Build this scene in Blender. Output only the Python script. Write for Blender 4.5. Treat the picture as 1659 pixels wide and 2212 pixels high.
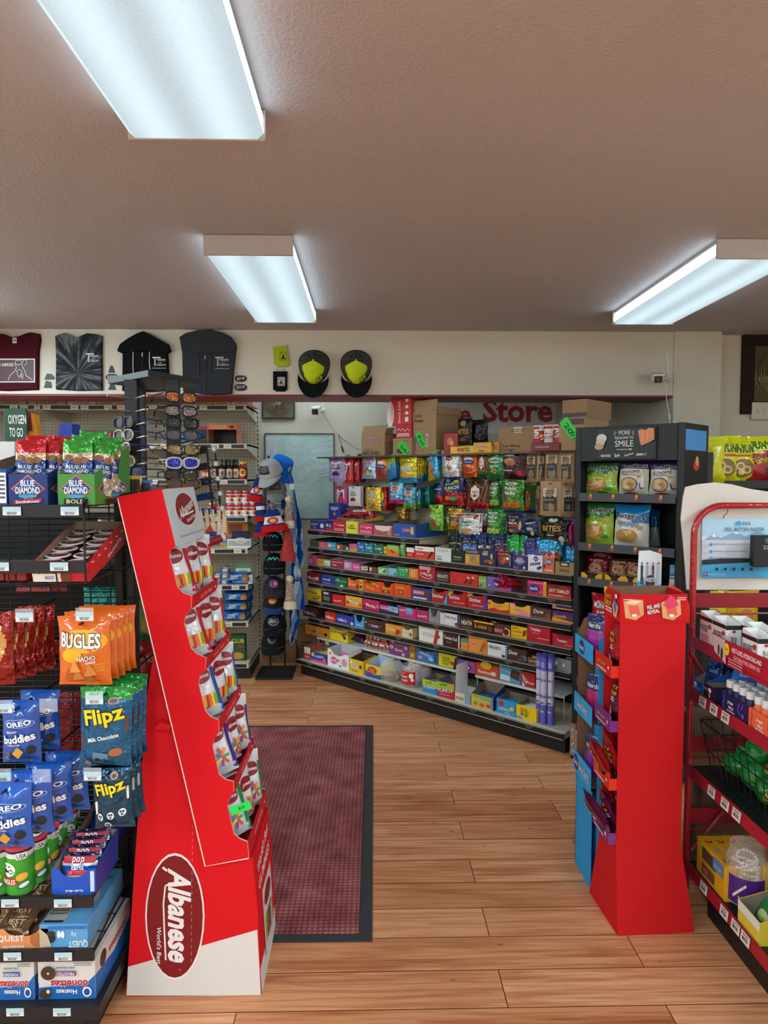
import bpy,math,random
from mathutils import Vector,Matrix
for o in list(bpy.data.objects):bpy.data.objects.remove(o)
scn=bpy.context.scene
COL=scn.collection
R=random.Random(7)
PI=math.pi
# ---------------------------------------------------------------- camera
CAM_H=1.5;FPX=1500.0;PITCH=math.atan(81/1500.);YAW=math.atan(34/1500.)
cd=bpy.data.cameras.new('camera');cam=bpy.data.objects.new('camera',cd);COL.objects.link(cam)
cam.location=(0,0,CAM_H);cam.rotation_euler=(PI/2-PITCH,0,-YAW)
cd.sensor_fit='HORIZONTAL';cd.sensor_width=36;cd.lens=36*FPX/1659.;cd.clip_start=.05;cd.clip_end=60
scn.camera=cam
scn.view_settings.view_transform='Standard';scn.view_settings.look='None'
scn.view_settings.gamma=1;scn.view_settings.use_curve_mapping=False
scn.view_settings.exposure=0.15
w=bpy.data.worlds.new('world');scn.world=w;w.use_nodes=True
w.node_tree.nodes['Background'].inputs[0].default_value=(.8,.85,1,1)
w.node_tree.nodes['Background'].inputs[1].default_value=0.15
LENS_SEEN=.80
LENS_UNSEEN=38.0  # out-of-view lamps, raised far above the seen ones to light the room
_c=Vector((0,0,CAM_H))
_rt=Vector((math.cos(YAW),-math.sin(YAW),0))
_fw=Vector((math.sin(YAW)*math.cos(PITCH),math.cos(YAW)*math.cos(PITCH),-math.sin(PITCH)))
_up=_rt.cross(_fw)
def P(px,py,z=None,Y=None,X=None,pl=None):
 """world point of a measured photo point on a known real plane"""
 d=_fw+_rt*((px-829.5)/FPX)-_up*((py-1106.)/FPX)
 if z is not None:t=(z-CAM_H)/d.z
 elif Y is not None:t=Y/d.y
 elif X is not None:t=X/d.x
 else:t=(pl[0]-_c).dot(pl[1])/d.dot(pl[1])
 return _c+d*t
 # ---------------------------------------------------------------- materials
MATS={}
def lin(h):
 h=h.lstrip('#');out=[]
 for i in(0,2,4):
  c=int(h[i:i+2],16)/255.
  out.append(c/12.92 if c<=.04045 else((c+.055)/1.055)**2.4)
 return out
FIN={'':(.45,0,.4),'g':(.17,0,.6),'f':(.2,.4,.6),'p':(.75,0,.2),'c':(.95,0,.1),'m':(.3,.9,.5),'s':(.4,0,.4)}
def M(key):
 if not isinstance(key,str):return key
 if key in MATS:return MATS[key]
 hx,_,fin=key.partition('/')
 r,me,sp=FIN[fin]
 m=bpy.data.materials.new('mat_'+key.replace('/','_'));m.use_nodes=True
 nt=m.node_tree;b=nt.nodes['Principled BSDF']
 b.inputs['Base Color'].default_value=(*lin(hx),1)
 b.inputs['Roughness'].default_value=r;b.inputs['Metallic'].default_value=me
 b.inputs['Specular IOR Level'].default_value=sp
 if fin in('g','f','c','p'):
  n=nt.nodes.new('ShaderNodeTexNoise');bp=nt.nodes.new('ShaderNodeBump');tc=nt.nodes.new('ShaderNodeTexCoord')
  n.inputs['Scale'].default_value={'g':38,'f':45,'c':260,'p':90}[fin]
  n.inputs['Detail'].default_value=2
  bp.inputs['Strength'].default_value={'g':.5,'f':.85,'c':.5,'p':.08}[fin]
  bp.inputs['Distance'].default_value={'g':.007,'f':.011,'c':.002,'p':.002}[fin]
  nt.links.new(tc.outputs['Object'],n.inputs['Vector'])
  nt.links.new(n.outputs['Fac'],bp.inputs['Height']);nt.links.new(bp.outputs['Normal'],b.inputs['Normal'])
 MATS[key]=m
 return m
def node_mat(name):
 m=bpy.data.materials.new(name);m.use_nodes=True
 return m,m.node_tree,m.node_tree.nodes['Principled BSDF']
def N(nt,kind,**kw):
 n=nt.nodes.new('ShaderNode'+kind)
 for k,v in kw.items():
  if k.startswith('_'):setattr(n,k[1:],v)
 for k,v in kw.items():
  if not k.startswith('_'):
   n.inputs[int(k[1:])if k[0]=='i' and k[1:].isdigit()else k].default_value=v
 return n
def rampn(nt,stops):
 r=nt.nodes.new('ShaderNodeValToRGB');e=r.color_ramp.elements
 while len(e)<len(stops):e.new(.5)
 for el,(p,h)in zip(e,stops):el.position=p;el.color=(*lin(h),1)
 return r
def wall_mat(name,hx,scale=55,st=.35,dist=.004,blot=.03):
 m,nt,b=node_mat(name);L=nt.links.new
 tc=N(nt,'TexCoord');n=N(nt,'TexNoise',Scale=scale,Detail=4.0);L(tc.outputs['Object'],n.inputs['Vector'])
 bp=N(nt,'Bump',Strength=st,Distance=dist);L(n.outputs['Fac'],bp.inputs['Height']);L(bp.outputs['Normal'],b.inputs['Normal'])
 n2=N(nt,'TexNoise',Scale=1.3,Detail=3.0);L(tc.outputs['Object'],n2.inputs['Vector'])
 c=lin(hx);r=nt.nodes.new('ShaderNodeValToRGB');e=r.color_ramp.elements
 e[0].position=.35;e[0].color=(*[max(0,x*(1-blot*2))for x in c],1);e[1].position=.65;e[1].color=(*c,1)
 L(n2.outputs['Fac'],r.inputs[0]);L(r.outputs[0],b.inputs['Base Color'])
 b.inputs['Roughness'].default_value=.75
 return m
def peg_mat(name,hx,pitch=.0254):
 m,nt,b=node_mat(name);L=nt.links.new
 tc=N(nt,'TexCoord');s=N(nt,'VectorMath',_operation='SCALE');s.inputs['Scale'].default_value=1/pitch
 L(tc.outputs['Object'],s.inputs[0])
 f=N(nt,'VectorMath',_operation='FRACTION');L(s.outputs[0],f.inputs[0])
 a=N(nt,'VectorMath',_operation='SUBTRACT');a.inputs[1].default_value=(.5,.5,.5);L(f.outputs[0],a.inputs[0])
 mu=N(nt,'VectorMath',_operation='MULTIPLY');mu.inputs[1].default_value=(1,0,1);L(a.outputs[0],mu.inputs[0])
 le=N(nt,'VectorMath',_operation='LENGTH');L(mu.outputs[0],le.inputs[0])
 lt=N(nt,'Math',_operation='LESS_THAN',i1=.13);L(le.outputs['Value'],lt.inputs[0])
 mx=N(nt,'Mix',_data_type='RGBA');mx.inputs['A'].default_value=(*lin(hx),1);mx.inputs['B'].default_value=(.01,.01,.01,1)
 L(lt.outputs[0],mx.inputs['Factor']);L(mx.outputs['Result'],b.inputs['Base Color'])
 b.inputs['Roughness'].default_value=.6
 return m
def glass_mat(name,col=(1,1,1),a=.18):
 m,nt,b=node_mat(name)
 b.inputs['Base Color'].default_value=(*col,1);b.inputs['Roughness'].default_value=.05
 b.inputs['Alpha'].default_value=a
 return m
CLEAR=glass_mat('clear_plastic',(.95,.97,1),.16)
SMOKE=glass_mat('smoked_lens',(.02,.02,.03),.85)
# ---------------------------------------------------------------- text outlines
TC={}
_tcu=bpy.data.curves.new('t','FONT');_tob=bpy.data.objects.new('t',_tcu);COL.objects.link(_tob)
def text2d(s,fat=0.0):
 k=(s,fat)
 if k in TC:return TC[k]
 _tcu.body=s;_tcu.resolution_u=2;_tcu.offset=fat;_tcu.fill_mode='BOTH'
 _tob.update_tag();bpy.context.view_layer.update()
 me=bpy.data.meshes.new_from_object(_tob.evaluated_get(bpy.context.evaluated_depsgraph_get()))
 vs=[(v.co.x,v.co.y)for v in me.vertices];fs=[tuple(p.vertices)for p in me.polygons]
 bpy.data.meshes.remove(me)
 if not vs:vs=[(0,0),(1,0),(1,1)];fs=[]
 x0=min(v[0]for v in vs);x1=max(v[0]for v in vs);y0=min(v[1]for v in vs);y1=max(v[1]for v in vs)
 TC[k]=(vs,fs,x0,x1,y0,y1)
 return TC[k]
 # ---------------------------------------------------------------- mesh builder
class MB:
 def __init__(s):s.v=[];s.f=[];s.m=[];s.mats=[];s.T=None
 def mi(s,k):
  m=M(k)
  if m not in s.mats:s.mats.append(m)
  return s.mats.index(m)
 def add(s,vs,fs,mat):
  b=len(s.v);i=s.mi(mat)
  if s.T:vs=[s.T@Vector(v)for v in vs]
  s.v+=[tuple(v)for v in vs]
  for f in fs:s.f.append(tuple(b+j for j in f));s.m.append(i)
 def box(s,x0,y0,z0,x1,y1,z1,mat):
  vs=[(x,y,z)for z in(z0,z1)for y in(y0,y1)for x in(x0,x1)]
  s.add(vs,[(0,2,3,1),(4,5,7,6),(0,1,5,4),(2,6,7,3),(0,4,6,2),(1,3,7,5)],mat)
 def bbox(s,x0,y0,z0,x1,y1,z1,mat,b=.004):
  """box with chamfered edges"""
  import itertools
  vs=[];idx={}
  for cx,cy,cz in itertools.product((0,1),repeat=3):
   X=(x0,x1)[cx];Y=(y0,y1)[cy];Z=(z0,z1)[cz]
   sx,sy,sz=(b,-b)[cx],(b,-b)[cy],(b,-b)[cz]
   idx[cx,cy,cz]=len(vs)
   vs+=[(X,Y+sy,Z+sz),(X+sx,Y,Z+sz),(X+sx,Y+sy,Z)]
  g=lambda a,b_,c,k:idx[a,b_,c]+k
  fs=[]
  for i in(0,1):
   fs.append((g(i,0,0,0),g(i,1,0,0),g(i,1,1,0),g(i,0,1,0)))
   fs.append((g(0,i,0,1),g(1,i,0,1),g(1,i,1,1),g(0,i,1,1)))
   fs.append((g(0,0,i,2),g(1,0,i,2),g(1,1,i,2),g(0,1,i,2)))
   for j in(0,1):
    fs.append((g(0,i,j,1),g(1,i,j,1),g(1,i,j,2),g(0,i,j,2)))
    fs.append((g(i,0,j,0),g(i,1,j,0),g(i,1,j,2),g(i,0,j,2)))
    fs.append((g(i,j,0,0),g(i,j,1,0),g(i,j,1,1),g(i,j,0,1)))
  for c in itertools.product((0,1),repeat=3):fs.append((idx[c],idx[c]+1,idx[c]+2))
  s.add(vs,fs,mat)
 def prism(s,poly,a0,a1,mat,axis='y',side=None):
  n=len(poly)
  if axis=='y':vs=[(x,a0,z)for x,z in poly]+[(x,a1,z)for x,z in poly]
  elif axis=='x':vs=[(a0,x,z)for x,z in poly]+[(a1,x,z)for x,z in poly]
  else:vs=[(x,y,a0)for x,y in poly]+[(x,y,a1)for x,y in poly]
  s.add(vs,[tuple(range(n)),tuple(range(2*n-1,n-1,-1))],mat)
  s.add(vs,[(i,(i+1)%n,n+(i+1)%n,n+i)for i in range(n)],side or mat)
 def tube(s,pts,r,mat,n=8,closed=False,r2=None):
  pts=[Vector(p)for p in pts];m=len(pts);vs=[];pn=None
  for i,p in enumerate(pts):
   a=pts[i-1]if(i or closed)else p;b=pts[(i+1)%m]if(i<m-1 or closed)else p
   t=(b-a).normalized()if(b-a).length>1e-9 else Vector((0,0,1))
   if pn is None:
    pn=t.cross(Vector((0,0,1)));
    if pn.length<.1:pn=t.cross(Vector((0,1,0)))
   pn=(pn-t*pn.dot(t))
   if pn.length<1e-6:pn=t.orthogonal()
   pn.normalize();q=t.cross(pn)
   rr=r if r2 is None else r+(r2-r)*i/(m-1)
   vs+=[p+(pn*math.cos(2*PI*k/n)+q*math.sin(2*PI*k/n))*rr for k in range(n)]
  fs=[]
  for i in range(m if closed else m-1):
   j=(i+1)%m
   fs+=[(i*n+k,i*n+(k+1)%n,j*n+(k+1)%n,j*n+k)for k in range(n)]
  if not closed:fs+=[tuple(range(n-1,-1,-1)),tuple(range((m-1)*n,m*n))]
  s.add(vs,fs,mat)
 def lathe(s,prof,mat,n=20,c=(0,0,0),mats=None):
  vs=[]
  for r,z in prof:vs+=[(c[0]+r*math.cos(2*PI*k/n),c[1]+r*math.sin(2*PI*k/n),c[2]+z)for k in range(n)]
  for i in range(len(prof)-1):
   s.add(vs[i*n:(i+2)*n],[(k,(k+1)%n,n+(k+1)%n,n+k)for k in range(n)],mats[i]if mats else mat)
  for i in(0,len(prof)-1):
   if prof[i][0]>1e-5:s.add(vs[i*n:(i+1)*n],[tuple(range(n))if i else tuple(range(n-1,-1,-1))],(mats[min(i,len(mats)-1)]if mats else mat))
 def ellipsoid(s,c,r,mat,n=14,m=8,f=None):
  vs=[];fs=[]
  for i in range(m+1):
   th=PI*i/m
   for k in range(n):
    ph=2*PI*k/n
    p=Vector((math.sin(th)*math.cos(ph),math.sin(th)*math.sin(ph),math.cos(th)))
    if f:p=p*f(p)
    vs.append((c[0]+p.x*r[0],c[1]+p.y*r[1],c[2]+p.z*r[2]))
  for i in range(m):fs+=[(i*n+k,(i+1)*n+k,(i+1)*n+(k+1)%n,i*n+(k+1)%n)for k in range(n)]
  s.add(vs,fs,mat)
 def grid(s,fn,nx,ny,mat,wrap=False):
  vs=[fn(i/nx,j/ny)for j in range(ny+1)for i in range(nx+1)]
  fs=[];ms=[]
  b=len(s.v)
  if s.T:vs=[s.T@Vector(v)for v in vs]
  s.v+=[tuple(v)for v in vs]
  for j in range(ny):
   for i in range(nx):
    a=j*(nx+1)+i
    s.f.append((b+a,b+a+1,b+a+nx+2,b+a+nx+1))
    s.m.append(s.mi(mat((i+.5)/nx,(j+.5)/ny)if callable(mat)and not isinstance(mat,bpy.types.Material)else mat))
 def build(s,name,parent=None,loc=None,rotz=0,rot=None,smooth=False):
  me=bpy.data.meshes.new(name);me.from_pydata(s.v,[],s.f)
  for m in s.mats:me.materials.append(m)
  me.polygons.foreach_set('material_index',s.m)
  me.update()
  if smooth:
   me.polygons.foreach_set('use_smooth',[True]*len(me.polygons))
   me.set_sharp_from_angle(angle=math.radians(42))
  o=bpy.data.objects.new(name,me);COL.objects.link(o)
  if parent:o.parent=parent
  if loc is not None:o.location=loc
  o.rotation_euler=rot if rot else(0,0,rotz)
  return o
E0=.0007
def deco(mb,F,W,H,ds,layer=0,step=E0,og=0):
 """flat print on a surface; F(a,b,e) maps print coordinates to space"""
 for li,d in enumerate(ds):
  e=step*(layer+li+1);k=d[0]
  if k=='t':
   _,s,cx,cy,w_,h_,col=d[:7]
   rot=math.radians(d[7])if len(d)>7 else 0;out=d[8]if len(d)>8 else None;sh=d[9]if len(d)>9 else 0
   fat=d[10]if len(d)>10 else .012
   for pas in((0,1)if out else(1,)):
    vs,fs,x0,x1,y0,y1=text2d(s,fat)
    bx=((x0+x1)/2,(y0+y1)/2,x1-x0,y1-y0)
    if pas==0:vs,fs,*_r=text2d(s,fat+.035)
    pts=[]
    for x,y in vs:
     u=(x-bx[0])/bx[2]*w_*W;v=(y-bx[1])/bx[3]*h_*H;u+=v*sh
     pts.append(F(cx+(u*math.cos(rot)-v*math.sin(rot))/W,cy+(u*math.sin(rot)+v*math.cos(rot))/H,e+(0 if pas==0 else step*.6+og)))
    mb.add(pts,fs,out if pas==0 else col)
  elif k=='e':
   _,cx,cy,rx,ry,col=d[:6];rot=math.radians(d[6])if len(d)>6 else 0
   n=18;rg=3;vs=[F(cx,cy,e)];fs=[]
   for r in range(1,rg+1):
    for q in range(n):
     u=rx*W*r/rg*math.cos(2*PI*q/n);v=ry*H*r/rg*math.sin(2*PI*q/n)
     vs.append(F(cx+(u*math.cos(rot)-v*math.sin(rot))/W,cy+(u*math.sin(rot)+v*math.cos(rot))/H,e))
   fs+=[(0,1+q,1+(q+1)%n)for q in range(n)]
   for r in range(rg-1):
    a=1+r*n;b=a+n
    fs+=[(a+q,b+q,b+(q+1)%n,a+(q+1)%n)for q in range(n)]
   mb.add(vs,fs,col)
  elif k=='r':
   _,a0,b0,a1,b1,col=d[:6];n=5
   vs=[F(a0+(a1-a0)*i/n,b0+(b1-b0)*j/n,e)for j in range(n+1)for i in range(n+1)]
   mb.add(vs,[(j*(n+1)+i,j*(n+1)+i+1,(j+1)*(n+1)+i+1,(j+1)*(n+1)+i)for j in range(n)for i in range(n)],col)
  elif k=='p':
   mb.add([F(x,y,e+og*1.6)for x,y in d[1]],[tuple(range(len(d[1])))],d[2])
  elif k=='l':
   _,pts,wd,col=d;e+=og
   for(ax,ay),(bx_,by)in zip(pts,pts[1:]):
    dx=(bx_-ax)*W;dy=(by-ay)*H;L_=math.hypot(dx,dy)or 1;nx=-dy/L_*wd/2;ny=dx/L_*wd/2
    mb.add([F(ax+nx/W,ay+ny/H,e),F(ax-nx/W,ay-ny/H,e),F(bx_-nx/W,by-ny/H,e),F(bx_+nx/W,by+ny/H,e)],[(0,1,2,3)],col)
  elif k=='b':
   _,cx,cy,w_,h_=d[:5];col=d[5]if len(d)>5 else '222222'
   rr=random.Random(5);x=-.5
   while x<.5:
    ww=rr.choice((.02,.03,.05));x1=min(x+ww,.5)
    mb.add([F(cx+x*w_,cy-h_/2,e),F(cx+x1*w_,cy-h_/2,e),F(cx+x1*w_,cy+h_/2,e),F(cx+x*w_,cy+h_/2,e)],[(0,1,2,3)],col)
    x=x1+rr.choice((.02,.03,.05))
  elif k=='s':
   _,cx,cy,w_,h_,col,rows=d[:7];rr=random.Random(int(cx*977+cy*31))
   for r in range(rows):
    x=-.5;y=cy+h_*(.5-(r+.5)/rows)
    while x<.5:
     x1=min(.5,x+rr.uniform(.05,.16));hh=h_/rows*.25
     mb.add([F(cx+x*w_,y-hh,e),F(cx+x1*w_,y-hh,e),F(cx+x1*w_,y+hh,e),F(cx+x*w_,y+hh,e)],[(0,1,2,3)],col)
     x=x1+.035
def pxframe(Y,dy=0):
 """print frame on the wall plane y=Y, print coordinates are photo points (x, -y)"""
 return lambda x,y,e:P(x,-y,Y=Y)+Vector((0,-e-dy,0))
def px(pts):return[(x,-y)for x,y in pts]
# ---------------------------------------------------------------- objects
def cap16(l):
 while len(l.split())>16 and ',' in l:l=l.rsplit(',',1)[0]
 return ' '.join(l.split()[:16])
def tag(o,label=None,cat=None,group=None,kind=None):
 if label:o['label']=cap16(label)
 if cat:o['category']=cat
 if group:o['group']=group
 if kind:o['kind']=kind
 return o
def thing(name,label,cat,loc=(0,0,0),rotz=0,group=None):
 o=bpy.data.objects.new(name,None);COL.objects.link(o);o.empty_display_size=.05
 o.location=loc;o.rotation_euler=(0,0,rotz)
 return tag(o,label,cat,group)
def struct(name,mb,**kw):
 return tag(mb.build(name,**kw),kind='structure')
def copy_tree(o,parent=None):
 c=o.copy();COL.objects.link(c);c.parent=parent
 for ch in list(o.children):copy_tree(ch,c)
 return c
def put(o,loc,rotz=0,label=None,rot=None,group=None):
 o.location=loc;o.rotation_euler=rot if rot else(0,0,rotz)
 if label:o['label']=label
 if group:o['group']=group
 return o
def bagmb(w,h,t,cols,ds=(),seed=1,gus=.0,nx=12,nz=16,crimp=.055,pw=2.2,hang=True,edge=.5):
 """pillow bag. x across, z up, front to -y; origin at the top centre when hanging, else at the bottom centre"""
 mb=MB();rr=random.Random(seed);ph=[rr.uniform(0,6.28)for _ in range(6)]
 zo=-h if hang else 0
 if isinstance(cols,str):cols=[(1.01,cols)]
 def cf(a,b):
  if callable(cols):return cols(a,b)
  for bm,c in cols:
   if b<=bm:return c
  return cols[-1][1]
 def dep(a,b):
  e=(1-abs(2*a-1)**pw)
  bb=min(1,max(0,(b-crimp)/(1-2*crimp)))
  v=min(1,1.45*math.sin(PI*bb)**.55)if 0<bb<1 else 0
  wr=.10*math.sin(17*a+ph[0]+5*b)*math.sin(5*b+ph[1])+.07*math.sin(11*a-9*b+ph[2])+.09*math.sin(23*a+ph[3])*(1-v)
  return t/2*e*v*(1+wr)*(1 if bb<.5 else .94)+.0012
 def pos(a,b,e=0,side=-1):
  pin=1-.07*math.sin(PI*b)+(.02*math.sin(9*b+ph[4]))
  x=(a-.5)*w*pin;z=b*h+.006*h*math.sin(6*a+ph[5])*(1 if b>.97 or b<.03 else 0)
  return Vector((x,side*(dep(a,b)+e),z+zo))
 mb.grid(lambda a,b:pos(a,b),nx,nz,cf)
 mb.grid(lambda a,b:pos(1-a,b,0,1),nx,nz,cf)
 deco(mb,lambda a,b,e:pos(a,b,e+.0006),w,h,ds,step=.0005,og=.0014)
 return mb
def bag(name,label,cat,w,h,t,cols,ds,loc,rotz=0,group=None,seed=1,rot=None,**kw):
 return tag(bagmb(w,h,t,cols,ds,seed,**kw).build(name,None,loc,rotz,rot,smooth=True),label,cat,group)
def cartonmb(w,hf,hb,d,col,ds=(),inner='8a7460',side=None,notch=0,sds=(),flap=0,lid=False):
 """open-topped carton: x centred, front at y=0, back at y=d, z from 0"""
 mb=MB();side=side or col;t=.0018;x0,x1=-w/2,w/2
 if lid:
  mb.bbox(x0,0,0,x1,d,hf,col,.0012)
 else:
  if notch:
   n=notch;fp=[(x0,0),(x1,0),(x1,hf),(x1-w*.16,hf)]
   fp+=[(x1-w*(.16+.68*q/8),hf-n*hf*math.sin(PI*min(1,max(0,q/8)))**.5)for q in range(1,8)]
   fp+=[(x0+w*.16,hf),(x0,hf)]
  else:fp=[(x0,0),(x1,0),(x1,hf),(x0,hf)]
  mb.prism(fp,0,t,col)
  mb.prism([(x0+t,0),(x1-t,0),(x1-t,hf*.9),(x0+t,hf*.9)][:2]+[(x1-t,min(hf*(1-notch),hf*.9)),(x0+t,min(hf*(1-notch),hf*.9))],t,t+.0006,inner)
  mb.box(x0,d-t,0,x1,d,hb,inner)
  for q,xx in((0,x0),(1,x1-t)):
   sp=[(t,0),(d-t,0),(d-t,hb),(d*.45,hf+(hb-hf)*.5),(t,hf)]
   mb.prism(sp,xx,xx+t,side,axis='x')
   xi=xx+t+.0002 if q==0 else xx-.0008
   mb.prism([(y,z*.985)for y,z in sp],xi,xi+.0006,inner,axis='x')
  mb.box(x0+t,t,0,x1-t,d-t,.002,inner)
 if flap:mb.prism([(t,hf),(d-t,hb),(d-t,hb+flap),(t+.01,hf+flap)],x0,x0+t,inner,axis='x')
 deco(mb,lambda a,b,e:Vector((x0+a*w,-e,b*hf)),w,hf,ds)
 if sds:deco(mb,lambda a,b,e:Vector((x0-e,d-a*d,b*hf)),d,hf,sds);deco(mb,lambda a,b,e:Vector((x1+e,a*d,b*hf)),d,hf,sds)
 return mb
 # ================================================================ room shell
CEIL=2.44;HY=4.6;BY=5.75;SX=2.05
def floor_mat():
 m,nt,b=node_mat('wood_plank_floor');L=nt.links.new
 tc=N(nt,'TexCoord');mp=N(nt,'Mapping');L(tc.outputs['Object'],mp.inputs['Vector'])
 mp.inputs['Location'].default_value=(.37,-.0635,0)
 br=N(nt,'TexBrick',_offset=.37,_offset_frequency=2,_squash=1.0)
 for k,v in(('Scale',1.0),('Mortar Size',.0016),('Mortar Smooth',.1),('Bias',0.0),('Brick Width',1.21),('Row Height',.1505)):br.inputs[k].default_value=v
 br.inputs['Color1'].default_value=(0,0,0,1);br.inputs['Color2'].default_value=(1,1,1,1);br.inputs['Mortar'].default_value=(.5,.5,.5,1)
 L(mp.outputs[0],br.inputs['Vector'])
 base=rampn(nt,[(0,'cc8c60'),(.35,'dc9f74'),(.7,'e4a87c'),(1,'d29468')]);L(br.outputs['Color'],base.inputs[0])
 # grain, shifted plank by plank
 sh=N(nt,'VectorMath',_operation='SCALE');sh.inputs['Scale'].default_value=7.3;L(br.outputs['Color'],sh.inputs[0])
 ad=N(nt,'VectorMath',_operation='ADD');L(tc.outputs['Object'],ad.inputs[0]);L(sh.outputs[0],ad.inputs[1])
 m2=N(nt,'Mapping');m2.inputs['Scale'].default_value=(1.6,42,1);L(ad.outputs[0],m2.inputs['Vector'])
 g=N(nt,'TexNoise',Scale=1.6,Detail=7.0,Roughness=.62,Distortion=.5);L(m2.outputs[0],g.inputs['Vector'])
 gr=rampn(nt,[(.30,'8c5434'),(.44,'d0a078'),(.56,'ffffff'),(.8,'f0d8bc')]);L(g.outputs['Fac'],gr.inputs[0])
 m3=N(nt,'Mapping');m3.inputs['Scale'].default_value=(1.1,9,1);L(ad.outputs[0],m3.inputs['Vector'])
 g2=N(nt,'TexNoise',Scale=1.3,Detail=3.0,Distortion=1.2);L(m3.outputs[0],g2.inputs['Vector'])
 gr2=rampn(nt,[(.32,'c4805c'),(.52,'ffffff'),(1,'fff0e0')]);L(g2.outputs['Fac'],gr2.inputs[0])
 mx=N(nt,'Mix',_data_type='RGBA',_blend_type='MULTIPLY');mx.inputs['Factor'].default_value=.5
 L(base.outputs[0],mx.inputs['A']);L(gr.outputs[0],mx.inputs['B'])
 mx2=N(nt,'Mix',_data_type='RGBA',_blend_type='MULTIPLY');mx2.inputs['Factor'].default_value=.5
 L(mx.outputs['Result'],mx2.inputs['A']);L(gr2.outputs[0],mx2.inputs['B'])
 mx3=N(nt,'Mix',_data_type='RGBA');mx3.inputs['B'].default_value=(*lin('4a2a18'),1)
 L(br.outputs['Fac'],mx3.inputs['Factor']);L(mx2.outputs['Result'],mx3.inputs['A'])
 # dark knots and nicks
 m4=N(nt,'Mapping');m4.inputs['Scale'].default_value=(6,16,1);L(tc.outputs['Object'],m4.inputs['Vector'])
 vo=N(nt,'TexVoronoi',Scale=1.0);L(m4.outputs[0],vo.inputs['Vector'])
 kn=N(nt,'Math',_operation='LESS_THAN',i1=.07);L(vo.outputs['Distance'],kn.inputs[0])
 kf=N(nt,'Math',_operation='MULTIPLY',i1=.6);L(kn.outputs[0],kf.inputs[0])
 mx4=N(nt,'Mix',_data_type='RGBA');mx4.inputs['B'].default_value=(*lin('4c2814'),1)
 L(kf.outputs[0],mx4.inputs['Factor']);L(mx3.outputs['Result'],mx4.inputs['A'])
 L(mx4.outputs['Result'],b.inputs['Base Color'])
 b.inputs['Roughness'].default_value=.42;b.inputs['Specular IOR Level'].default_value=.35
 bp=N(nt,'Bump',Strength=.25,Distance=.001);L(g.outputs['Fac'],bp.inputs['Height']);L(bp.outputs['Normal'],b.inputs['Normal'])
 return m
WALL=wall_mat('cream_wall_paint','d3cab9')
CEILM=wall_mat('ceiling_texture','b6b0b2',110,.6,.006,.03)
REDTRIM='7e1a24'
mb=MB();mb.box(-3.3,-3.6,-.05,3.4,BY+.1,0,floor_mat());struct('floor',mb)
mb=MB();mb.box(-3.3,-3.6,CEIL,3.4,BY+.1,CEIL+.05,CEILM);struct('ceiling',mb)
mb=MB();mb.box(-3.3,BY,0,SX+.06,BY+.1,CEIL,WALL);struct('wall_back',mb)
mb=MB();mb.box(-3.35,-3.6,0,-3.3,BY,CEIL,WALL);struct('wall_left',mb)
mb=MB();mb.box(3.35,-3.6,0,3.4,4.74,CEIL,WALL);struct('wall_right',mb)
mb=MB();mb.box(-3.3,-3.65,0,3.4,-3.6,CEIL,WALL);struct('wall_front',mb)
mb=MB();mb.box(SX,HY+.37,0,SX+.06,BY,CEIL,WALL);struct('wall_alcove',mb)
mb=MB();mb.box(-3.3,HY,2.024,2.02,HY+.37,CEIL,WALL);struct('wall_header',mb)
mb=MB();mb.box(-3.3,HY-.001,2.012,2.02,HY+.37,2.0239,REDTRIM);struct('trim_1',mb)
mb=MB();mb.box(2.02,HY-.015,0,2.335,HY+.37,CEIL,WALL);struct('wall_pier',mb)
mb=MB();mb.box(2.335,HY+.1,0,3.4,HY+.17,CEIL,WALL);struct('wall_side',mb)
# ---------------------------------------------------------------- ceiling lamps
def lens_mat(name,k):
 m=bpy.data.materials.new(name);m.use_nodes=True;nt=m.node_tree;L=nt.links.new
 b=nt.nodes['Principled BSDF'];b.inputs['Base Color'].default_value=(.2,.24,.27,1);b.inputs['Roughness'].default_value=.4
 tc=N(nt,'TexCoord');sp=N(nt,'SeparateXYZ');L(tc.outputs['Object'],sp.inputs[0])
 # two tubes behind the prismatic lens
 s1=N(nt,'Math',_operation='MULTIPLY',i1=36.0);L(sp.outputs['X'],s1.inputs[0])
 cs=N(nt,'Math',_operation='COSINE');L(s1.outputs[0],cs.inputs[0])
 mr=N(nt,'MapRange');mr.inputs['From Min'].default_value=-1;mr.inputs['From Max'].default_value=1
 mr.inputs['To Min'].default_value=k*1.15;mr.inputs['To Max'].default_value=k*.78;L(cs.outputs[0],mr.inputs['Value'])
 ch=N(nt,'TexVoronoi',Scale=210.0);L(tc.outputs['Object'],ch.inputs['Vector'])
 cr=N(nt,'MapRange');cr.inputs['From Max'].default_value=.7;cr.inputs['To Min'].default_value=1.06;cr.inputs['To Max'].default_value=.9;L(ch.outputs['Distance'],cr.inputs['Value'])
 mu=N(nt,'Math',_operation='MULTIPLY');L(mr.outputs[0],mu.inputs[0]);L(cr.outputs[0],mu.inputs[1])
 b.inputs['Emission Color'].default_value=(.70,.90,1.0,1)
 L(mu.outputs[0],b.inputs['Emission Strength'])
 return m
LSIDE=lens_mat('lamp_lens_side',5.0)
LM=lens_mat('lamp_lens_seen',LENS_SEEN);LMB=lens_mat('lamp_lens_unseen',LENS_UNSEEN)
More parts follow.
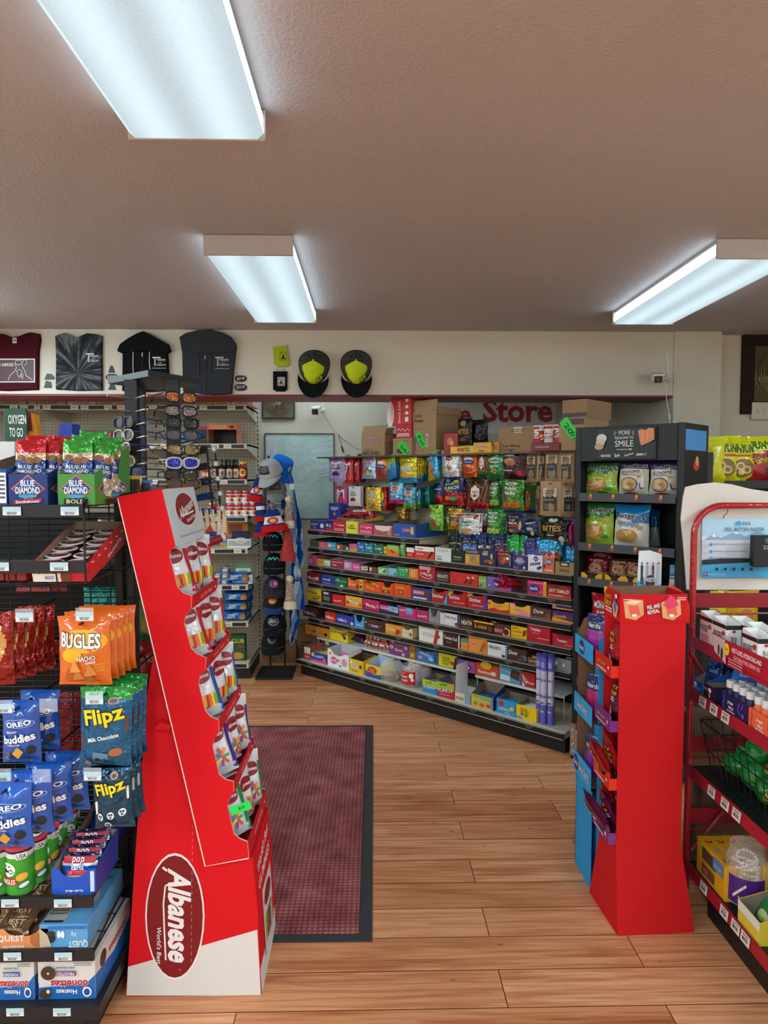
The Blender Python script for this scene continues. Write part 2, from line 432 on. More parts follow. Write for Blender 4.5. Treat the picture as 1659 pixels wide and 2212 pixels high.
def ceiling_light(x,y,label,lens,ln=1.22,wd=.352,rz=0):
 t=thing('ceiling_light',label,'ceiling light',(x,y,CEIL),rz,'wraparound fluorescent ceiling lights')
 h=.08;y0,y1=-ln/2,ln/2
 m=MB();m.box(-wd/2+.02,y0,-.022,wd/2-.02,y1,0,'e8e4de');m.build('housing',t)
 m=MB();prof=[(-wd/2+.006,-.018),(-wd/2+.004,-h+.016),(-wd/2+.02,-h+.002),(wd/2-.02,-h+.002),(wd/2-.004,-h+.016),(wd/2-.006,-.018)]
 m.prism(prof,y0+.006,y1-.006,lens,side=lens)
 for q in range(2,len(m.m)):m.m[q]=m.m[q]if q not in(2,6)else m.mi(LSIDE if lens is LM else lens)
 m.build('lens',t)
 for a in(y0-.008,y1-.004):
  m=MB();m.bbox(-wd/2,a,-h,wd/2,a+.012,-.002,'b4aaa4',.002)  # greyer than the white housing: shade of the end faces put into the colour
  m.tube([(.0+.012*math.cos(q*PI/8),a-.0005,-.03+.012*math.sin(q*PI/8))for q in range(16)],.0006,'b8b0a8',4,closed=True)
  m.build('end_cap',t)
 return t
ceiling_light(-.44,1.24,'wide white fluorescent ceiling light nearest the camera, upper left',LM)
ceiling_light(-.47,3.405,'white fluorescent ceiling light just before the cream header wall',LM)
ceiling_light(1.575,3.405,'white fluorescent ceiling light at the upper right, cut by the edge',LM,rz=-.012)
for x,y in((-.46,-.93),(1.57,-.93),(-2.5,-.93),(-.46,-2.6),(1.57,-2.6)):
 ceiling_light(x,y,'fluorescent ceiling light further back in the shop, behind the viewer',LMB)  # lamps added out of view to light the goods from the front
ceiling_light(-2.5,3.4,'fluorescent ceiling light over the left aisle, outside the picture',LMB)
ceiling_light(-2.5,1.24,'fluorescent ceiling light over the left aisle, outside the picture',LMB)  # unseen lamp added to light the room from the left
ceiling_light(-.5,5.35,'fluorescent ceiling light inside the alcove, hidden behind the header wall',lens_mat('added_alcove_lens',4.0),rz=PI/2)  # unseen lamp added to lift the dim alcove wall
ceiling_light(2.75,1.24,'fluorescent ceiling light over the right aisle, outside the picture',LMB)  # unseen lamp added to light the room from the right
# ---------------------------------------------------------------- floor mat
def mat_fabric():
 m,nt,b=node_mat('burgundy_mat_pile');L=nt.links.new
 tc=N(nt,'TexCoord');s=N(nt,'VectorMath',_operation='SCALE');s.inputs['Scale'].default_value=175;L(tc.outputs['Object'],s.inputs[0])
 s0=N(nt,'VectorMath',_operation='SINE');L(s.outputs[0],s0.inputs[0]);si=N(nt,'VectorMath',_operation='ABSOLUTE');L(s0.outputs[0],si.inputs[0])
 sp=N(nt,'SeparateXYZ');L(si.outputs[0],sp.inputs[0])
 mu=N(nt,'Math',_operation='MULTIPLY');L(sp.outputs['X'],mu.inputs[0]);L(sp.outputs['Y'],mu.inputs[1])
 n=N(nt,'TexNoise',Scale=9.0,Detail=4.0);L(tc.outputs['Object'],n.inputs['Vector'])
 r=rampn(nt,[(.3,'541c1e'),(.7,'8e4244'),(1,'ae6e68')])
 a=N(nt,'Math',_operation='MULTIPLY_ADD',i1=.42,i2=0.0);L(mu.outputs[0],a.inputs[0]);L(n.outputs['Fac'],a.inputs[2])
 L(a.outputs[0],r.inputs[0]);L(r.outputs[0],b.inputs['Base Color']);b.inputs['Roughness'].default_value=.9
 bp=N(nt,'Bump',Strength=.7,Distance=.004);L(mu.outputs[0],bp.inputs['Height']);L(bp.outputs['Normal'],b.inputs['Normal'])
 return m
a=P(803,1568,z=0);c_=P(799,2035,z=0)
t=thing('floor_mat','burgundy ribbed entrance mat with black rubber edge on the wood floor','floor mat',(a.x,(a.y+c_.y)/2,0),math.atan2(c_.x-a.x,a.y-c_.y))
hl=(a.y-c_.y)/2;mw=1.22
m=MB()
for q in((-mw,-hl,0,-hl+.035),(-mw,hl-.035,0,hl),(-.045,-hl+.035,0,hl-.035),(-mw,-hl+.035,-mw+.045,hl-.035)):
 m.prism([(q[0],q[1]),(q[2],q[1]),(q[2],q[3]),(q[0],q[3])],.0005,.005,'35363a',axis='z')
m.build('rubber_border',t)
m=MB();m.box(-mw+.045,-hl+.035,.0005,-.045,hl-.035,.009,mat_fabric());m.build('mat_pile',t)
# ================================================================ wall goods on the header (plane y = HY)
WB=HY-.001
def slab(mb,Y,pts,th,mat,back=0.0):
 """solid of thickness th standing off the wall plane, outline given as photo points"""
 q=[P(x,y,Y=Y)for x,y in pts];n=len(q)
 vs=[(p.x,Y-back,p.z)for p in q]+[(p.x+(sum(k.x for k in q)/n-p.x)*.03,Y-back-th,p.z+(sum(k.z for k in q)/n-p.z)*.03)for p in q]
 mb.add(vs,[tuple(range(n)),tuple(range(2*n-1,n-1,-1))]+[(i,(i+1)%n,n+(i+1)%n,n+i)for i in range(n)],mat)
def root_mesh(name,mb,label,cat,group=None,**kw):return tag(mb.build(name,**kw),label,cat,group)
def tie_dye():
 m,nt,b=node_mat('tie_dye_cotton');L=nt.links.new
 tc=N(nt,'TexCoord');mp=N(nt,'Mapping');c=P(172,808,Y=WB);mp.inputs['Location'].default_value=(-c.x,-c.y,-c.z);L(tc.outputs['Object'],mp.inputs['Vector'])
 sp=N(nt,'SeparateXYZ');L(mp.outputs[0],sp.inputs[0])
 at=N(nt,'Math',_operation='ARCTAN2');L(sp.outputs['Z'],at.inputs[0]);L(sp.outputs['X'],at.inputs[1])
 co=N(nt,'CombineXYZ');L(at.outputs[0],co.inputs['X'])
 le=N(nt,'VectorMath',_operation='LENGTH');L(mp.outputs[0],le.inputs[0]);L(le.outputs['Value'],co.inputs['Y'])
 m2=N(nt,'Mapping');m2.inputs['Scale'].default_value=(4.5,5,1);L(co.outputs[0],m2.inputs['Vector'])
 n=N(nt,'TexNoise',Scale=1.2,Detail=4.0);L(m2.outputs[0],n.inputs['Vector'])
 r=rampn(nt,[(.42,'15171d'),(.52,'30353c'),(.62,'6a6e70'),(.75,'2a2e38')]);L(n.outputs['Fac'],r.inputs[0]);L(r.outputs[0],b.inputs['Base Color'])
 b.inputs['Roughness'].default_value=.95
 return m
FY=pxframe(WB)
def logo(dx,dy,s=1.0,col='dcd8d0'):
 """vine-and-lettering chest print"""
 g=lambda x,y:(x*s+dx,-(y*s+dy))
 return[('r',*g(2,4.2),*g(19,1.6),col),('l',[g(7.5,4),g(7,12),g(8.5,14),g(6,17),g(8.5,20)],2.0*s,col),
 ('t','reasury',*g(20.5,8.5),18*s,5.5*s,col),('t','of the',*g(18,13.5),8*s,2*s,col),('t','Liquors',*g(20.5,18),19*s,5.5*s,col)]
 # maroon shirt
t=thing('folded_tshirt','maroon folded t-shirt with white outlined print on header wall, leftmost','t-shirt',(P(40,845,Y=WB).x,WB,P(40,845,Y=WB).z))
def child(mb,name,par,**kw):
 """mesh given in world coordinates, parented to an unrotated or rotated empty"""
 o=mb.build(name,**kw);bpy.context.view_layer.update();o.parent=par
 par_m=Matrix.LocRotScale(par.location,par.rotation_euler,par.scale)if par.parent is None else par.matrix_world
 o.matrix_parent_inverse=par_m.inverted()
 return o
m=MB();slab(m,WB,[(-22,724),(-10,720),(10,722),(28,729),(44,727),(58,721),(70,718),(88,722),(90,735),(86,760),(85,843),(20,845),(-20,844)],.022,'45141f/c')
deco(m,pxframe(WB,.022),1,1,[('r',-20,-827,79,-776,'ddd6d0'),('r',-20,-825,77,-778.5,'45141f'),('t','BUTTE ABIDES',8,-789,50,6.5,'ddd6d0'),('t','THE',-8,-781.5,12,4,'ddd6d0'),
 ('l',px([(22,822),(26,812),(36,803),(40,795),(36,788),(38,781),(47,779),(52,784),(52,792),(58,803),(60,812),(74,822)]),.9,'ddd6d0'),
 ('l',px([(38,787),(44,790),(50,787)]),1.2,'ddd6d0'),('l',px([(40,803),(46,799),(52,803),(50,812),(44,815),(40,803)]),.8,'ddd6d0'),('l',px([(48,818),(50,808),(53,820),(55,808)]),.7,'ddd6d0'),
 ('l',px([(54,784),(56,779),(61,779),(63,785),(60,790),(56,789)]),.8,'ddd6d0')])
child(m,'shirt_body',t)
m=MB();deco(m,pxframe(WB,.0235),1,1,[('r',31,-743,40,-731,'d8d2ca'),('t','M',35.5,-737,4,4,'333333')]);child(m,'neck_label',t)
TD=tie_dye()
m=MB();slab(m,WB,[(121,726),(135,721),(144,719),(156,724),(168,729),(182,724),(192,720),(210,722),(223,726),(222,760),(223,844),(170,845),(122,842),(123,780)],.022,TD)
deco(m,pxframe(WB,.022),1,1,logo(187,763));root_mesh('folded_tshirt',m,'black and grey tie-dye folded t-shirt on the cream header wall','t-shirt')
def hoodie(label,body,hood,zipx,pullz,col,lg,drawc,cat='hoodie'):
 t=thing('folded_hoodie',label,cat,tuple(P(body[0][0]+30,body[-1][1],Y=WB)))
 m=MB();slab(m,WB,body,.03,col);deco(m,pxframe(WB,.03),1,1,lg);child(m,'hoodie_body',t)
 m=MB();slab(m,WB,hood,.042,col);child(m,'hood',t)
 m=MB();zx=[P(zipx,y,Y=WB)+Vector((0,-.033,0))for y in pullz];m.tube(zx,.0022,'17181b');m.box(zx[0].x-.004,WB-.037,zx[0].z-.03,zx[0].x+.004,WB-.034,zx[0].z-.005,'8a8a8a/m');child(m,'zipper',t)
 for x,y0,y1 in drawc[0]:
  m=MB();q=[P(x,y0,Y=WB)+Vector((0,-.038,0)),P(x-1,(y0+y1)/2,Y=WB)+Vector((0,-.034,0)),P(x+.5,y1,Y=WB)+Vector((0,-.034,0))];m.tube(q,.0028,drawc[1]);child(m,'drawstring',t)
hoodie('black folded hoodie with two long white drawstrings on header wall',[(267,760),(364,760),(368,845),(300,848),(266,845)],
 [(256,760),(262,746),(280,733),(300,722),(314,717),(330,725),(352,737),(366,745),(371,760),(366,764),(318,761),(265,764)],311,(762,812),'141518/c',logo(330,771,1.05)+[('t','Mt. Crested Butte, Colorado',347,-797,30,2.4,'dcd8d0')],([(292,762,818),(327,762,800)],'cfcac2'))
hoodie('charcoal folded hoodie, rightmost garment on header wall',[(394,755),(512,745),(506,800),(502,851),(460,854),(396,846)],
 [(389,731),(402,722),(430,715),(458,713),(486,721),(500,728),(510,742),(512,755),(506,764),(468,766),(428,765),(394,759),(392,744)],446,(768,850),'33363c/c',logo(465,771,1.05,'cfccc6')+[('t','Mt. Crested Butte, Colorado',483,-798,30,2.4,'cfccc6')],([(432,768,810),(457,768,808)],'26282d'))
# chalk price tags, clipped to the wall
def ptag(pts,txt,label,name='price_tag',col='15161a'):
 m=MB();slab(m,WB,pts,.006,col)
 cx=sum(p[0]for p in pts)/len(pts);cy=sum(p[1]for p in pts)/len(pts)
 if txt:deco(m,pxframe(WB,.0065),1,1,[('t',txt,cx,-cy,(max(p[0]for p in pts)-min(p[0]for p in pts))*.68,7,'d8d8d8',4,None,0,0)])
 root_mesh(name,m,label,'price tag','black wall tags')
def plaque(cx,cy,rx,ry):return[(cx+rx*math.cos(a)*(1 if int(q)%2 else .93),cy+ry*math.sin(a)*(1.05 if q%4 else .92))for q,a in enumerate([2*PI*k/16 for k in range(16)])]
ptag([(96,820),(102,807),(112,808),(118,815),(116,820)],'','small black clip above another, right of the maroon t-shirt')
ptag([(95,838),(100,822),(110,825),(112,838)],'','lower small black clip, right of the maroon t-shirt')
ptag([(234,805),(239,790),(243,790),(248,805)],'','black triangular clip above the $20 tag')
ptag(plaque(242,815,14,8),'$20.99','scalloped black tag chalked with a twenty dollar price')
ptag([(234,842),(239,829),(246,829),(250,842)],'','black clip hanging below the $20 tag')
ptag(plaque(382,817,13,7),'#3','black scalloped tag chalked #3 between the two hoodies')
ptag(plaque(520,818,13.5,7.5),'#4','black scalloped tag chalked #4 beside the charcoal hoodie')
ptag(plaque(520,837,14,8),'$59.99','black scalloped tag chalked $59, lowest beside the charcoal hoodie')
# can coolers
def koozie(pts,col,label,pc,deer):
 t=thing('can_cooler',label,'can cooler',tuple(P(pts[2][0],pts[2][1],Y=WB)))
 m=MB();slab(m,WB,pts,.012,col);child(m,'sleeve',t)
 m=MB();x0=min(p[0]for p in pts);x1=max(p[0]for p in pts);yt=min(p[1]for p in pts);yb=max(p[1]for p in pts)
 m2=pxframe(WB,.012);deco(m,m2,1,1,deer);child(m,'printed_badge',t)
 m=MB();q=pxframe(WB,.004)
 for s in(x0+7,x1-7):m.tube([q(s,-yt,0),q(s+1.5,-(yt-4),0),q(s+5 if s<(x0+x1)/2 else s-5,-(yt-4),0)],.0015,'b8b8b8/m',5)
 child(m,'hanger_clip',t)
def deerd(x,y,s,bg,fg):
 g=lambda a,b:(x+a*s,-(y+b*s))
 return[('r',*g(-5,6),*g(5,-6),fg),('r',*g(-4.3,5.3),*g(4.3,-5.3),bg),('p',[g(-1,-2),g(1,-2),g(1.4,1.5),g(3,3),g(3.6,4.2),g(-3.6,4.2),g(-2.6,2.6),g(-1.2,1)],fg),
 ('l',[g(-.6,-2),g(-2.6,-2.6),g(-3,-4.6)],.5*s,fg),('l',[g(.6,-2),g(2.6,-2.6),g(3,-4.6)],.5*s,fg),('l',[g(-1.4,-2.4),g(-1.4,-4.2)],.4*s,fg),('l',[g(1.4,-2.4),g(1.4,-4.2)],.4*s,fg)]
koozie([(590,749),(620,747),(626,788),(622,789),(620,793),(600,793),(598,789),(593,788)],'a6b829/c','lime green can cooler pinned on header wall','',deerd(612.5,770,1.5,'a6b829','1a1c14'))
koozie([(590,802),(621,802),(621,842),(618,843),(616,846),(596,846),(594,843),(590,842)],'121419/c','black can cooler pinned below the lime green one','',[('r',600,-834,616,-815,'b8bab0')]+deerd(608,824.5,1.3,'d8b0ac','222222'))
# trucker caps on the wall
def trucker(x,yt,yb,label,tilt):
 c=P(x,(yt+yb)/2+6,Y=WB);t=thing('trucker_cap',label,'cap',(c.x,WB,c.z),0,'lime and black trucker caps on the header wall')
 t.rotation_euler=(0,tilt,0)
 MESH=mesh_black()
 zz=lambda r,an:.075+(.08 if math.sin(an)>0 else .138)*r*math.sin(an)
 def dome(a,b):
  an=2*PI*a;r=math.cos(b*PI/2)
  return Vector((.098*r*math.cos(an),-.012-.095*math.sin(b*PI/2)**.9,zz(r,an)))
 m=MB();m.grid(dome,32,8,MESH);m.build('mesh_crown',t,smooth=True)
 def fpanel(a,b):
  an=PI*(1.1+.8*a);r=math.cos(b*PI/2)*(1-.06*abs(2*a-1))
  return Vector((.100*r*math.cos(an),-.0135-.098*math.sin(b*PI/2)**.9,zz(r*1.01,an)))
 m=MB();m.grid(fpanel,16,8,'c3d62a/c')
 deco(m,lambda a,b,e:fpanel(a,b)+Vector((0,-e-.001,0)),.2,.12,[('r',.6,.1,.8,.4,'1d2416'),('r',.615,.13,.785,.37,'c3d62a'),('p',[(.64,.17),(.76,.17),(.73,.24),(.72,.32),(.68,.32),(.67,.24)],'1d2416')])
 m.build('front_panel',t,smooth=True)
 m=MB()
 for th in(0,.004):m.grid(lambda a,b:Vector(((.097+.004*b)*math.cos(PI*(1+a)),-.014-.02*b+th,.0-.03*b-(.06+.065*b)*math.sin(PI*a))),20,6,'16181c/c')
 m.build('brim',t,smooth=True)
 m=MB();m.ellipsoid((0,-.110,.077),(.006,.004,.006),'c3d62a');m.build('top_button',t,smooth=True)
 m=MB();m.tube([(.04*math.cos(PI*q/8),-.03-.02*math.sin(PI*q/8)*0,.105+.02*math.sin(PI*q/8))for q in range(9)],.003,'111111');m.tube([(-.04,-.03,.105),(.04,-.03,.105)],.003,'111111')
 m.tube([(.1*math.cos(2*PI*q/32),-.012,zz(1,2*PI*q/32))for q in range(32)],.0035,'111215',closed=True)
 for a in(.0,.12,.25,.38,.5):m.tube([dome(a,b/6)+Vector((0,-.001,0))for b in range(7)],.0022,'15161a')
 m.build('snap_strap',t)
_mm=[]
def mesh_black():
 if _mm:return _mm[0]
 m,nt,b=node_mat('black_cap_mesh');L=nt.links.new
 tc=N(nt,'TexCoord');s=N(nt,'VectorMath',_operation='SCALE');s.inputs['Scale'].default_value=900;L(tc.outputs['Object'],s.inputs[0])
 si=N(nt,'VectorMath',_operation='SINE');L(s.outputs[0],si.inputs[0]);sp=N(nt,'SeparateXYZ');L(si.outputs[0],sp.inputs[0])
 mu=N(nt,'Math',_operation='MULTIPLY');L(sp.outputs['X'],mu.inputs[0]);L(sp.outputs['Z'],mu.inputs[1])
 mr=N(nt,'MapRange');mr.inputs['From Min'].default_value=0;mr.inputs['From Max'].default_value=.5;mr.inputs['To Min'].default_value=.95;mr.inputs['To Max'].default_value=.5
 L(mu.outputs[0],mr.inputs['Value']);L(mr.outputs[0],b.inputs['Alpha']);b.inputs['Base Color'].default_value=(.03,.03,.028,1);b.inputs['Roughness'].default_value=.8
 _mm.append(m);return m
trucker(678,755,851,'lime front trucker cap with black mesh, left of two on header wall',.06)
trucker(770,755,851,'lime front trucker cap with black mesh, right of two on header wall',-.02)
# ---------------------------------------------------------------- security cameras
def security_camera(base,head,label,ant,cable):
 t=thing('security_camera',label,'security camera',tuple(base))
 v=head-base
 m=MB();m.T=Matrix.Translation(base)@Matrix.Rotation(PI/2,4,'X');m.lathe([(.001,0),(.022,0),(.022,.006),(.012,.012),(.006,.02)],'e6e6e2',14)
 m.T=None;m.tube([base,base+Vector((0,-.03,0)),head+Vector((0,.05,0))],.006,'dcdcd8');child(m,'bracket',t)
 rz=Matrix.Translation(head)@Matrix.Rotation(math.radians(-12),4,'Z')@Matrix.Rotation(math.radians(14),4,'X')
 m=MB();m.T=rz;m.bbox(-.03,-.05,-.028,.03,.06,.028,'e4e3de',.009);m.prism([(-.034,.02),(.034,.02),(.034,.031),(-.034,.031)],-.056,.05,'e4e3de');child(m,'camera_body',t,smooth=False)
 m=MB();m.T=rz;m.bbox(-.025,-.0535,-.023,.025,-.045,.021,'0a0a0c/g',.004);m.T=rz@Matrix.Translation((0,-.0536,0))@Matrix.Rotation(PI/2,4,'X');m.lathe([(.012,0),(.012,.0015),(.006,.002),(.001,.001)],'2a2c33/g',16);child(m,'lens_plate',t)
 m=MB();m.tube([head+Vector((.03,.01,0)),head+Vector((.045,.02,0)),ant[0],ant[1]],.005,'e8e8e6',r2=.003);child(m,'antenna',t)
 m=MB();m.tube(cable,.0024,'e4e2dc',6);m.tube([cable[len(cable)//2],cable[len(cable)//2]+(cable[len(cable)//2+1]-cable[len(cable)//2]).normalized()*.03],.006,'e8e6e0',8);child(m,'cable',t)
 return t
Yc=HY-.016
security_camera(P(1446,818,Y=Yc),P(1419,817,Y=Yc-.10),'white security camera with antenna at the header wall right end',(P(1444,812,Y=Yc-.05),P(1441,756,Y=Yc-.05)),
 [P(x,y,Y=Yc-.006)for x,y in((1436,820),(1437,840),(1441,870),(1446,895),(1447,915),(1449,960))])
security_camera(P(697,886,Y=BY-.002),P(684,887,Y=BY-.12),'white security camera on back wall above the relief map',(P(699,885,Y=BY-.05),P(699,862,Y=BY-.05)),
 [P(x,y,Y=BY-.006)for x,y in((697,890),(707,905),(720,925),(728,935),(740,945),(752,955),(765,965),(780,970))])
# loose plug end
m=MB();m.tube([P(x,y,Y=BY-.008)for x,y in((731,938),(737,960),(741,972),(747,990))],.002,'222222',6);m.tube([P(738,964,Y=BY-.008),P(741,975,Y=BY-.008)],.006,'1a1a1a');root_mesh('power_cord',m,'thin black cord hanging on back wall beside the map','cord')
# ---------------------------------------------------------------- relief map, sign, fans, switch
def map_mat():
 m,nt,b=node_mat('relief_map_print');L=nt.links.new
 tc=N(nt,'TexCoord');n=N(nt,'TexNoise',Scale=5.0,Detail=9.0,Roughness=.68,Distortion=1.0);L(tc.outputs['Object'],n.inputs['Vector'])
 r=rampn(nt,[(.3,'a0ccc0'),(.45,'b8d8d0'),(.56,'c4d8dc'),(.66,'d8dcea')]);L(n.outputs['Fac'],r.inputs[0]);L(r.outputs[0],b.inputs['Base Color'])
 bp=N(nt,'Bump',Strength=.8,Distance=.03);L(n.outputs['Fac'],bp.inputs['Height']);L(bp.outputs['Normal'],b.inputs['Normal']);b.inputs['Roughness'].default_value=.4
 return m
q0,q1=P(575,1120,Y=BY-.02),P(720,938,Y=BY-.02)
t=thing('relief_map','framed pale green raised relief map on back wall','map',(q0.x,BY,q0.z))
m=MB();m.box(q0.x,BY-.012,q0.z,q1.x,BY-.003,q1.z,map_mat())
FR='5a4238';f=.008
child(m,'map_sheet',t)
m=MB()
for b_ in((q0.x-f,q0.z-f,q1.x+f,q0.z),(q0.x-f,q1.z,q1.x+f,q1.z+f),(q0.x-f,q0.z,q0.x,q1.z),(q1.x,q0.z,q1.x+f,q1.z)):m.box(b_[0],BY-.02,b_[1],b_[2],BY-.001,b_[3],FR)
child(m,'frame',t)
t=thing('store_sign','white store sign with large red lettering on back wall behind boxes','sign',tuple(P(1100,937,Y=BY)))
a0,a1=P(880,937,Y=BY),P(1200,850,Y=BY)
m=MB();m.box(a0.x,BY-.02,a0.z,a1.x,BY-.001,a1.z,'dcdad6');child(m,'sign_board',t)
m=MB();deco(m,pxframe(BY,.0205),1,1,[('t','e',1004,-900,25,28,'b02a30',0,None,0,.03),('t','Store',1117,-887,150,52,'b02a30',0,None,0,.03)]);child(m,'sign_lettering',t)
def wall_fan(x0,z0,x1,z1,Y,label,fw,wood,dark):
 t=thing('wall_fan',label,'fan',((x0+x1)/2,Y,z0));cx,cz=(x0+x1)/2,(z0+z1)/2;r=min(x1-x0,z1-z0)/2-fw-.005
 m=MB()
 for b_ in((x0,z0,x1,z0+fw),(x0,z1-fw,x1,z1),(x0,z0+fw,x0+fw,z1-fw),(x1-fw,z0+fw,x1,z1-fw)):m.bbox(b_[0],Y-.03,b_[1],b_[2],Y-.0005,b_[3],wood,.003)
 child(m,'frame',t)
 m=MB();m.box(x0+fw,Y-.004,z0+fw,x1-fw,Y-.001,z1-fw,dark);child(m,'back_plate',t)
 for k in range(5):
  m=MB();a=2*PI*k/5;vs=[]
  for rr,w_,yy in((.02,.25,-.012),(r*.5,.42,-.010),(r*.92,.5,-.008)):
   vs+=[(cx+rr*math.cos(a-w_),Y+yy,cz+rr*math.sin(a-w_)),(cx+rr*math.cos(a+w_),Y+yy-.008,cz+rr*math.sin(a+w_))]
  m.add(vs,[(0,1,3,2),(2,3,5,4)],'c8b878/m');child(m,'fan_blade',t)
 m=MB();k=1
 for rr in[r*q/9 for q in range(2,10)]:m.tube([(cx+rr*math.cos(2*PI*q/36),Y-.024,cz+rr*math.sin(2*PI*q/36))for q in range(36)],.0016,'9a8f78/m',5,closed=True)
 for q in range(10):m.tube([(cx+.02*math.cos(q*PI/5),Y-.024,cz+.02*math.sin(q*PI/5)),(cx+r*math.cos(q*PI/5),Y-.024,cz+r*math.sin(q*PI/5))],.0018,'9a8f78/m',5)
 child(m,'wire_guard',t)
 m=MB();st=.012;nx=int((x1-x0-2*fw)/st);nz=int((z1-z0-2*fw)/st)
 for q in range(1,nx):m.box(x0+fw+q*st-.0009,Y-.029,z0+fw,x0+fw+q*st+.0009,Y-.0275,z1-fw,'222222')
 for q in range(1,nz):m.box(x0+fw,Y-.0275,z0+fw+q*st-.0009,x1-fw,Y-.026,z0+fw+q*st+.0009,'222222')
 child(m,'mesh_screen',t)
 m=MB();m.T=Matrix.Translation((cx,Y-.022,cz))@Matrix.Rotation(PI/2,4,'X');m.lathe([(.03,0),(.03,.01),(.02,.014),(.001,.015)],'a8a49c/m',16);m.T=None;child(m,'hub',t)
fz=P(600,905,Y=BY).z
wall_fan(-.87,fz,-.60,fz+.27,BY,'metal wire-guarded fan set in back wall above the map',.012,'3a3834','b0a890')
fa=P(1597,895,Y=HY+.1);fb=P(1597,720,Y=HY+.1)
wall_fan(fa.x,fa.z,fa.x+.54,fb.z,HY+.1,'dark wood framed wall fan at the upper right edge',.085,'2c1f19/p','8a7a50')
sa,sb=P(1618,907,Y=HY+.1),P(1656,870,Y=HY+.1)
t=thing('light_switch','cream double light switch plate below the wood framed fan','light switch',((sa.x+sb.x)/2,HY+.1,sa.z))
sy=HY+.0985;m=MB();m.bbox(sa.x,sy-.034,sa.z,sb.x,sy,sb.z,'cfc8b4',.003);child(m,'cover_plate',t)
for q in(.33,.70):
 m=MB();xx=sa.x+(sb.x-sa.x)*q;zc=(sa.z+sb.z)/2;m.bbox(xx-.005,sy-.036,zc-.013,xx+.005,sy-.034,zc+.013,'b4ac98',.001);m.prism([(sy-.036,zc-.004),(sy-.046,zc+.008),(sy-.036,zc+.010)],xx-.003,xx+.003,'d8d0bc',axis='x');child(m,'toggle',t)
 # ================================================================ candy gondola (set at 45 degrees)
GA=P(647,1457,z=0);GB=P(1213.5,1629.5,z=0);GL=(GB-GA).length;GU=(GB-GA)/GL;GV=Vector((-GU.y,GU.x,0));GR=math.atan2(GU.y,GU.x)
def GW(u,v,z):p=GA+GU*u+GV*v;return Vector((p.x,p.y,z))
def Guz(x,y,v):
 p=P(x,y,pl=(GA+GV*v,GV))-GA;return p.dot(GU),p.z
def projy(p):
 q=p-_c;d=q.dot(_fw);return 829.5+FPX*q.dot(_rt)/d,1106-FPX*q.dot(_up)/d,d
CR={'c4':(640,1080,5.184),'c5':(930,1150,4.515),'c3':(700,860,2.9625),'cb':(880,1120,4.366)}
def cpx(c,x):return CR[c][0]+x/CR[c][2]
def cpy(c,y):return CR[c][1]+y/CR[c][2]
def u_at(x,z,v):
 y=1250
 for _ in range(3):u,zz=Guz(x,y,v);y=projy(GW(u,v,z))[1]
 return Guz(x,y,v)[0]
BEI='cfc5b2';BLK='17171a'
PEG=peg_mat('pegboard_beige','c9bfac')
g=thing('store_shelving','long angled candy gondola with black fronts and beige pegboard back','shelving unit',tuple(GA),GR)
ZS={2:.922+.033,3:.788+.033,4:.655+.033,5:.520+.033,6:.388+.033}
VS=.10;VB=.47;Z1=1.085;ZD=.118
m=MB();m.bbox(-.01,.02,0,GL+.01,.52,.086,'1d1a19',.004);m.build('kick_base',g)
m=MB();m.box(-.012,-.0,.084,GL+.012,VB,ZD-.004,BEI);m.box(-.012,.012,ZD-.004,GL+.012,VB,ZD,BEI)
deco(m,lambda a,b,e:Vector((a*GL,.03+b*.06,ZD+e)),GL,.06,[('e',(k+.5)/60,.2+.6*(k%2),.0018,.05,'555048')for k in range(60)])
m.build('base_deck',g)
def strip(par,u0,u1,z,v,seed=1,h=.03):
 m=MB();m.box(u0,v-.012,z-h-.003,u1,v-.009,z,BLK);m.box(u0,v-.016,z-.003,u1,v-.001,z,'a89e8e');m.box(u0,v-.016,z-h-.005,u1,v-.001,z-h-.002,'b8ae9e');m.box(u0,v-.009,z-h-.003,u1,v,z-.003,BLK)
 rr=random.Random(seed);u=u0+.1
 while u<u1-.15:
  deco(m,lambda a,b,e:Vector((u+a*.1,v-.0122-e,z-h+b*h)),.1,h,[('s',.5,.62,.5,.3,'9c9890',1),('s',.5,.3,.25,.25,'9c9890',1)]);u+=rr.uniform(.18,.42)
 return m.build('price_strip',par)
for q,(u0,u1)in enumerate(((-.02,GL+.012),)):strip(g,u0,u1,ZD,0,3,.03)
for zi,z in list(ZS.items())+[(1,Z1)]:
 for sct in((0,1)if zi!=1 else(0,)):
  u0,u1=(0.002,GL/2-.003)if sct==0 else(GL/2+.003,GL-.002)
  m=MB();m.box(u0,VS,z-.012,u1,VB-.002,z,BEI if zi<3 else '6e675e')  # lower shelves darker than beige: shade between the rows put into the colour
  s=m.build('shelf',g);strip(s,u0,u1,z,VS,zi*7+sct)
  for uu in(u0,u1-.003):m=MB();m.prism([(VS,z-.002),(VB,z-.002),(VB,z-.07),(VS,z-.035)],uu,uu+.003,BEI,axis='x');m.build('bracket',s)
m=MB();m.box(0,VB,1.02,GL,VB+.012,1.62,PEG);m.build('pegboard_panel',g)
m=MB();m.box(0,VB,.1,GL,VB+.012,1.018,'24201e');m.build('lower_back_panel',g)  # dark back, with the shade under the shelves also put into its colour
for uu in(0,GL/2,GL):
 m=MB();m.bbox(uu-.018,VB-.006,.08,uu+.018,VB+.05,1.66,BEI,.003)
 for k in range(46):m.box(uu-.004,VB-.0068,.15+k*.032,uu+.004,VB-.0055,.15+k*.032+.018,'222222')
 m.build('upright',g)
m=MB();m.box(-.02,.20,1.622,GL+.02,.60,1.632,'57493c');m.build('top_shelf',g)
m=MB();m.box(-.02,.50,.0,GL+.02,.53,1.6,'5a544c');m.build('rear_panel',g)
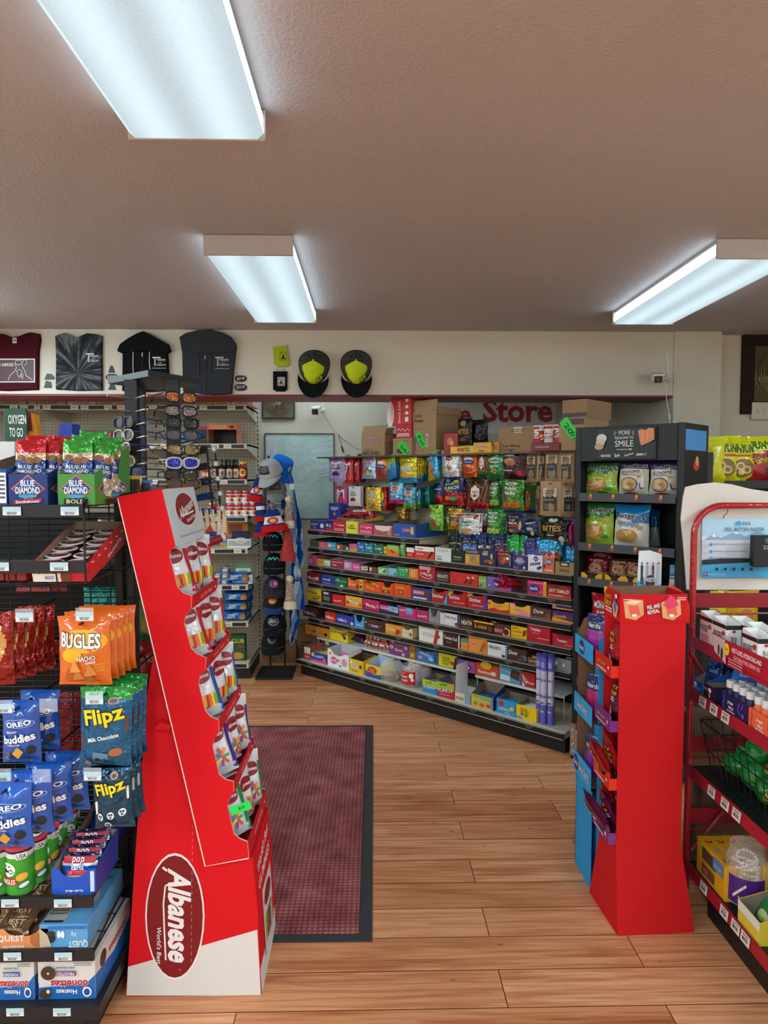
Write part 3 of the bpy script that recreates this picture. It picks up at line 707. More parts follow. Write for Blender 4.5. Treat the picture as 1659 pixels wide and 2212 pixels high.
ROWN={1:'top candy shelf',2:'second candy shelf',3:'third candy shelf',4:'fourth candy shelf',5:'fifth candy shelf',6:'sixth candy shelf',7:'white wire riser',8:'bottom candy deck'}
def short(l):
 for k in(' with',' carrying',' holding',' of '):l=l.split(k)[0]
 return l
W_='f2efe8'
def brand(t,c=W_,o=None,x=.5,y=.52,w=.74,h=.36,r=0,sh=0):return('t',t,x,y,w,h,c,r,o,sh,.02)
def row(ri,z,v,items,dep=.26):
 prev=None
 for it in items:
  c,xl,xr,hp,col,look,ds=it[:7];op=it[7]if len(it)>7 else{}
  x0,x1=cpx(c,xl),cpx(c,xr);vf=v+op.get('dv',0)
  ua,ub=u_at(x0,z,vf),u_at(x1,z,vf)
  um=(ua+ub)/2;dist=projy(GW(um,vf,z))[2];hf=hp/CR[c][2]*dist/FPX
  wd=ub-ua-.003;inner=op.get('inner','84705e');hb=hf*op.get('back',1.12)
  d_=op.get('d',dep)
  mb=cartonmb(wd,hf,hb,d_,col,ds,inner,op.get('side'),op.get('notch',0),op.get('sds',()),op.get('flap',0),op.get('lid',False))
  where=f', {ROWN[ri]}, '+(f'right of the {short(prev)}' if prev else 'leftmost')
  lab=look+where if len((look+where).split())<=16 else look+', '+ROWN[ri]
  o=mb.build('candy_carton',None,GW(um,vf,z),GR);tag(o,lab,'carton',f'open candy cartons on the {ROWN[ri]}')
  bc=op.get('bars',None)
  if bc:
   n=op.get('n',3);th=.016;bm=None;zt=min(hf*.72,hf-.008)
   for k in range(n):
    if bm is None:
     bb=bagmb(wd-.014,.034,th,bc,[('r',.3,.25,.7,.75,op.get('bl',W_))],seed=ri*31+len(look),nx=8,nz=5,crimp=.08,hang=False,pw=8)
     for i_,vv in enumerate(bb.v):bb.v[i_]=vv
     bm=bb.build('candy_bar',None,None,smooth=True)
     ob=bm
    else:ob=bm.copy();COL.objects.link(ob)
    kk=k/max(1,n-1)
    hb_=zt*.5 if op.get('low')else zt
    ob.location=GW(um,vf+.010+.012+kk*(d_-.05)*.8,z+.0035);ob.rotation_euler=(math.radians(-22-6*k),0,GR)
    ob.scale=(1,1,max(.5,(hb_+.012)/.034))
    tag(ob,f'wrapped pieces standing in the {look}, {ROWN[ri]}','candy',f'pieces in the {look}, {ROWN[ri]}')
  prev=look
OP=lambda**k:k
waves=lambda c:[('l',[(.08,.55),(.2,.75),(.32,.55),(.45,.7),(.6,.5),(.75,.68),(.92,.5)],.003,c),('s',.5,.22,.8,.25,c,2)]
row(1,Z1,VS+.012,[
 ('c4',155,320,105,'2b3f9c','blue carton with round orange picture',[brand('Nips','cfe0ff','14204e',.3,.62,.45,.4,8),('e',.82,.5,.12,.25,W_),('e',.3,.28,.1,.14,'e86a2a'),('r',0,0,1,.12,'d04a9a')],OP(lid=True)),
 ('c4',325,405,95,'3a3c78','small navy carton with red band',[('r',0,0,1,.35,'b82838'),('e',.3,.7,.18,.18,'e8b83a'),('e',.7,.62,.18,.2,'4a9ad8')],OP(bars='c03a4a/f')),
 ('c4',408,550,130,'bf1e34','red carton with white squiggle print',waves('f0c8c8')+[brand('red hots',W_,None,.72,.6,.4,.14)],OP(side='8a8a8a',bars='d8304a/f')),
 ('c4',555,692,130,'e6d83e','yellow carton with black lettering',[brand('WILEY','181818',None,.5,.62,.42,.16),brand('WALLABY','181818',None,.5,.42,.55,.16),('e',.12,.5,.06,.12,'b8c83a'),('e',.88,.3,.07,.12,'b8c83a')],OP(inner='d8dca8',back=1.35)),
 ('c4',700,858,125,'d23a68','pink carton with white squiggle print',waves('f0c8d4')+[brand('gummies',W_,None,.72,.6,.4,.14)],OP(side='8a8a8a',bars='e06a8a/f')),
 ('c4',865,1080,110,'d8406a','wide pink carton with clear white dip',[('p',[(.05,1),(.95,1),(.85,.55),(.5,.42),(.12,.6)],'eccfd2'),('r',.2,.12,.38,.42,'2a9a4a'),('e',.55,.26,.12,.16,'e84a3a'),('r',.75,.1,.92,.55,'7ac04a')],OP(back=1.3,bars='e8e0e4/f')),
 ('c4',1083,1335,150,'2a58a8','blue carton with gold bear and red letters',[brand('HARIBO','e8303a',W_,.6,.55,.36,.2),('e',.86,.45,.07,.22,'f0c030'),('e',.86,.7,.06,.13,'f0c030'),brand('HARIBO','e8303a',W_,.16,.15,.28,.12)],OP(back=1.15,bars='c89a2a/f',n=4)),
 ])
row(2,ZS[2],VS+.012,[
 ('c4',150,248,80,'257a44','small green carton with red dot',[('e',.5,.5,.22,.3,'a8283a')],OP(inner='2a2a28')),
 ('c4',250,342,72,'dd5a9c','small pink carton with yellow dot',[('e',.45,.5,.2,.28,'f0c83a'),brand('gum','3a1a2a',None,.5,.5,.35,.25)],OP(inner='2a2a28')),
 ('c4',343,446,76,'3a96d2','small sky blue carton with yellow dot',[('e',.3,.5,.18,.28,'f0c83a'),brand('gum','e0f0ff',None,.68,.5,.4,.25)],OP(inner='2a2a28')),
 ('c4',448,518,64,'b4482c','small rust carton with cream dots',[('e',.35,.5,.2,.28,'e8d8b0'),('e',.72,.45,.14,.2,'3a7a3a')],OP(inner='2a2a28')),
 ('c4',520,590,58,'1e5a3e','small dark green carton with pale leaf',[('e',.72,.4,.2,.26,'c8e0d0')],OP(inner='2a2a28')),
 ('c4',592,684,84,'d85a8a','pink and orange carton with blue lettering',[('p',[(0,0),(1,0),(1,.5),(.6,.4),(0,.2)],'f0962a'),brand('mentos','1e3a8a',W_,.5,.66,.8,.26)],OP(bars='e07a4a')),
 ('c4',686,764,118,'1e6ab4','blue carton with white block letters',[brand('CUBES',W_,None,.5,.5,.7,.18),('e',.2,.8,.08,.06,'cfe8ff'),('e',.8,.2,.08,.06,'cfe8ff')],OP(notch=.12,bars='3a8ad0')),
 ('c4',766,862,118,'1c7c90','teal carton with white block letters',[brand('CUBES',W_,None,.5,.5,.7,.18),('e',.2,.8,.08,.06,'cfe8ff'),('e',.8,.2,.08,.06,'cfe8ff')],OP(notch=.12,bars='3a9aa0')),
 ('c4',864,975,120,'216c4e','green carton with white block letters',[brand('CUBES',W_,None,.5,.5,.7,.18),('e',.2,.85,.06,.05,'cfe8cf'),('e',.8,.2,.08,.06,'cfe8cf')],OP(notch=.12,bars='2a8a5a')),
 ('c4',977,1012,95,'e8c020','narrow yellow carton with green base',[brand('Trolli','181818',None,.5,.6,.8,.16,12),('r',0,0,1,.2,'3a8a2a')],OP(bars='e8c020')),
 ('c4',1014,1150,116,'a6c83c','lime and orange carton with red berries',[('p',[(0,0),(1,0),(1,.35),(0,.65)],'f07a2a'),('e',.4,.45,.1,.12,'c8283a'),('e',.55,.35,.1,.12,'c8283a'),brand('SOUR',W_,'3a6a1a',.5,.75,.6,.16)],OP(inner='9ab8a0',back=1.2,bars='4ab050')),
 ('c4',1152,1170,110,'2a5a3a','thin dark green carton',[('r',.2,.3,.8,.8,'6ac04a')],OP()),
 ('c4',1232,1322,112,'d42a2c','red carton with tall white notched top',[('r',0,.55,1,1,W_),brand('kinder',W_,None,.5,.3,.6,.14)],OP(notch=.4)),
 ('c4',1328,1545,140,'e4402e','wide red carton with white top and dark bars',[('r',0,.62,1,1,W_),('p',[(.62,.05),(.72,.05),(.98,.6),(.88,.7)],'3a2018'),brand('kinder',W_,None,.3,.4,.4,.12),brand('bueno','7a1010',None,.3,.82,.3,.12)],OP(back=1.3,inner='7a5a44',notch=.15)),
 ('cb',260,412,125,'e4ebe6','white carton with green script',[brand('Junior','1e6a3c',None,.25,.32,.36,.17),brand('Mints','1e6a3c',None,.3,.14,.32,.15),('s',.5,.8,.7,.2,'a8b8ac',2)],OP(inner='dfe8e0',back=1.2,bars='cfe8d8/f')),
 ('cb',416,540,120,'1b1f1e','black carton with pale green lettering',[brand('Wonderful','c8d8b0',None,.45,.45,.6,.14),brand('PISTACHIOS','6a9a3a',None,.45,.25,.6,.12)],OP(bars='1a1c1a/f',n=4)),
 ('cb',542,682,140,'d89c48','tan peanut carton with navy top',[('r',0,.68,1,1,'1c2a56'),brand('PLANTERS','e8b030',None,.5,.84,.8,.16),('e',.2,.35,.1,.25,'e8b860'),('e',.55,.3,.2,.16,'b87a38'),('e',.7,.18,.25,.12,'c88a44'),('r',.45,.45,.75,.62,'5a9ac8')],OP(side='1c2a56')),
 ('cb',684,836,150,'1d2b56','navy trail mix carton with brown nuts',[brand('trail',W_,None,.35,.9,.3,.1),brand('MIX','f0e0b0',None,.35,.74,.36,.18),('e',.55,.3,.14,.12,'9a3a2a'),('e',.7,.26,.14,.13,'b07a44'),('e',.82,.36,.12,.12,'8a4a2a'),('e',.38,.3,.1,.08,'a85a30'),('e',.75,.62,.07,.17,'e8c868')],OP(side='1d2b56')),
 ('cb',848,986,150,'1c2850','navy peanut carton with red picture',[('r',.12,.3,.78,.72,'b82a2a'),brand('PLANTERS','e8b030',None,.45,.85,.7,.14),('e',.4,.35,.16,.14,'a86038'),('e',.5,.55,.1,.16,'c87a40'),('e',.72,.6,.1,.1,W_),('s',.9,.5,.08,.7,W_,6)],OP(side='1c2850')),
 ('cb',990,1132,130,'23366e','navy almond carton with diamond badge',[('p',[(.1,.62),(.5,.98),(.9,.62),(.5,.3)],'e8703a'),('p',[(.14,.62),(.5,.94),(.86,.62),(.5,.34)],'1c4a9c'),brand('BLUE',W_,None,.5,.76,.34,.14),brand('DIAMOND',W_,None,.5,.6,.56,.14),('e',.5,.46,.2,.06,'3aa0c8'),('s',.25,.14,.35,.16,'e07060',2),('e',.82,.16,.07,.1,W_)],OP(side='23366e')),
 ('cb',1136,1274,150,'ecebf0','white almond carton with blueberries',[('p',[(.3,.78),(.55,.98),(.8,.78),(.55,.6)],'1c4a9c'),brand('DIAMOND',W_,None,.55,.78,.4,.08),('p',[(.15,.32),(.85,.45),(.85,.6),(.15,.48)],'2a2c6a'),brand('Blueberry',W_,None,.5,.46,.55,.09,8),('e',.75,.2,.12,.1,'2c3474'),('e',.88,.27,.1,.1,'2c3474')],OP(side='ecebf0',inner='a09488',back=1.75,d=.3)),
 ('cb',1278,1386,140,'ea6238','orange almond carton with blue diamond',[('p',[(.1,.72),(.5,.98),(.9,.72),(.5,.45)],'1c6ab0'),brand('BLUE',W_,None,.5,.8,.34,.1),brand('DIAMOND',W_,None,.5,.7,.5,.1),('e',.12,.42,.1,.12,'6a2a18'),('s',.55,.15,.7,.16,W_,2)],OP(side='1c6a8a')),
 ('cb',1392,1572,115,'a08556','tan carton with cut window and dark bars',[brand('FERRERO','3a2a18',None,.5,.3,.55,.22),('p',[(.22,.98),(.78,.98),(.74,.62),(.26,.62)],'3a2420'),('e',.5,.8,.2,.1,'d8c8a0')],OP(back=1.05)),
 ])
row(3,ZS[3],VS+.012,[
 ('c4',135,231,108,'d05c92','pink carton with dark logo',[('e',.3,.4,.16,.25,'e8a0c0'),brand('Pez','7a1a4a',None,.4,.7,.3,.2)],OP(back=1.3,inner='4a2a3a')),
 ('c4',233,303,78,'f0a62c','small amber carton with purple word',[brand('bit','5a2a5a',None,.6,.6,.5,.25)],OP()),
 ('c4',305,385,80,'86b472','small pale green carton with white label',[('r',.1,.25,.9,.8,W_),brand('Spree','2a5a2a',None,.5,.5,.6,.25)],OP()),
 ('c4',387,533,92,'9a2542','maroon carton with white open side',[brand('Dark',W_,None,.3,.35,.3,.2),('s',.5,.7,.8,.2,'e8b8c8',1)],OP(side='e8e0e0',inner='dcd0d4',back=1.4)),
 ('c4',535,623,84,'d48ab6','mauve carton with blue label',[('r',.08,.3,.6,.75,W_),brand('Pink','3a4a9a',None,.34,.52,.4,.25)],OP(inner='e0c8d8',back=1.5)),
 ('c4',625,717,76,'de5c92','bright pink carton with white script',[brand('Trident',W_,None,.5,.5,.75,.25)],OP(inner='e0c8d8')),
 ('c4',719,808,76,'5c4436','brown carton with cream name panel',[('r',.06,.2,.92,.78,'e0d8c0'),brand('ALTOIDS','2a3a2a',None,.5,.5,.72,.3)],OP(inner='2a201a')),
 ('c4',812,905,64,'754234','brown carton with torn white front',[('p',[(.1,.9),(.35,.9),(.3,.3),(.14,.25)],W_)],OP(inner='3a241c',back=1.3)),
 ('c4',912,1024,72,'98c486','pale green fruit print carton',[('e',.3,.4,.14,.22,'d8e8a0'),('e',.7,.5,.16,.25,'4a8a4a'),('e',.55,.75,.1,.14,'e8f0d8')],OP(back=1.3,inner='c0d8b8')),
 ('c4',1028,1128,82,'86bce0','light blue carton with white script',[brand('Trident',W_,'2a6ab0',.5,.55,.7,.25,10),('e',.8,.25,.14,.18,'3a8a4a')],OP(inner='8a9aa8')),
 ('c4',1131,1257,108,'28a25a','green mint carton with leaf outline',[('e',.45,.38,.2,.22,'c8ecc8'),('e',.45,.38,.17,.19,'28a25a'),brand('spearmint',W_,None,.5,.74,.6,.12),('p',[(.82,.9),(.95,.9),(.95,.55),(.82,.55)],'e8c83a')],OP(back=1.2,bars='2a9a5a')),
 ('c4',1259,1366,108,'f2822c','orange carton with orange slice',[('e',.45,.4,.24,.26,'f8d8a8'),('e',.45,.4,.19,.2,'f2a04a'),brand('orange',W_,None,.5,.76,.5,.12)],OP(back=1.2,bars='e88a3a')),
 ('c4',1369,1556,152,'c01c40','crimson carton with pink notched top',[('r',.05,.75,.75,1,'e0a0a8'),brand('Laffy',W_,None,.33,.45,.4,.22,-8),brand('Taffy',W_,None,.62,.36,.4,.2,8),('r',.55,.55,.68,.85,'e8c02a'),('l',[(.1,.4),(.18,.25),(.4,.15),(.7,.12),(.85,.3)],.003,W_)],OP(bars='c83a5a',back=1.05)),
 ('c5',50,186,106,'48302a','dark brown carton with silver name',[brand("HERSHEY'S",'d8d4cc',None,.5,.55,.8,.34),('s',.5,.2,.7,.12,'b0a8a0',1)],OP(bars='3a2420')),
 ('c5',188,465,118,'d6302c','long red carton with two wafer fingers',[('p',[(.50,.12),(.58,.12),(.7,.62),(.62,.66)],'5a2418'),('p',[(.66,.12),(.74,.12),(.88,.66),(.78,.7)],'6a2c1c'),('e',.66,.64,.05,.1,'e8c8a0'),('e',.83,.68,.05,.1,'e8c8a0'),('l',[(.02,.98),(.2,.55),(.2,.02)],.0015,'a01c1c'),brand('kit kat','e86a60',None,.36,.45,.14,.14)],OP(inner='8a4a38',back=1.05)),
 ('c5',468,546,112,'86b846','green sherbet pouch carton, half hidden',[brand('Fun D',W_,'2a4a2a',.5,.62,.8,.28),('e',.3,.2,.2,.14,'7a4ab0')],OP(bars='8aa84a/f',back=1.3)),
 ('c5',549,786,116,'7c62c4','long violet carton with magenta right half',[('p',[(.5,0),(1,0),(1,1),(.62,1)],'cf4a9c'),('e',.48,.5,.22,.34,'22308c'),brand('Nerds',W_,None,.48,.5,.32,.32,4),('e',.1,.3,.03,.1,'d8c8f0'),('l',[(.85,.3),(.9,.5),(.95,.35)],.003,'f0a0d0')],OP(inner='b8a8d8',back=1.1,bars='9a5ac0/f')),
 ('c5',943,1132,138,'d2205c','pink carton with blue blob logo and yellow edge',[('r',.84,0,1,1,'e8c024'),('s',.92,.5,.05,.8,'a02030',9),('e',.34,.45,.3,.28,'22308c'),brand('Nerds',W_,None,.34,.45,.42,.24,4),('e',.74,.22,.1,.12,'e84a6a'),('s',.45,.85,.7,.12,'f0b8c8',1)],OP(bars='d04a7a/f',back=1.15)),
 ('c5',1138,1372,126,'b0221e','deep red carton with slanted cream letters',[('p',[(0,0),(1,0),(1,.18),(0,.3)],'e03a1a'),('p',[(0,.95),(.3,.6),(.7,1),(1,.7),(1,1),(0,1)],'7a1414'),brand('HOT TAMALES','f4ead0','5a0c0c',.5,.52,.84,.3,0,.2),('s',.4,.16,.6,.1,W_,1)],OP(inner='5a1c18',side='6a1a16',back=1.1)),
 ])
for k in range(7):
 pass
row(4,ZS[4],VS+.012,[
 ('c4',118,272,110,'8e1d2a','dark red carton with white name',[brand('Mounds',W_,'4a0c14',.4,.45,.62,.3),('r',.7,.3,.86,.6,'e8e0d8'),('s',.4,.14,.6,.1,'e8c0c0',1)],OP(bars='7a1c28/f',back=1.35)),
 ('c4',276,428,108,'2645a4','royal blue carton with white name',[brand('Almond Joy',W_,'10205a',.45,.5,.66,.3),('e',.82,.45,.12,.2,'5a3826'),('s',.45,.15,.6,.1,'c8d0f0',1)],OP(bars='2a3a8a/f')),
 ('c4',431,574,106,'1d6c4a','forest green carton with white peak',[('r',.04,.55,.9,.6,'c8dcd0'),('p',[(.4,.04),(.55,.26),(.72,.04)],W_),('r',.04,.8,.96,.84,'0e3c28'),brand('YORK','d8e8d8',None,.25,.74,.25,.16)],OP(bars='1a5a3e/f')),
 ('c4',577,702,116,'f05824','orange carton with yellow script and cup picture',[brand('Reese\'s','f8d020','6a2410',.36,.68,.5,.24,6),brand('FAST BREAK',W_,'6a2410',.42,.4,.66,.18),('e',.88,.25,.14,.2,'7a4426')],OP(notch=.18,side='e8c020')),
 ('c4',704,748,118,'e8c02c','narrow yellow king size carton',[brand('KING','5a2410',None,.5,.7,.7,.14),('e',.5,.3,.35,.16,'6a3a20')],OP()),
 ('c4',751,948,122,'ef5320','orange carton with curved cut-out',[brand('Reese\'s','f8d020','6a2410',.42,.36,.5,.24,-8),('e',.14,.78,.05,.08,'6a2410'),('e',.8,.6,.04,.06,'f8d8b0')],OP(notch=.35,side='ef5320',bars='e87a3a',bl='f0c020')),
 ('c4',951,1088,126,'ef5320','orange carton with deep notch and cup drawing',[brand('Reese\'s','f8d020','6a2410',.42,.52,.6,.2),('r',.1,.1,.7,.32,'4a2010'),('e',.4,.22,.16,.08,'d8a050')],OP(notch=.4,side='ef5320')),
 ('c4',1091,1286,142,'ef5320','tall plain orange carton with cup drawing',[brand('Reese\'s','f8d020','6a2410',.4,.72,.5,.22),('r',.28,.2,.54,.46,'5a2a14'),('e',.41,.34,.1,.08,'d8a050')],OP(side='ef5320',back=1.1,bars='e87a3a')),
 ('c4',1289,1510,130,'25449c','blue carton with red boxed name',[('r',.06,.38,.68,.8,'c8203a'),brand('CRUNCH',W_,None,.37,.6,.54,.26),('p',[(.66,.1),(.72,.75),(.95,.72),(.88,.1)],'6a3c26'),('r',.1,.06,.8,.2,'e8e8f0')],OP(bars='3050a8/f')),
 ('c5',8,166,128,'c4181e','red carton with blue right corner',[('p',[(.75,0),(1,0),(1,.95),(.92,.5)],'4aa8dc'),('p',[(0,.6),(.12,1),(.2,1),(.08,.6)],'3aa04a'),brand('Skittles',W_,'6a0c10',.4,.5,.68,.28)],OP(notch=.25,bars='b8202a/f')),
 ('c5',170,352,140,'c4181e','red carton with green corner and notch',[('p',[(0,.75),(.2,.95),(.3,1),(0,1)],'3aa04a'),('p',[(0,.6),(.3,.9),(.26,.98),(0,.74)],'e8c020'),brand('Skittles',W_,'6a0c10',.35,.55,.58,.26),('s',.6,.2,.6,.12,'f0b0a8',1)],OP(notch=.25,bars='c02a30/f')),
 ('c5',356,552,150,'c01c2a','red and purple carton with rainbow corner',[('p',[(.75,0),(1,0),(1,1),(.9,1)],'6a2c88'),('p',[(0,.75),(.2,.95),(.3,1),(0,1)],'e87a20'),('p',[(0,.68),(.3,.88),(.26,.94),(0,.76)],'e8c020'),brand('Skittles',W_,'4a0c30',.4,.55,.58,.24),('s',.55,.2,.6,.12,'e8b8d0',1)],OP(notch=.2,side='6a2c88',bars='7a3a90/f')),
 ('c5',556,766,108,'f0b020','amber carton with red lower swirl',[('p',[(0,.0),(1,0),(1,.3),(.6,.2),(.3,.35),(0,.15)],'d82c2c'),brand('Starburst','e84a20','f8e8a0',.5,.58,.5,.26,6),('e',.08,.7,.05,.14,'e03030')],OP(notch=.25,side='c8202c')),
 ('c5',769,974,110,'f0b83a','amber carton with pink swirls',[('p',[(.3,0),(1,0),(1,.3),(.7,.4),(.5,.2)],'e88ab0'),('p',[(0,1),(.3,1),(.18,.7),(0,.8)],'e8a0c0'),brand('Starburst','d83a5a','f8e8a0',.48,.52,.42,.24,6)],OP(notch=.25,side='e88ab0')),
 ('c5',978,1178,106,'5a342c','brown carton with white cursive name',[brand('Dove','f0e8dc',None,.38,.66,.48,.36,0,.2),('e',.85,.35,.12,.28,'7a4a3a'),('p',[(0,0),(1,0),(1,.15),(0,.1)],'8a6a5a')],OP(back=1.2)),
 ('c5',1183,1396,108,'3c2a74','violet carton with orange base, lower of two',[('p',[(0,0),(1,0),(1,.15),(0,.4)],'ee8e2a'),brand('Caramello','f0a83a',None,.38,.55,.62,.3),('e',.86,.5,.1,.2,'6a3a20')],OP(lid=True,d=.2)),
 ])
# second violet carton stacked on the first
uu=u_at(cpx('c5',1290),ZS[4],VS+.02)
row(4,ZS[4]+.0695,VS+.02,[('c5',1186,1398,100,'3c2a74','violet carton with cream torn ends, upper of two',[('p',[(0,.9),(.16,.6),(.18,.2),(0,.2)],'cfc0a8'),('p',[(0,0),(1,0),(1,.12),(0,.16)],'ee8e2a')],OP(d=.2,notch=.2))])
row(5,ZS[5],VS+.012,[
 ('c4',118,277,134,'f2d424','yellow carton with blue name and crumble bar',[brand('Butterfinger','2444a0',None,.42,.64,.74,.22,-4),('e',.7,.25,.28,.14,'7a5230',14),('e',.72,.27,.22,.08,'e8a83a',14)],OP(bars='d8b020/f',back=1.1)),
 ('c4',281,398,118,'3c2622','dark chocolate brown carton with pale label',[('r',.2,.78,.7,.98,'cfc8c0'),('s',.5,.4,.6,.4,'b8a898',3)],OP(side='3c2622')),
 ('c4',404,546,110,'d8222a','red carton with small white name',[brand('kinder',W_,None,.36,.4,.4,.16),brand('5th',W_,None,.62,.44,.16,.18),('e',.82,.4,.1,.2,'8a5a30',30)],OP(back=1.15)),
 ('c4',551,736,124,'f0b028','amber carton with white fruit chew name',[brand('Mamba',W_,'3a5a20',.52,.52,.6,.3,-6),('e',.14,.4,.1,.14,'d8323a'),('e',.9,.35,.08,.16,'e05a2a'),('r',0,.0,1,.12,'e86a2a')],OP(bars='e8b04a/f',side='4a8ac0',back=1.15)),
 ('c4',740,932,124,'c42a5c','raspberry carton with white fruit chew name',[brand('Mamba',W_,'2a4a1a',.5,.48,.56,.28,-6),('e',.1,.3,.08,.14,'7a1a3a'),('e',.9,.5,.08,.16,'e87a9a'),('r',0,.0,1,.1,'8a1a4a')],OP(bars='c83a6a/f',back=1.2)),
 ('c4',934,1146,94,'28285a','navy candy rope carton with pink and blue top',[('p',[(0,.5),(.5,.35),(.5,1),(0,1)],'e04a92'),('p',[(.48,.4),(1,.3),(1,1),(.48,1)],'6ab4e0'),brand('SweeTARTS',W_,'a01c5a',.3,.66,.44,.2),('e',.72,.7,.08,.16,'e86a4a'),('e',.9,.45,.06,.14,'f0d040')],OP(bars='384890/f')),
 ('c4',1149,1340,112,'d22c7c','magenta candy rope carton with blue panel',[('r',.42,.35,.8,1,'6ab4e0'),brand('SweeTARTS',W_,'a01c5a',.22,.68,.36,.18),brand('Ropes','d22c7c',None,.6,.5,.28,.2,-8)],OP(side='c02668',back=1.15,bars='8a2a5a/f')),
 ('c4',1342,1478,112,'cc2a74','second magenta carton with white name',[brand('SweeTARTS',W_,'7a1a3a',.5,.42,.8,.2)],OP(back=1.15)),
 ('c4',1482,1604,150,'98989e','grey plain carton with faded red name',[brand('Payday','a04a5a',None,.5,.45,.7,.18)],OP(notch=.55,inner='b0b0b4')),
 ('c4',1606,1655,130,'dcdad6','white upright carton flap',[('r',.0,0,.1,1,'b8b4b0')],OP()),
 ('c5',131,284,118,'e4e2e4','white carton with blue end and maroon name',[brand('Baby Ruth','a02a3a',W_,.45,.66,.7,.26,-4),('r',.86,0,1,1,'1e3a8c'),('e',.85,.2,.16,.14,'6a4426')],OP(bars='d8d4d0/f',side='1e3a8c',back=1.2)),
 ('c5',287,416,108,'4a201c','brown toffee carton with cream capitals',[brand('HEATH','f0e4c8',None,.5,.55,.8,.4),('s',.5,.14,.7,.1,'c0a890',1)],OP()),
 ('c5',419,616,100,'2a1c18','black-brown carton with yellow band and capitals',[('r',0,.84,1,1,'f0b428'),brand('5','f0b428',None,.1,.48,.1,.42),brand("AVENUE",'f0a428',None,.44,.45,.46,.32,0,.15),('e',.84,.4,.12,.26,'6a4024')],OP(bars='40281e/f')),
 ('c5',620,778,108,'5c2c24','brown carton with peach panel and round chocolate',[('p',[(.5,0),(1,0),(1,.6),(.7,.8)],'eea070'),brand('ROLO','e84a3a',W_,.28,.4,.5,.3,0,.2),('e',.76,.36,.16,.28,'4a2418')],OP(back=1.3)),
 ('c5',782,938,118,'efc022','yellow carton with red name and brown bar',[brand("HERSHEY'S",'4a2418',None,.3,.82,.4,.12),brand('mr.goodbar','c0281e',None,.4,.56,.66,.2),('p',[(.74,.2),(.95,.35),(.98,.8),(.8,.7)],'6a3c20'),('s',.35,.2,.5,.1,'8a6a20',1)],OP(back=1.2)),
 ('c5',941,1168,196,'c21830','tall red licorice carton with white name',[brand('Twizzlers',W_,'5a0c18',.36,.62,.46,.16,-3),('s',.7,.2,.5,.1,'f0a8b0',1),brand('pull n peel','f0b0b0',None,.38,.44,.26,.08)],OP(bars='c82a3a/f',side='a81428',back=1.05)),
 ('c5',1186,1404,118,'c21830','low red licorice carton with cut-down front',[('p',[(.1,1),(.9,1),(.9,.8),(.55,.62),(.25,.8)],'8a1020'),brand('Twizzlers',W_,'5a0c18',.45,.48,.46,.22),('s',.75,.18,.4,.1,'f0a8b0',1)],OP(back=1.1)),
 ])
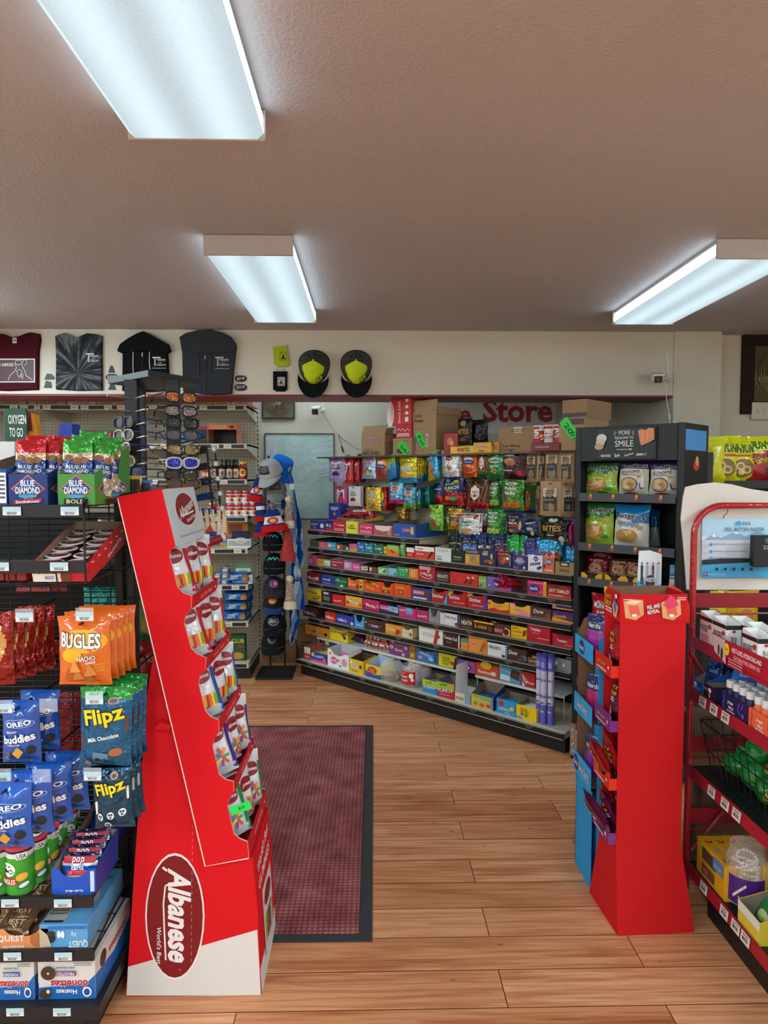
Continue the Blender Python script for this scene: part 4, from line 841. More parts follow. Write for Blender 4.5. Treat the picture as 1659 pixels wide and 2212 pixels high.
row(6,ZS[6],VS+.004,[
 ('c4',76,232,110,'4c2c22','brown carton with white lowercase m letters',[brand("m&m's",W_,'20100a',.45,.42,.72,.36,-4),('e',.85,.2,.08,.1,'3a8ac0')],OP(side='4c2c22',back=1.25,inner='3a221a',bars='5a3424')),
 ('c4',322,443,100,'d62a20','red carton with white lowercase m letters',[brand("m&m's",W_,'3a0c08',.45,.46,.74,.4,-4)],OP(bars='b8281e',back=1.2)),
 ('c4',447,643,100,'2b3fa6','blue carton with white lowercase m letters',[brand("m&m's",W_,'101850',.35,.46,.52,.42,-4),('e',.75,.4,.07,.13,'7a4826'),('r',.86,.1,.98,.4,W_)],OP(back=1.2,bars='26368c')),
 ('c4',649,762,132,'3e9fd8','sky blue carton with wide cut-out',[brand('bites','e0f0ff',None,.5,.22,.5,.12)],OP(notch=.55,side='3e9fd8',inner='2a4a5a')),
 ('c4',765,994,120,'4a2d24','brown carton with small boxed white name',[('p',[(.3,.3),(.66,.3),(.7,.58),(.34,.58)],'283a8c'),brand('SNICKERS',W_,None,.5,.44,.34,.18),brand('48',W_,None,.06,.66,.07,.14),('e',.24,.5,.05,.08,'a86a30'),('e',.78,.5,.05,.08,'a86a30')],OP(bars='3c2620',back=1.2)),
 ('c4',997,1178,112,'ee9a22','orange peanut bar carton with brown name',[brand('SNICKERS','f4ecdc','3c1c10',.35,.52,.6,.28,-4),('r',.66,.05,.82,.6,'d02428'),('e',.86,.4,.1,.2,'8a5028')],OP(bars='c87a2a',back=1.15)),
 ('c4',1181,1300,108,'e6d5a4','cream peanut bar carton with brown name',[brand('SNICKERS',W_,'2a2c6a',.42,.48,.66,.24,-6),brand('24','3c1c10',None,.1,.85,.1,.14),('e',.86,.4,.1,.2,'8a5028')],OP(side='e0cf9e',inner='c8b488',notch=.2,back=1.15)),
 ('c4',1371,1640,168,'ece9e6','tall white carton with red stripe and brown name',[brand('SNICKERS',W_,'4a1c14',.42,.5,.5,.22,-5),('p',[(.62,0),(.76,0),(.86,.9),(.72,.9)],'d02428'),('e',.8,.5,.1,.14,'8a5028')],OP(lid=True,d=.2)),
 ('c5',112,288,130,'3c201c','brown roll carton with striped ends',[brand('Tootsie Roll','f0e8e0',None,.46,.66,.76,.26,-3),('r',0,0,.05,1,'e8dcd8'),('r',.9,0,.93,1,'c83030'),('r',.93,0,1,1,'e8dcd8'),brand('36 count','c8b0a0',None,.4,.36,.24,.1)],OP(bars='5a3026',back=1.1)),
 ('c5',291,366,110,'ee962e','narrow orange and teal carton',[('r',0,.68,1,1,'2f9c94'),brand('Twix','d8282a',W_,.5,.36,.8,.24)],OP(lid=True)),
 ('c5',369,550,168,'ee962e','tall orange carton with red name and gold packs',[('r',.05,.82,.7,1,'c87a20'),brand('Twix','d8282a',W_,.3,.5,.46,.22),('p',[(.6,.1),(.72,.1),(.95,.6),(.86,.75)],'a85e24'),('p',[(.7,.05),(.82,.05),(1,.5),(.96,.62)],'c8823a')],OP(notch=.15,bars='d8962a/f',side='c87a20',back=1.05)),
 ('c5',553,744,128,'e6e8ea','white carton with black capitals and blue edge',[brand("HERSHEY'S",'2a2624',None,.38,.68,.64,.26,-3),('r',.94,0,1,1,'3a9ad4'),('p',[(.72,.2),(.9,.1),(.94,.5),(.76,.62)],'d8dce0'),('e',.84,.16,.1,.1,'3a3030')],OP(back=1.15,bars='c8ccd0/f')),
 ('c5',747,937,120,'4a2b29','brown carton with white cursive name and blue wave',[brand('Dove','f0e8dc',None,.3,.64,.44,.34,0,.2),('p',[(.6,.1),(1,.2),(1,.5),(.8,.55)],'3a8ac0'),('e',.8,.3,.12,.2,'6a3a2c')],OP(back=1.15)),
 ('c5',942,1140,66,'6a4a34','low brown tray of orange wrapped bars',[('s',.5,.5,.8,.4,'c8a070',1)],OP(bars='e88a24',n=5,back=1.6,inner='5a4030')),
 ('c5',1144,1372,118,'8a8e94','grey carton with round mint seal and black packs',[('e',.1,.72,.07,.16,'7ac0a0'),('p',[(.3,.4),(.42,.45),(.42,.75),(.34,.72)],W_),('p',[(.62,.4),(.74,.38),(.7,.7)],W_),brand('Liz','2a3a6a',None,.36,.16,.12,.14)],OP(bars='1c1c20/g',back=1.1,side='a8acb0')),
 ])
# ---- white wire risers on the bottom deck
ZR=.262;VR=.175
def riser(ua,ub,label):
 t=thing('wire_riser',label,'riser',tuple(GW((ua+ub)/2,VR+.1,ZD)),GR);h=ZR-ZD-.004;w2=(ub-ua)/2
 m=MB();m.box(-w2,-.1,h-.003,w2,.15,h,'e2e0da');m.box(-w2,-.102,h-.016,w2,-.099,h,'e2e0da');m.build('shelf_top',t)
 for x,y in((-w2+.01,-.09),(w2-.01,-.09),(-w2+.01,.14),(w2-.01,.14)):m=MB();m.tube([(x,y,h-.003),(x,y,.001)],.003,'e2e0da',6);m.build('leg',t)
 for x in[-w2+.1+k*.28 for k in range(int((w2*2-.1)/.28))]:
  m=MB();m.box(x,-.106,h-.045,x+.04,-.103,h-.018,'e8e4b0');deco(m,lambda a,b,e:Vector((x+a*.04,-.106-e,h-.045+b*.027)),.04,.027,[('r',0,.7,1,1,'e8c020'),('b',.5,.35,.7,.4)]);m.build('price_tag',t)
ra=u_at(cpx('c4',100),ZR,VR);rb=u_at(cpx('c5',330),ZR,VR);rc=u_at(cpx('c5',436),ZR,VR);rd=u_at(cpx('c5',1310),ZR,VR)
riser(max(.0,ra),rb,'long white wire riser on the bottom deck, left of the white card display');riser(rc,min(rd,GL-.02),'white wire riser on the bottom deck, right end')
row(7,ZR,VR,[
 ('c4',101,371,106,'f09a20','long orange tray with brown lowercase m letters',[brand("m&m's",'4a2414',W_,.42,.5,.36,.4,-4),('e',.12,.6,.05,.12,'c8501e'),('e',.86,.35,.06,.18,'3a2018'),('s',.7,.4,.2,.1,'6a3410',1)],OP(bars='8a5a30/f',back=1.3,d=.2)),
 ('c4',374,578,148,'f0da22','yellow carton with magenta fruit',[brand('Jujyfruits','c82a6a',None,.35,.66,.62,.2),('e',.76,.56,.1,.16,'c8286a'),('e',.9,.7,.08,.14,'5aa03a'),('e',.84,.35,.08,.12,'5a2a5a')],OP(side='e8d020',back=1.1,notch=.12,d=.2)),
 ('c4',1042,1262,168,'8c3c80','plum carton with eyeball gummies',[brand('Gummy','9ad03a','2a1a3a',.5,.68,.44,.16,6),brand('Eyes',W_,'3a1a4a',.5,.36,.4,.2),('e',.12,.5,.09,.12,W_),('e',.12,.5,.05,.06,'3a8a3a'),('e',.86,.62,.08,.11,W_),('e',.86,.62,.045,.06,'3a7ad0'),('e',.2,.86,.07,.09,W_),('e',.2,.86,.04,.05,'9a3a3a'),('e',.75,.15,.08,.1,W_),('e',.75,.15,.04,.05,'7a9a3a')],OP(bars='d8a03a/f',d=.16)),
 ('c4',1264,1336,150,'c87832','small orange and green striped carton',[('r',0,.5,1,.7,'5a8a3a'),('e',.5,.3,.2,.14,'e8c83a')],OP(d=.16)),
 ('c4',1342,1584,146,'3e7cba','blue taffy carton with pale capitals',[brand('AIRHEADS','e8e0f0','1a3a6a',.46,.58,.6,.2,-10),('e',.2,.3,.1,.12,'e8a0a0'),('e',.7,.3,.12,.12,'9ad0e8'),('r',.86,.1,.94,.8,'2a4a8a')],OP(notch=.25,d=.18,bars='5a9ad0/f')),
 ('c5',76,262,128,'e6da2c','yellow and green sour candy carton',[brand('SOUR','2a6a2a',None,.42,.66,.38,.2),brand('PATCH','2a6a2a',None,.42,.44,.42,.2),('e',.75,.4,.1,.16,'c83a3a'),('p',[(.8,0),(1,0),(1,1),(.88,.8)],'3a2a1a'),brand('KIDS','2a6a2a',None,.42,.24,.3,.14)],OP(side='5a8a2a',back=1.1,d=.2)),
 ('c5',265,438,112,'8468c8','lilac and pink carton with blue blob logo',[('p',[(.6,0),(1,0),(1,1),(.7,1)],'d060a8'),('e',.48,.42,.3,.34,'22308c'),brand('Nerds',W_,None,.48,.42,.44,.3,4)],OP(inner='3a2a5a',d=.2,back=1.1)),
 ('c5',440,664,122,'e4502c','orange raisin carton with yellow packs',[('e',.45,.9,.25,.3,'f0c83a'),brand('Raisinets',W_,None,.42,.34,.6,.24),('r',.7,.2,.88,.5,'e8e0d8')],OP(bars='f0c82a',n=5,d=.2,notch=.25)),
 ('c5',668,888,150,'4eb2dc','sky blue chocolate carton with bar picture',[brand('FEASTABLES',W_,'1a3a5a',.28,.7,.5,.14,-12),('p',[(.5,.35),(.9,.2),(.94,.85),(.56,.92)],'5a342a'),('r',.6,.5,.68,.66,'7a4a3a'),('r',.76,.46,.84,.62,'7a4a3a'),('p',[(.05,.1),(.5,.05),(.5,.4),(.1,.45)],'e8eef0'),('r',.95,0,1,1,'d83040')],OP(bars='5ab8e0',n=4,d=.2)),
 ('c5',892,1020,140,'c62c2c','red and white diagonal striped carton',[('p',[(0,0),(.25,0),(0,.35)],W_),('p',[(0,.5),(.35,.15),(.45,.35),(0,.85)],'e8e0d0'),('p',[(0,.6),(.3,.3),(.36,.4),(0,.72)],'a8803a'),brand('Turtles',W_,None,.7,.3,.5,.16)],OP(bars='c83030/f',d=.2)),
 ])
row(8,ZD,.03,[
 ('c4',88,158,140,'d8402c','red and white cut-away sweet carton',[('r',0,.5,1,1,'e8e0d8'),brand('Runts',W_,None,.5,.25,.7,.2)],OP(d=.13,notch=.4)),
 ('c4',160,345,112,'2c48a0','blue carton with yellow wrapped candy',[brand('Nips','cfe0ff','14204e',.55,.6,.5,.34,10),('r',0,0,1,.25,'d8509a'),('e',.15,.7,.1,.2,'f0c030'),('e',.85,.4,.1,.2,'e86a2a')],OP(d=.13,bars='f0d02a/f',back=1.2)),
 ('c4',350,590,196,'efe9ec','large white carton with pink bear print',[('e',.3,.4,.16,.2,'d84a7a'),brand('BUBS',W_,None,.3,.4,.26,.16),('e',.14,.75,.07,.08,'e0a02a'),('e',.52,.45,.05,.07,'d83a3a'),('e',.8,.4,.12,.22,'e89ab0'),('r',.55,.9,1,1,'e05a9a'),('e',.62,.15,.06,.06,'6aa03a')],OP(d=.13,inner='c8c4c4',notch=.3)),
 ('c4',594,752,150,'edc022','yellow lollipop carton with white sticks',[brand('DOTS',W_,'6a3a10',.4,.62,.5,.2),brand('POPS',W_,'6a3a10',.42,.42,.54,.2),('e',.82,.55,.1,.16,'8a2a4a'),('e',.16,.75,.08,.1,W_),('s',.4,.16,.5,.1,'8a5a20',1)],OP(d=.13,inner='5a4034',back=1.25)),
 ('c4',776,955,140,'f0c828','yellow and blue caramel pop carton',[('p',[(0,0),(1,0),(1,.4),(.5,.25),(0,.5)],'2858a8'),('e',.42,.58,.3,.3,'c8302c'),brand('Sugar','f0d86a',None,.42,.66,.4,.16),brand('Daddy','f0d86a',None,.42,.46,.4,.16)],OP(d=.13,inner='b8c8d8',back=1.45)),
 ])
pu0,pu1='c4','c5'
row(8,ZD,.03,[
 ('c4',1412,1590,150,'2e8fd0','blue and lime sour straw carton',[('r',0,.5,1,1,'c0d42c'),brand('SOUR','1a3a1a',None,.4,.82,.4,.14,6),brand('PUNCH',W_,'10305a',.5,.5,.8,.26,6)],OP(d=.13,bars='4aa0d8/f',n=4,bl='c8dc4a')),
 ('c5',57,232,150,'cc2a34','red and lime sour straw carton',[('r',0,.55,1,1,'a8c83a'),brand('SOUR','1a3a1a',None,.4,.84,.4,.14,6),brand('PUNCH',W_,'4a0c14',.5,.5,.8,.26,6),('s',.5,.22,.6,.1,'f0b0a8',1)],OP(d=.13,bars='d04a5a/f',n=4,bl='c8dc4a')),
 ('c5',236,388,92,'d8d0c8','small white carton of rock candy sticks',[('r',.04,.1,.62,.9,'ead8c0'),brand('ROCKS','7a3a2a',None,.33,.42,.5,.3),('r',.66,0,1,1,'8aa8c8')],OP(d=.13,flap=.16,inner='e6e6e6')),
 ('c5',397,610,122,'eeb83a','amber gummy carton with fruit print',[('p',[(0,.8),(.6,.6),(1,.75),(1,1),(0,1)],'9ac04a'),brand('LIFE SAVERS',W_,'2a6a3a',.5,.6,.56,.18,-6),('e',.2,.3,.1,.14,'6aa83a'),('e',.5,.25,.12,.14,'e8622a'),('e',.8,.3,.1,.14,'d83a3a'),('r',.9,.1,1,.9,'3a9ad0')],OP(d=.13,back=1.7,side='2a3a8a',bars='3a5aa8/f')),
 ('c5',641,830,145,'2e9cd8','light blue taffy bites carton with red ball',[('e',.25,.7,.14,.18,'d82c3a'),brand('AIRHEADS',W_,'0c3a6a',.42,.36,.62,.2),brand('Bites',W_,None,.6,.14,.24,.1),('e',.82,.5,.1,.14,'f0c83a')],OP(d=.13,bars='2a8ac8/f',n=4)),
 ('c5',833,1035,140,'f2ca20','yellow sour candy carton with torn pouch',[brand('SOUR','2a6a2a',None,.4,.74,.36,.16,-8),brand('PATCH','2a6a2a',None,.42,.56,.42,.16,-8),('e',.3,.4,.08,.1,'d83a2a'),('e',.5,.34,.08,.1,'3a9a3a'),('r',.02,.05,.3,.2,'3aa8dc')],OP(d=.13,bars='e8e4d8/f',back=1.15)),
 ])
# loose things on the deck: fishbowl of coins, jar of lollipops, tubes, egg net, licorice, jar
def gthing(name,label,cat,c,x,z,v,group=None):return thing(name,label,cat,tuple(GW(u_at(cpx(c,x),z,v),v,z)),GR,group)
t=gthing('fishbowl','round clear fishbowl half filled with copper wrapped coins, bottom deck','bowl','c4',1068,ZD,.08)
m=MB();m.lathe([(.03,.001),(.055,.01),(.078,.045),(.082,.075),(.072,.115),(.055,.14),(.054,.142),(.07,.117),(.0795,.075),(.0755,.046),(.053,.013),(.001,.006)],CLEAR,24);m.build('bowl',t,smooth=True)
rr=random.Random(3)
base_l=t.location
coin=None
for k in range(46):
 an,ra_=rr.uniform(0,6.28),rr.uniform(0,.052);zz=rr.uniform(.012,.055)
 if ra_>.035 and zz<.02:ra_=.03
 if coin is None:
  m=MB();m.lathe([(.001,0),(.013,0),(.0135,.0012),(.012,.0025),(.001,.0025)],'c88a5c/f',12);coin=m.build('chocolate_coin',None,smooth=True);tag(coin,'copper foil coin in the clear fishbowl','candy','foil coins in the fishbowl');ob=coin
 else:ob=coin.copy();COL.objects.link(ob)
 ob.location=base_l+Vector((ra_*math.cos(an),ra_*math.sin(an),zz));ob.rotation_euler=(rr.uniform(-1,1),rr.uniform(-1,1),0)
t=gthing('lollipop_jar','clear jar with red LOLLIES label and white stick lollipops, bottom deck','jar','c4',1292,ZD,.085)
m=MB();m.lathe([(.05,.001),(.062,.004),(.066,.02),(.066,.13),(.062,.142),(.0605,.142),(.0645,.129),(.0645,.02),(.06,.006),(.001,.004)],CLEAR,24);m.build('jar_body',t,smooth=True)
m=MB();F_=lambda a,b,e:Vector(((.0668+e)*math.sin((a-.5)*2.2),-(.0668+e)*math.cos((a-.5)*2.2),.02+b*.085))
m.grid(lambda a,b:F_(a,b,0),14,3,'d0242c');deco(m,F_,.147,.085,[brand('mega','f0c83a',None,.36,.85,.3,.14),brand('MYSTERY',W_,None,.4,.6,.5,.14),brand('LOLLIES',W_,None,.4,.32,.48,.16),('e',.8,.7,.1,.2,W_),('e',.85,.4,.07,.12,W_)]);m.build('label',t)
lo=None
for k in range(16):
 an=k*2.4;ra_=.012+.036*((k%4)/3)
 if lo is None:
  m=MB();m.tube([(0,0,0),(0,0,.10)],.0016,'f0eeea',6);m.ellipsoid((0,0,.112),(.013,.013,.013),'e8b0a8/g',10,6);lo=m.build('lollipop',None,smooth=True);tag(lo,'white stick lollipop in the clear LOLLIES jar','candy','lollipops in the clear jar');ob=lo
 else:ob=lo.copy();COL.objects.link(ob)
 up=k%2
 ob.location=t.location+Vector((ra_*math.cos(an),ra_*math.sin(an),.008 if up else .135));ob.rotation_euler=((.10 if up else PI-.12),.06*math.cos(an),an)
t=gthing('gumball_tub','clear tub of pale sweets behind the lollipop jar, bottom deck','jar','c4',1430,ZD,.20)
m=MB();m.lathe([(.05,.001),(.055,.01),(.055,.12),(.001,.121)],CLEAR,20);m.build('tub_body',t,smooth=True)
m=MB();m.lathe([(.001,.004),(.048,.006),(.05,.085),(.03,.1),(.001,.1)],'d8b0a8/g',14);m.build('sweets_fill',t)
# boba tubes
tb=None;tuu=u_at(cpx('c5',1108),ZD,.06)
for k,(dx,dy)in enumerate(((-.037,-.01),(0,-.022),(.037,-.01),(-.018,.022),(.02,.022))):
 if tb is None:
  root=thing('bubble_tea_tube','','tube',(0,0,0),GR,'lilac tubes standing at the right end of the bottom deck')
  root['label']='tall lilac and white lettered candy tube standing at bottom deck right end'
  m=MB();m.lathe([(.001,0),(.0175,0),(.0175,.11),(.017,.11),(.017,.3),(.0175,.3),(.0175,.372),(.001,.374)],'d0c8e8',16,mats=['6a66c0','6a66c0','6a66c0','cfc8e4','6a66c0','6a66c0','5450a8'])
  F_=lambda a,b,e:Vector(((.0175+e)*math.sin((a-.5)*2.6),-(.0175+e)*math.cos((a-.5)*2.6),b*.372))
  deco(m,F_,.045,.372,[('t','BOBA',.5,.66,.30,.11,'3a3a48',-90),('t','BOBA',.5,.42,.30,.11,'3a3a48',-90),('t','boba',.5,.2,.5,.03,W_),('s',.5,.9,.5,.08,'e0e0f8',4),('e',.5,.33,.2,.012,'4a4460')])
  m.build('tube_body',root,smooth=False);m=MB();m.lathe([(.001,.374),(.019,.374),(.019,.382),(.012,.388),(.001,.388)],'4a46a0',16);m.build('cap',root);tb=root;r_=root
 else:r_=copy_tree(tb)
 r_.location=GW(tuu+dx,.075+dy,ZD)
 # licorice bundle on third shelf
bu=u_at(cpx('c5',866),ZS[3],VS+.012);lc=None;rr=random.Random(9)
for k in range(9):
 if lc is None:
  m=MB();m.tube([(.014*math.sin(q*.9),.01*math.cos(q*.7),q*.025)for q in range(7)],.007,'b0142c/g',7);lc=m.build('licorice_rope',None,smooth=True);tag(lc,'loose red licorice rope lying between the violet and the pink cartons, third shelf','candy','red licorice ropes on the third shelf');ob=lc
 else:ob=lc.copy();COL.objects.link(ob)
 ob.location=GW(bu-.06+.016*(k%5),VS+.03+.012*(k//5),ZS[3]+.012+.018*(k//3));ob.rotation_euler=(math.radians(62+3*(k%3)),math.radians(rr.uniform(-25,25)),GR+rr.uniform(-.4,.4))
tag(cartonmb(.13,.11,.11,.2,'5a4236',[],'3a2a22').build('candy_carton',None,GW(bu,VS+.075,ZS[3]),GR),'plain brown carton behind the loose red licorice, third shelf','carton')
# chocolate egg net
bu=u_at(cpx('c4',890),ZR,VR);eg=None;k=0
for lay,(nx,zz)in enumerate(((7,.0),(6,.042))):
 for q in range(nx):
  for s in range(2):
   if eg is None:
    root=thing('chocolate_egg','','chocolate egg',(0,0,0),GR,'foil wrapped chocolate eggs piled on the wire riser')
    root['label']='white and orange foil chocolate egg in the pile on the wire riser'
    m=MB();m.ellipsoid((0,0,.024),(.017,.017,.024),'e8e4dc/f',12,8);m.build('foil_shell',root,smooth=True)
    m=MB();m.lathe([(.0165,.012),(.0178,.02),(.0176,.026),(.015,.034)],'d8502a/f',12);m.build('orange_band',root,smooth=True);eg=root;r_=root
   else:r_=copy_tree(eg)
   r_.location=GW(bu-.125+.036*q+.018*lay,VR+.03+.04*s,ZR+.001+zz);r_.rotation_euler=(.12*(q%3-1),.15*(s-.5),GR+q)
   # torn purple sweet bag beside the eggs
bag('candy_bag','dark purple sweet pouch lying between yellow carton and chocolate eggs','pouch',.15,.09,.05,'4c1c4a/f',[brand('Jelly','c87ab0',None,.5,.5,.5,.2)],GW(u_at(cpx('c4',655),ZR,VR),VR+.03,ZR+.025),rot=(math.radians(-62),0,GR),hang=False)
# ---------------------------------------------------------------- bags on the peg hooks
VP=.30
PN=[0]
def pegbag(xl,xr,yt,yb,look,cols,ds,v=VP,n=1,dv=.022,tilt=0,t=.035,rz=0,cat='snack bag',finish=None,hook=True,rowtxt=''):
 x0,x1=cpx('c3',xl),cpx('c3',xr);ya,yb_=cpy('c3',yt),cpy('c3',yb)
 u0,z1=Guz(x0,ya,v);u1,_=Guz(x1,ya,v);_,z0=Guz((x0+x1)/2,yb_,v);_,z1=Guz((x0+x1)/2,ya,v)
 w_,h_=u1-u0,z1-z0
 PN[0]+=1
 mb=bagmb(w_,h_,t,cols,ds,seed=PN[0]*7)
 mb2=mb.build('snack_bag',None,smooth=True)
 grp=f'{look} hanging in a row' if n>1 else None
 lab=look+' on the pegboard'+rowtxt
 for k in range(n):
  ob=mb2 if k==0 else mb2.copy()
  if k:COL.objects.link(ob)
  ob.location=GW((u0+u1)/2+k*.004,v+k*dv,z1);ob.rotation_euler=(0,math.radians(tilt),GR+math.radians(rz))
  tag(ob,lab,cat,grp)
 if hook:
  m=MB();uc=(u0+u1)/2
  m.tube([(uc,VB,z1-.012),(uc,v-.02,z1-.012),(uc,v-.026,z1-.006)],.0025,'2a2a2c',6);m.box(uc-.012,VB-.003,z1-.03,uc+.012,VB,z1+.006,'2a2a2c');m.build('peg_hook',g)
def wally(c,pc,t='WILEY'):return[('p',[(.2,.84),(.35,.84),(.4,.78),(.6,.78),(.65,.84),(.82,.84),(.82,.14),(.2,.14)],'ecebe8'),brand('WILEY','1c1c1c',None,.51,.68,.42,.08),brand('WALLABY','1c1c1c',None,.51,.56,.52,.08),('e',.5,.34,.18,.09,pc),('e',.38,.3,.1,.06,pc),('e',.62,.3,.1,.06,pc)]
RA=', top row';RB_=', middle row';RC=', lower row'
pegbag(30,143,382,533,'lilac licorice pouch with white label','b49ad2',wally('','5a2a4a'),n=3,rowtxt=RA)
pegbag(126,194,386,543,'narrow red licorice pouch with white label','c8242e',wally('','c8442e'),n=2,rz=-10,v=VP-.02,rowtxt=RA)
pegbag(190,240,388,540,'red pouch turned sideways with dark picture','c0202c',wally('','5a1a1a'),n=2,rz=-25,v=VP,rowtxt=RA)
pegbag(216,246,356,538,'dark violet slim pouch','3a2a5a',[('r',.2,.3,.8,.6,'a8304a')],n=2,v=VP+.03,rowtxt=RA)
pegbag(244,334,366,516,'silver blue gummy bag with red name','a8bedc/f',[brand('HARIBO','d8323a',W_,.5,.76,.72,.11),brand('starmix','d8323a',None,.5,.64,.5,.07),('e',.3,.3,.14,.08,'c8442e'),('e',.55,.25,.14,.08,'e0b83a'),('e',.72,.32,.1,.08,'3a8a4a'),('e',.45,.42,.1,.06,'8a5a2a')],n=2,rowtxt=RA)
pegbag(333,424,366,513,'orange caramel bag with blue badge',[(.45,'c8402a/f'),(1.1,'ee7a24/f')],[('e',.42,.68,.28,.08,W_),('e',.42,.5,.36,.1,'1c3a8c'),brand('Chewy',W_,None,.42,.5,.5,.08),('e',.5,.25,.26,.1,'8a1c1c')],n=2,rowtxt=RA)
pegbag(364,478,368,522,'tilted sky blue and lime sour bag',[(.4,'3a9ad4/f'),(.62,'56b4d8/f'),(1.1,'b8c83a/f')],[brand('swedish','e8d83a',None,.5,.62,.6,.1),brand('fish','e8d83a',None,.5,.5,.4,.1)],n=4,tilt=-14,rz=-22,v=VP-.03,rowtxt=RA)
pegbag(482,598,362,540,'shiny yellow fruity bag with white lettering',[(.16,'2f9ad2/f'),(1.1,'d8c222/f')],[brand('Sour Patch','3a8a2a',None,.5,.74,.7,.09),brand('BLUE',W_,'2a7ab0',.5,.54,.6,.1),brand('TWISTS',W_,'2a7ab0',.5,.43,.66,.1),('e',.5,.25,.24,.09,'e0a030')],n=3,v=VP-.04,t=.05,rowtxt=RA)
pegbag(598,652,366,530,'yellow bag edge with blue print',[(.3,'2f8ac2/f'),(1.1,'d4be20/f')],[brand('KIDS',W_,'2a7ab0',.5,.5,.8,.1)],n=2,rz=-25,v=VP+.03,rowtxt=RA)
pegbag(632,748,346,522,'tilted sky blue bag with yellow sides',lambda a,b:'e0c828/f' if(b<.45 and a<.6)or b>.93 else '4aaede/f',[brand('Sour Patch',W_,None,.5,.8,.6,.08),('e',.45,.55,.2,.07,'e8782a'),('e',.55,.3,.2,.08,'d8423a')],n=4,tilt=-12,rz=-22,v=VP-.03,rowtxt=RA)
WORM=lambda x,y,rs,c:('l',[(x,y),(x+.12*math.cos(rs),y+.08*math.sin(rs)),(x+.22*math.cos(rs+.2),y+.15*math.sin(rs+.2))],.006,c)
pegbag(752,866,338,503,'white gummy worm pouch with oval badge','dcdad8/f',[('e',.5,.72,.2,.1,'8a1c2a'),brand('Albanese',W_,None,.5,.72,.32,.05)]+[WORM(.5,.34,q*.9,c)for q,c in enumerate(('3a9a4a','e8802a','d83a2a','3a7ac0','e8c83a','9a3a8a','c84a2a'))],n=3,v=VP-.03,rowtxt=RA)
pegbag(883,980,346,505,'bright orange snack bag with blue badge','e2621f/f',[('e',.5,.72,.32,.09,'f0f0f0'),('e',.5,.6,.38,.1,'1c3c90'),brand('Chewy',W_,None,.5,.6,.55,.07),('e',.5,.3,.3,.1,'a8381a')],n=2,rowtxt=RA)
PZ=[('p',[(.3,.66),(.5,.8),(.72,.66),(.72,.42),(.5,.28),(.3,.42)],'ece8e2'),brand("Dot's",'b01c2a',None,.5,.58,.34,.09),brand('Pretzels','b01c2a',None,.5,.45,.36,.07)]
TW=[('l',[(.08+.13*q,.92-.1*(q%3)),(.2+.13*q,.74),(.1+.12*q,.12+.1*(q%2))],.005,'b8743a')for q in range(7)]
pegbag(985,1058,336,508,'brown pretzel bag with green bottom',[(.22,'1c6a3a/f'),(1.1,'5a3a24/f')],TW+PZ,rowtxt=RA)
pegbag(1050,1162,330,518,'green cracker bag with cream oval name','1f7a42/f',[('p',[(0,1),(.4,1),(0,.8)],'e8a02a'),('e',.5,.64,.44,.09,'f0ece0'),brand('Goldfish','1a1a1a',None,.5,.64,.7,.1),brand('ROASTED',W_,None,.5,.44,.55,.06),('e',.4,.26,.09,.03,'e88a2a'),('e',.6,.22,.09,.03,'e88a2a'),('e',.55,.32,.09,.03,'e88a2a')],v=VP-.05,t=.06,rowtxt=RA)
pegbag(1144,1282,330,522,'dark maroon rye chip bag with tan chips','44222a/f',[brand('Gardetto\'s','e8dcc8',None,.4,.82,.5,.08),('e',.4,.62,.26,.1,'c88a4a'),('e',.52,.55,.2,.09,'a86a38'),('p',[(.02,.34),(.72,.42),(.72,.28),(.02,.2)],'b01c2a'),brand('ORIGINAL',W_,None,.36,.31,.54,.05),('r',.78,.12,.98,.3,'b81c3a')],n=2,v=VP-.05,t=.06,rowtxt=RA)
def jerky():return[('p',[(.18,.8),(.82,.8),(.82,.5),(.18,.5)],'dcd6c8'),brand('GUNNISON','2a2620',None,.5,.73,.5,.05),brand('JERKY Co','2a2620',None,.5,.65,.5,.05),('p',[(.18,.58),(.3,.53),(.4,.59),(.52,.53),(.64,.6),(.75,.54),(.82,.57),(.82,.14),(.18,.14)],'3a3834'),brand('BEEF JERKY','c8c0b0',None,.5,.46,.5,.045),('s',.5,.27,.5,.16,'9a9284',5)]
KR='b08e66'
pegbag(1292,1362,334,538,'kraft jerky pouch turned left with black label',KR,jerky(),n=3,rz=28,v=VP,rowtxt=RA)
pegbag(1364,1412,336,530,'kraft jerky pouch edge-on',KR,jerky(),n=2,rz=40,v=VP,rowtxt=RA)
pegbag(1414,1520,322,540,'kraft jerky pouch with black mountain label',KR,jerky(),n=3,v=VP-.03,rowtxt=RA)
pegbag(1508,1606,326,548,'kraft jerky pouch nearest the chip rack',KR,jerky(),n=3,v=VP-.06,rowtxt=RA)
pegbag(75,152,562,700,'magenta licorice pouch with white label','c03a70',wally('','c8442e'),n=2,rowtxt=RB_)
pegbag(155,238,564,690,'white licorice pouch with red picture','d8d4d4',wally('','8a1c24')[1:],n=2,rowtxt=RB_)
pegbag(245,285,570,700,'maroon slim pouch','5a2434',[],n=2,v=VP+.05,rowtxt=RB_)
LS=[brand('LIFE',W_,'1a3a7a',.5,.76,.4,.09),brand('SAVERS',W_,'1a3a7a',.5,.66,.6,.09),brand('Gummies',W_,'c8282a',.5,.52,.56,.09),('e',.3,.3,.14,.07,'3a9a3a'),('e',.6,.25,.14,.07,'d8322a'),('e',.75,.4,.1,.06,'e8822a'),('e',.42,.16,.12,.05,'2a7ac0')]
pegbag(268,366,572,722,'yellow multicolour gummy bag with rings','e0bc2c/f',LS,n=3,v=VP-.03,rowtxt=RB_)
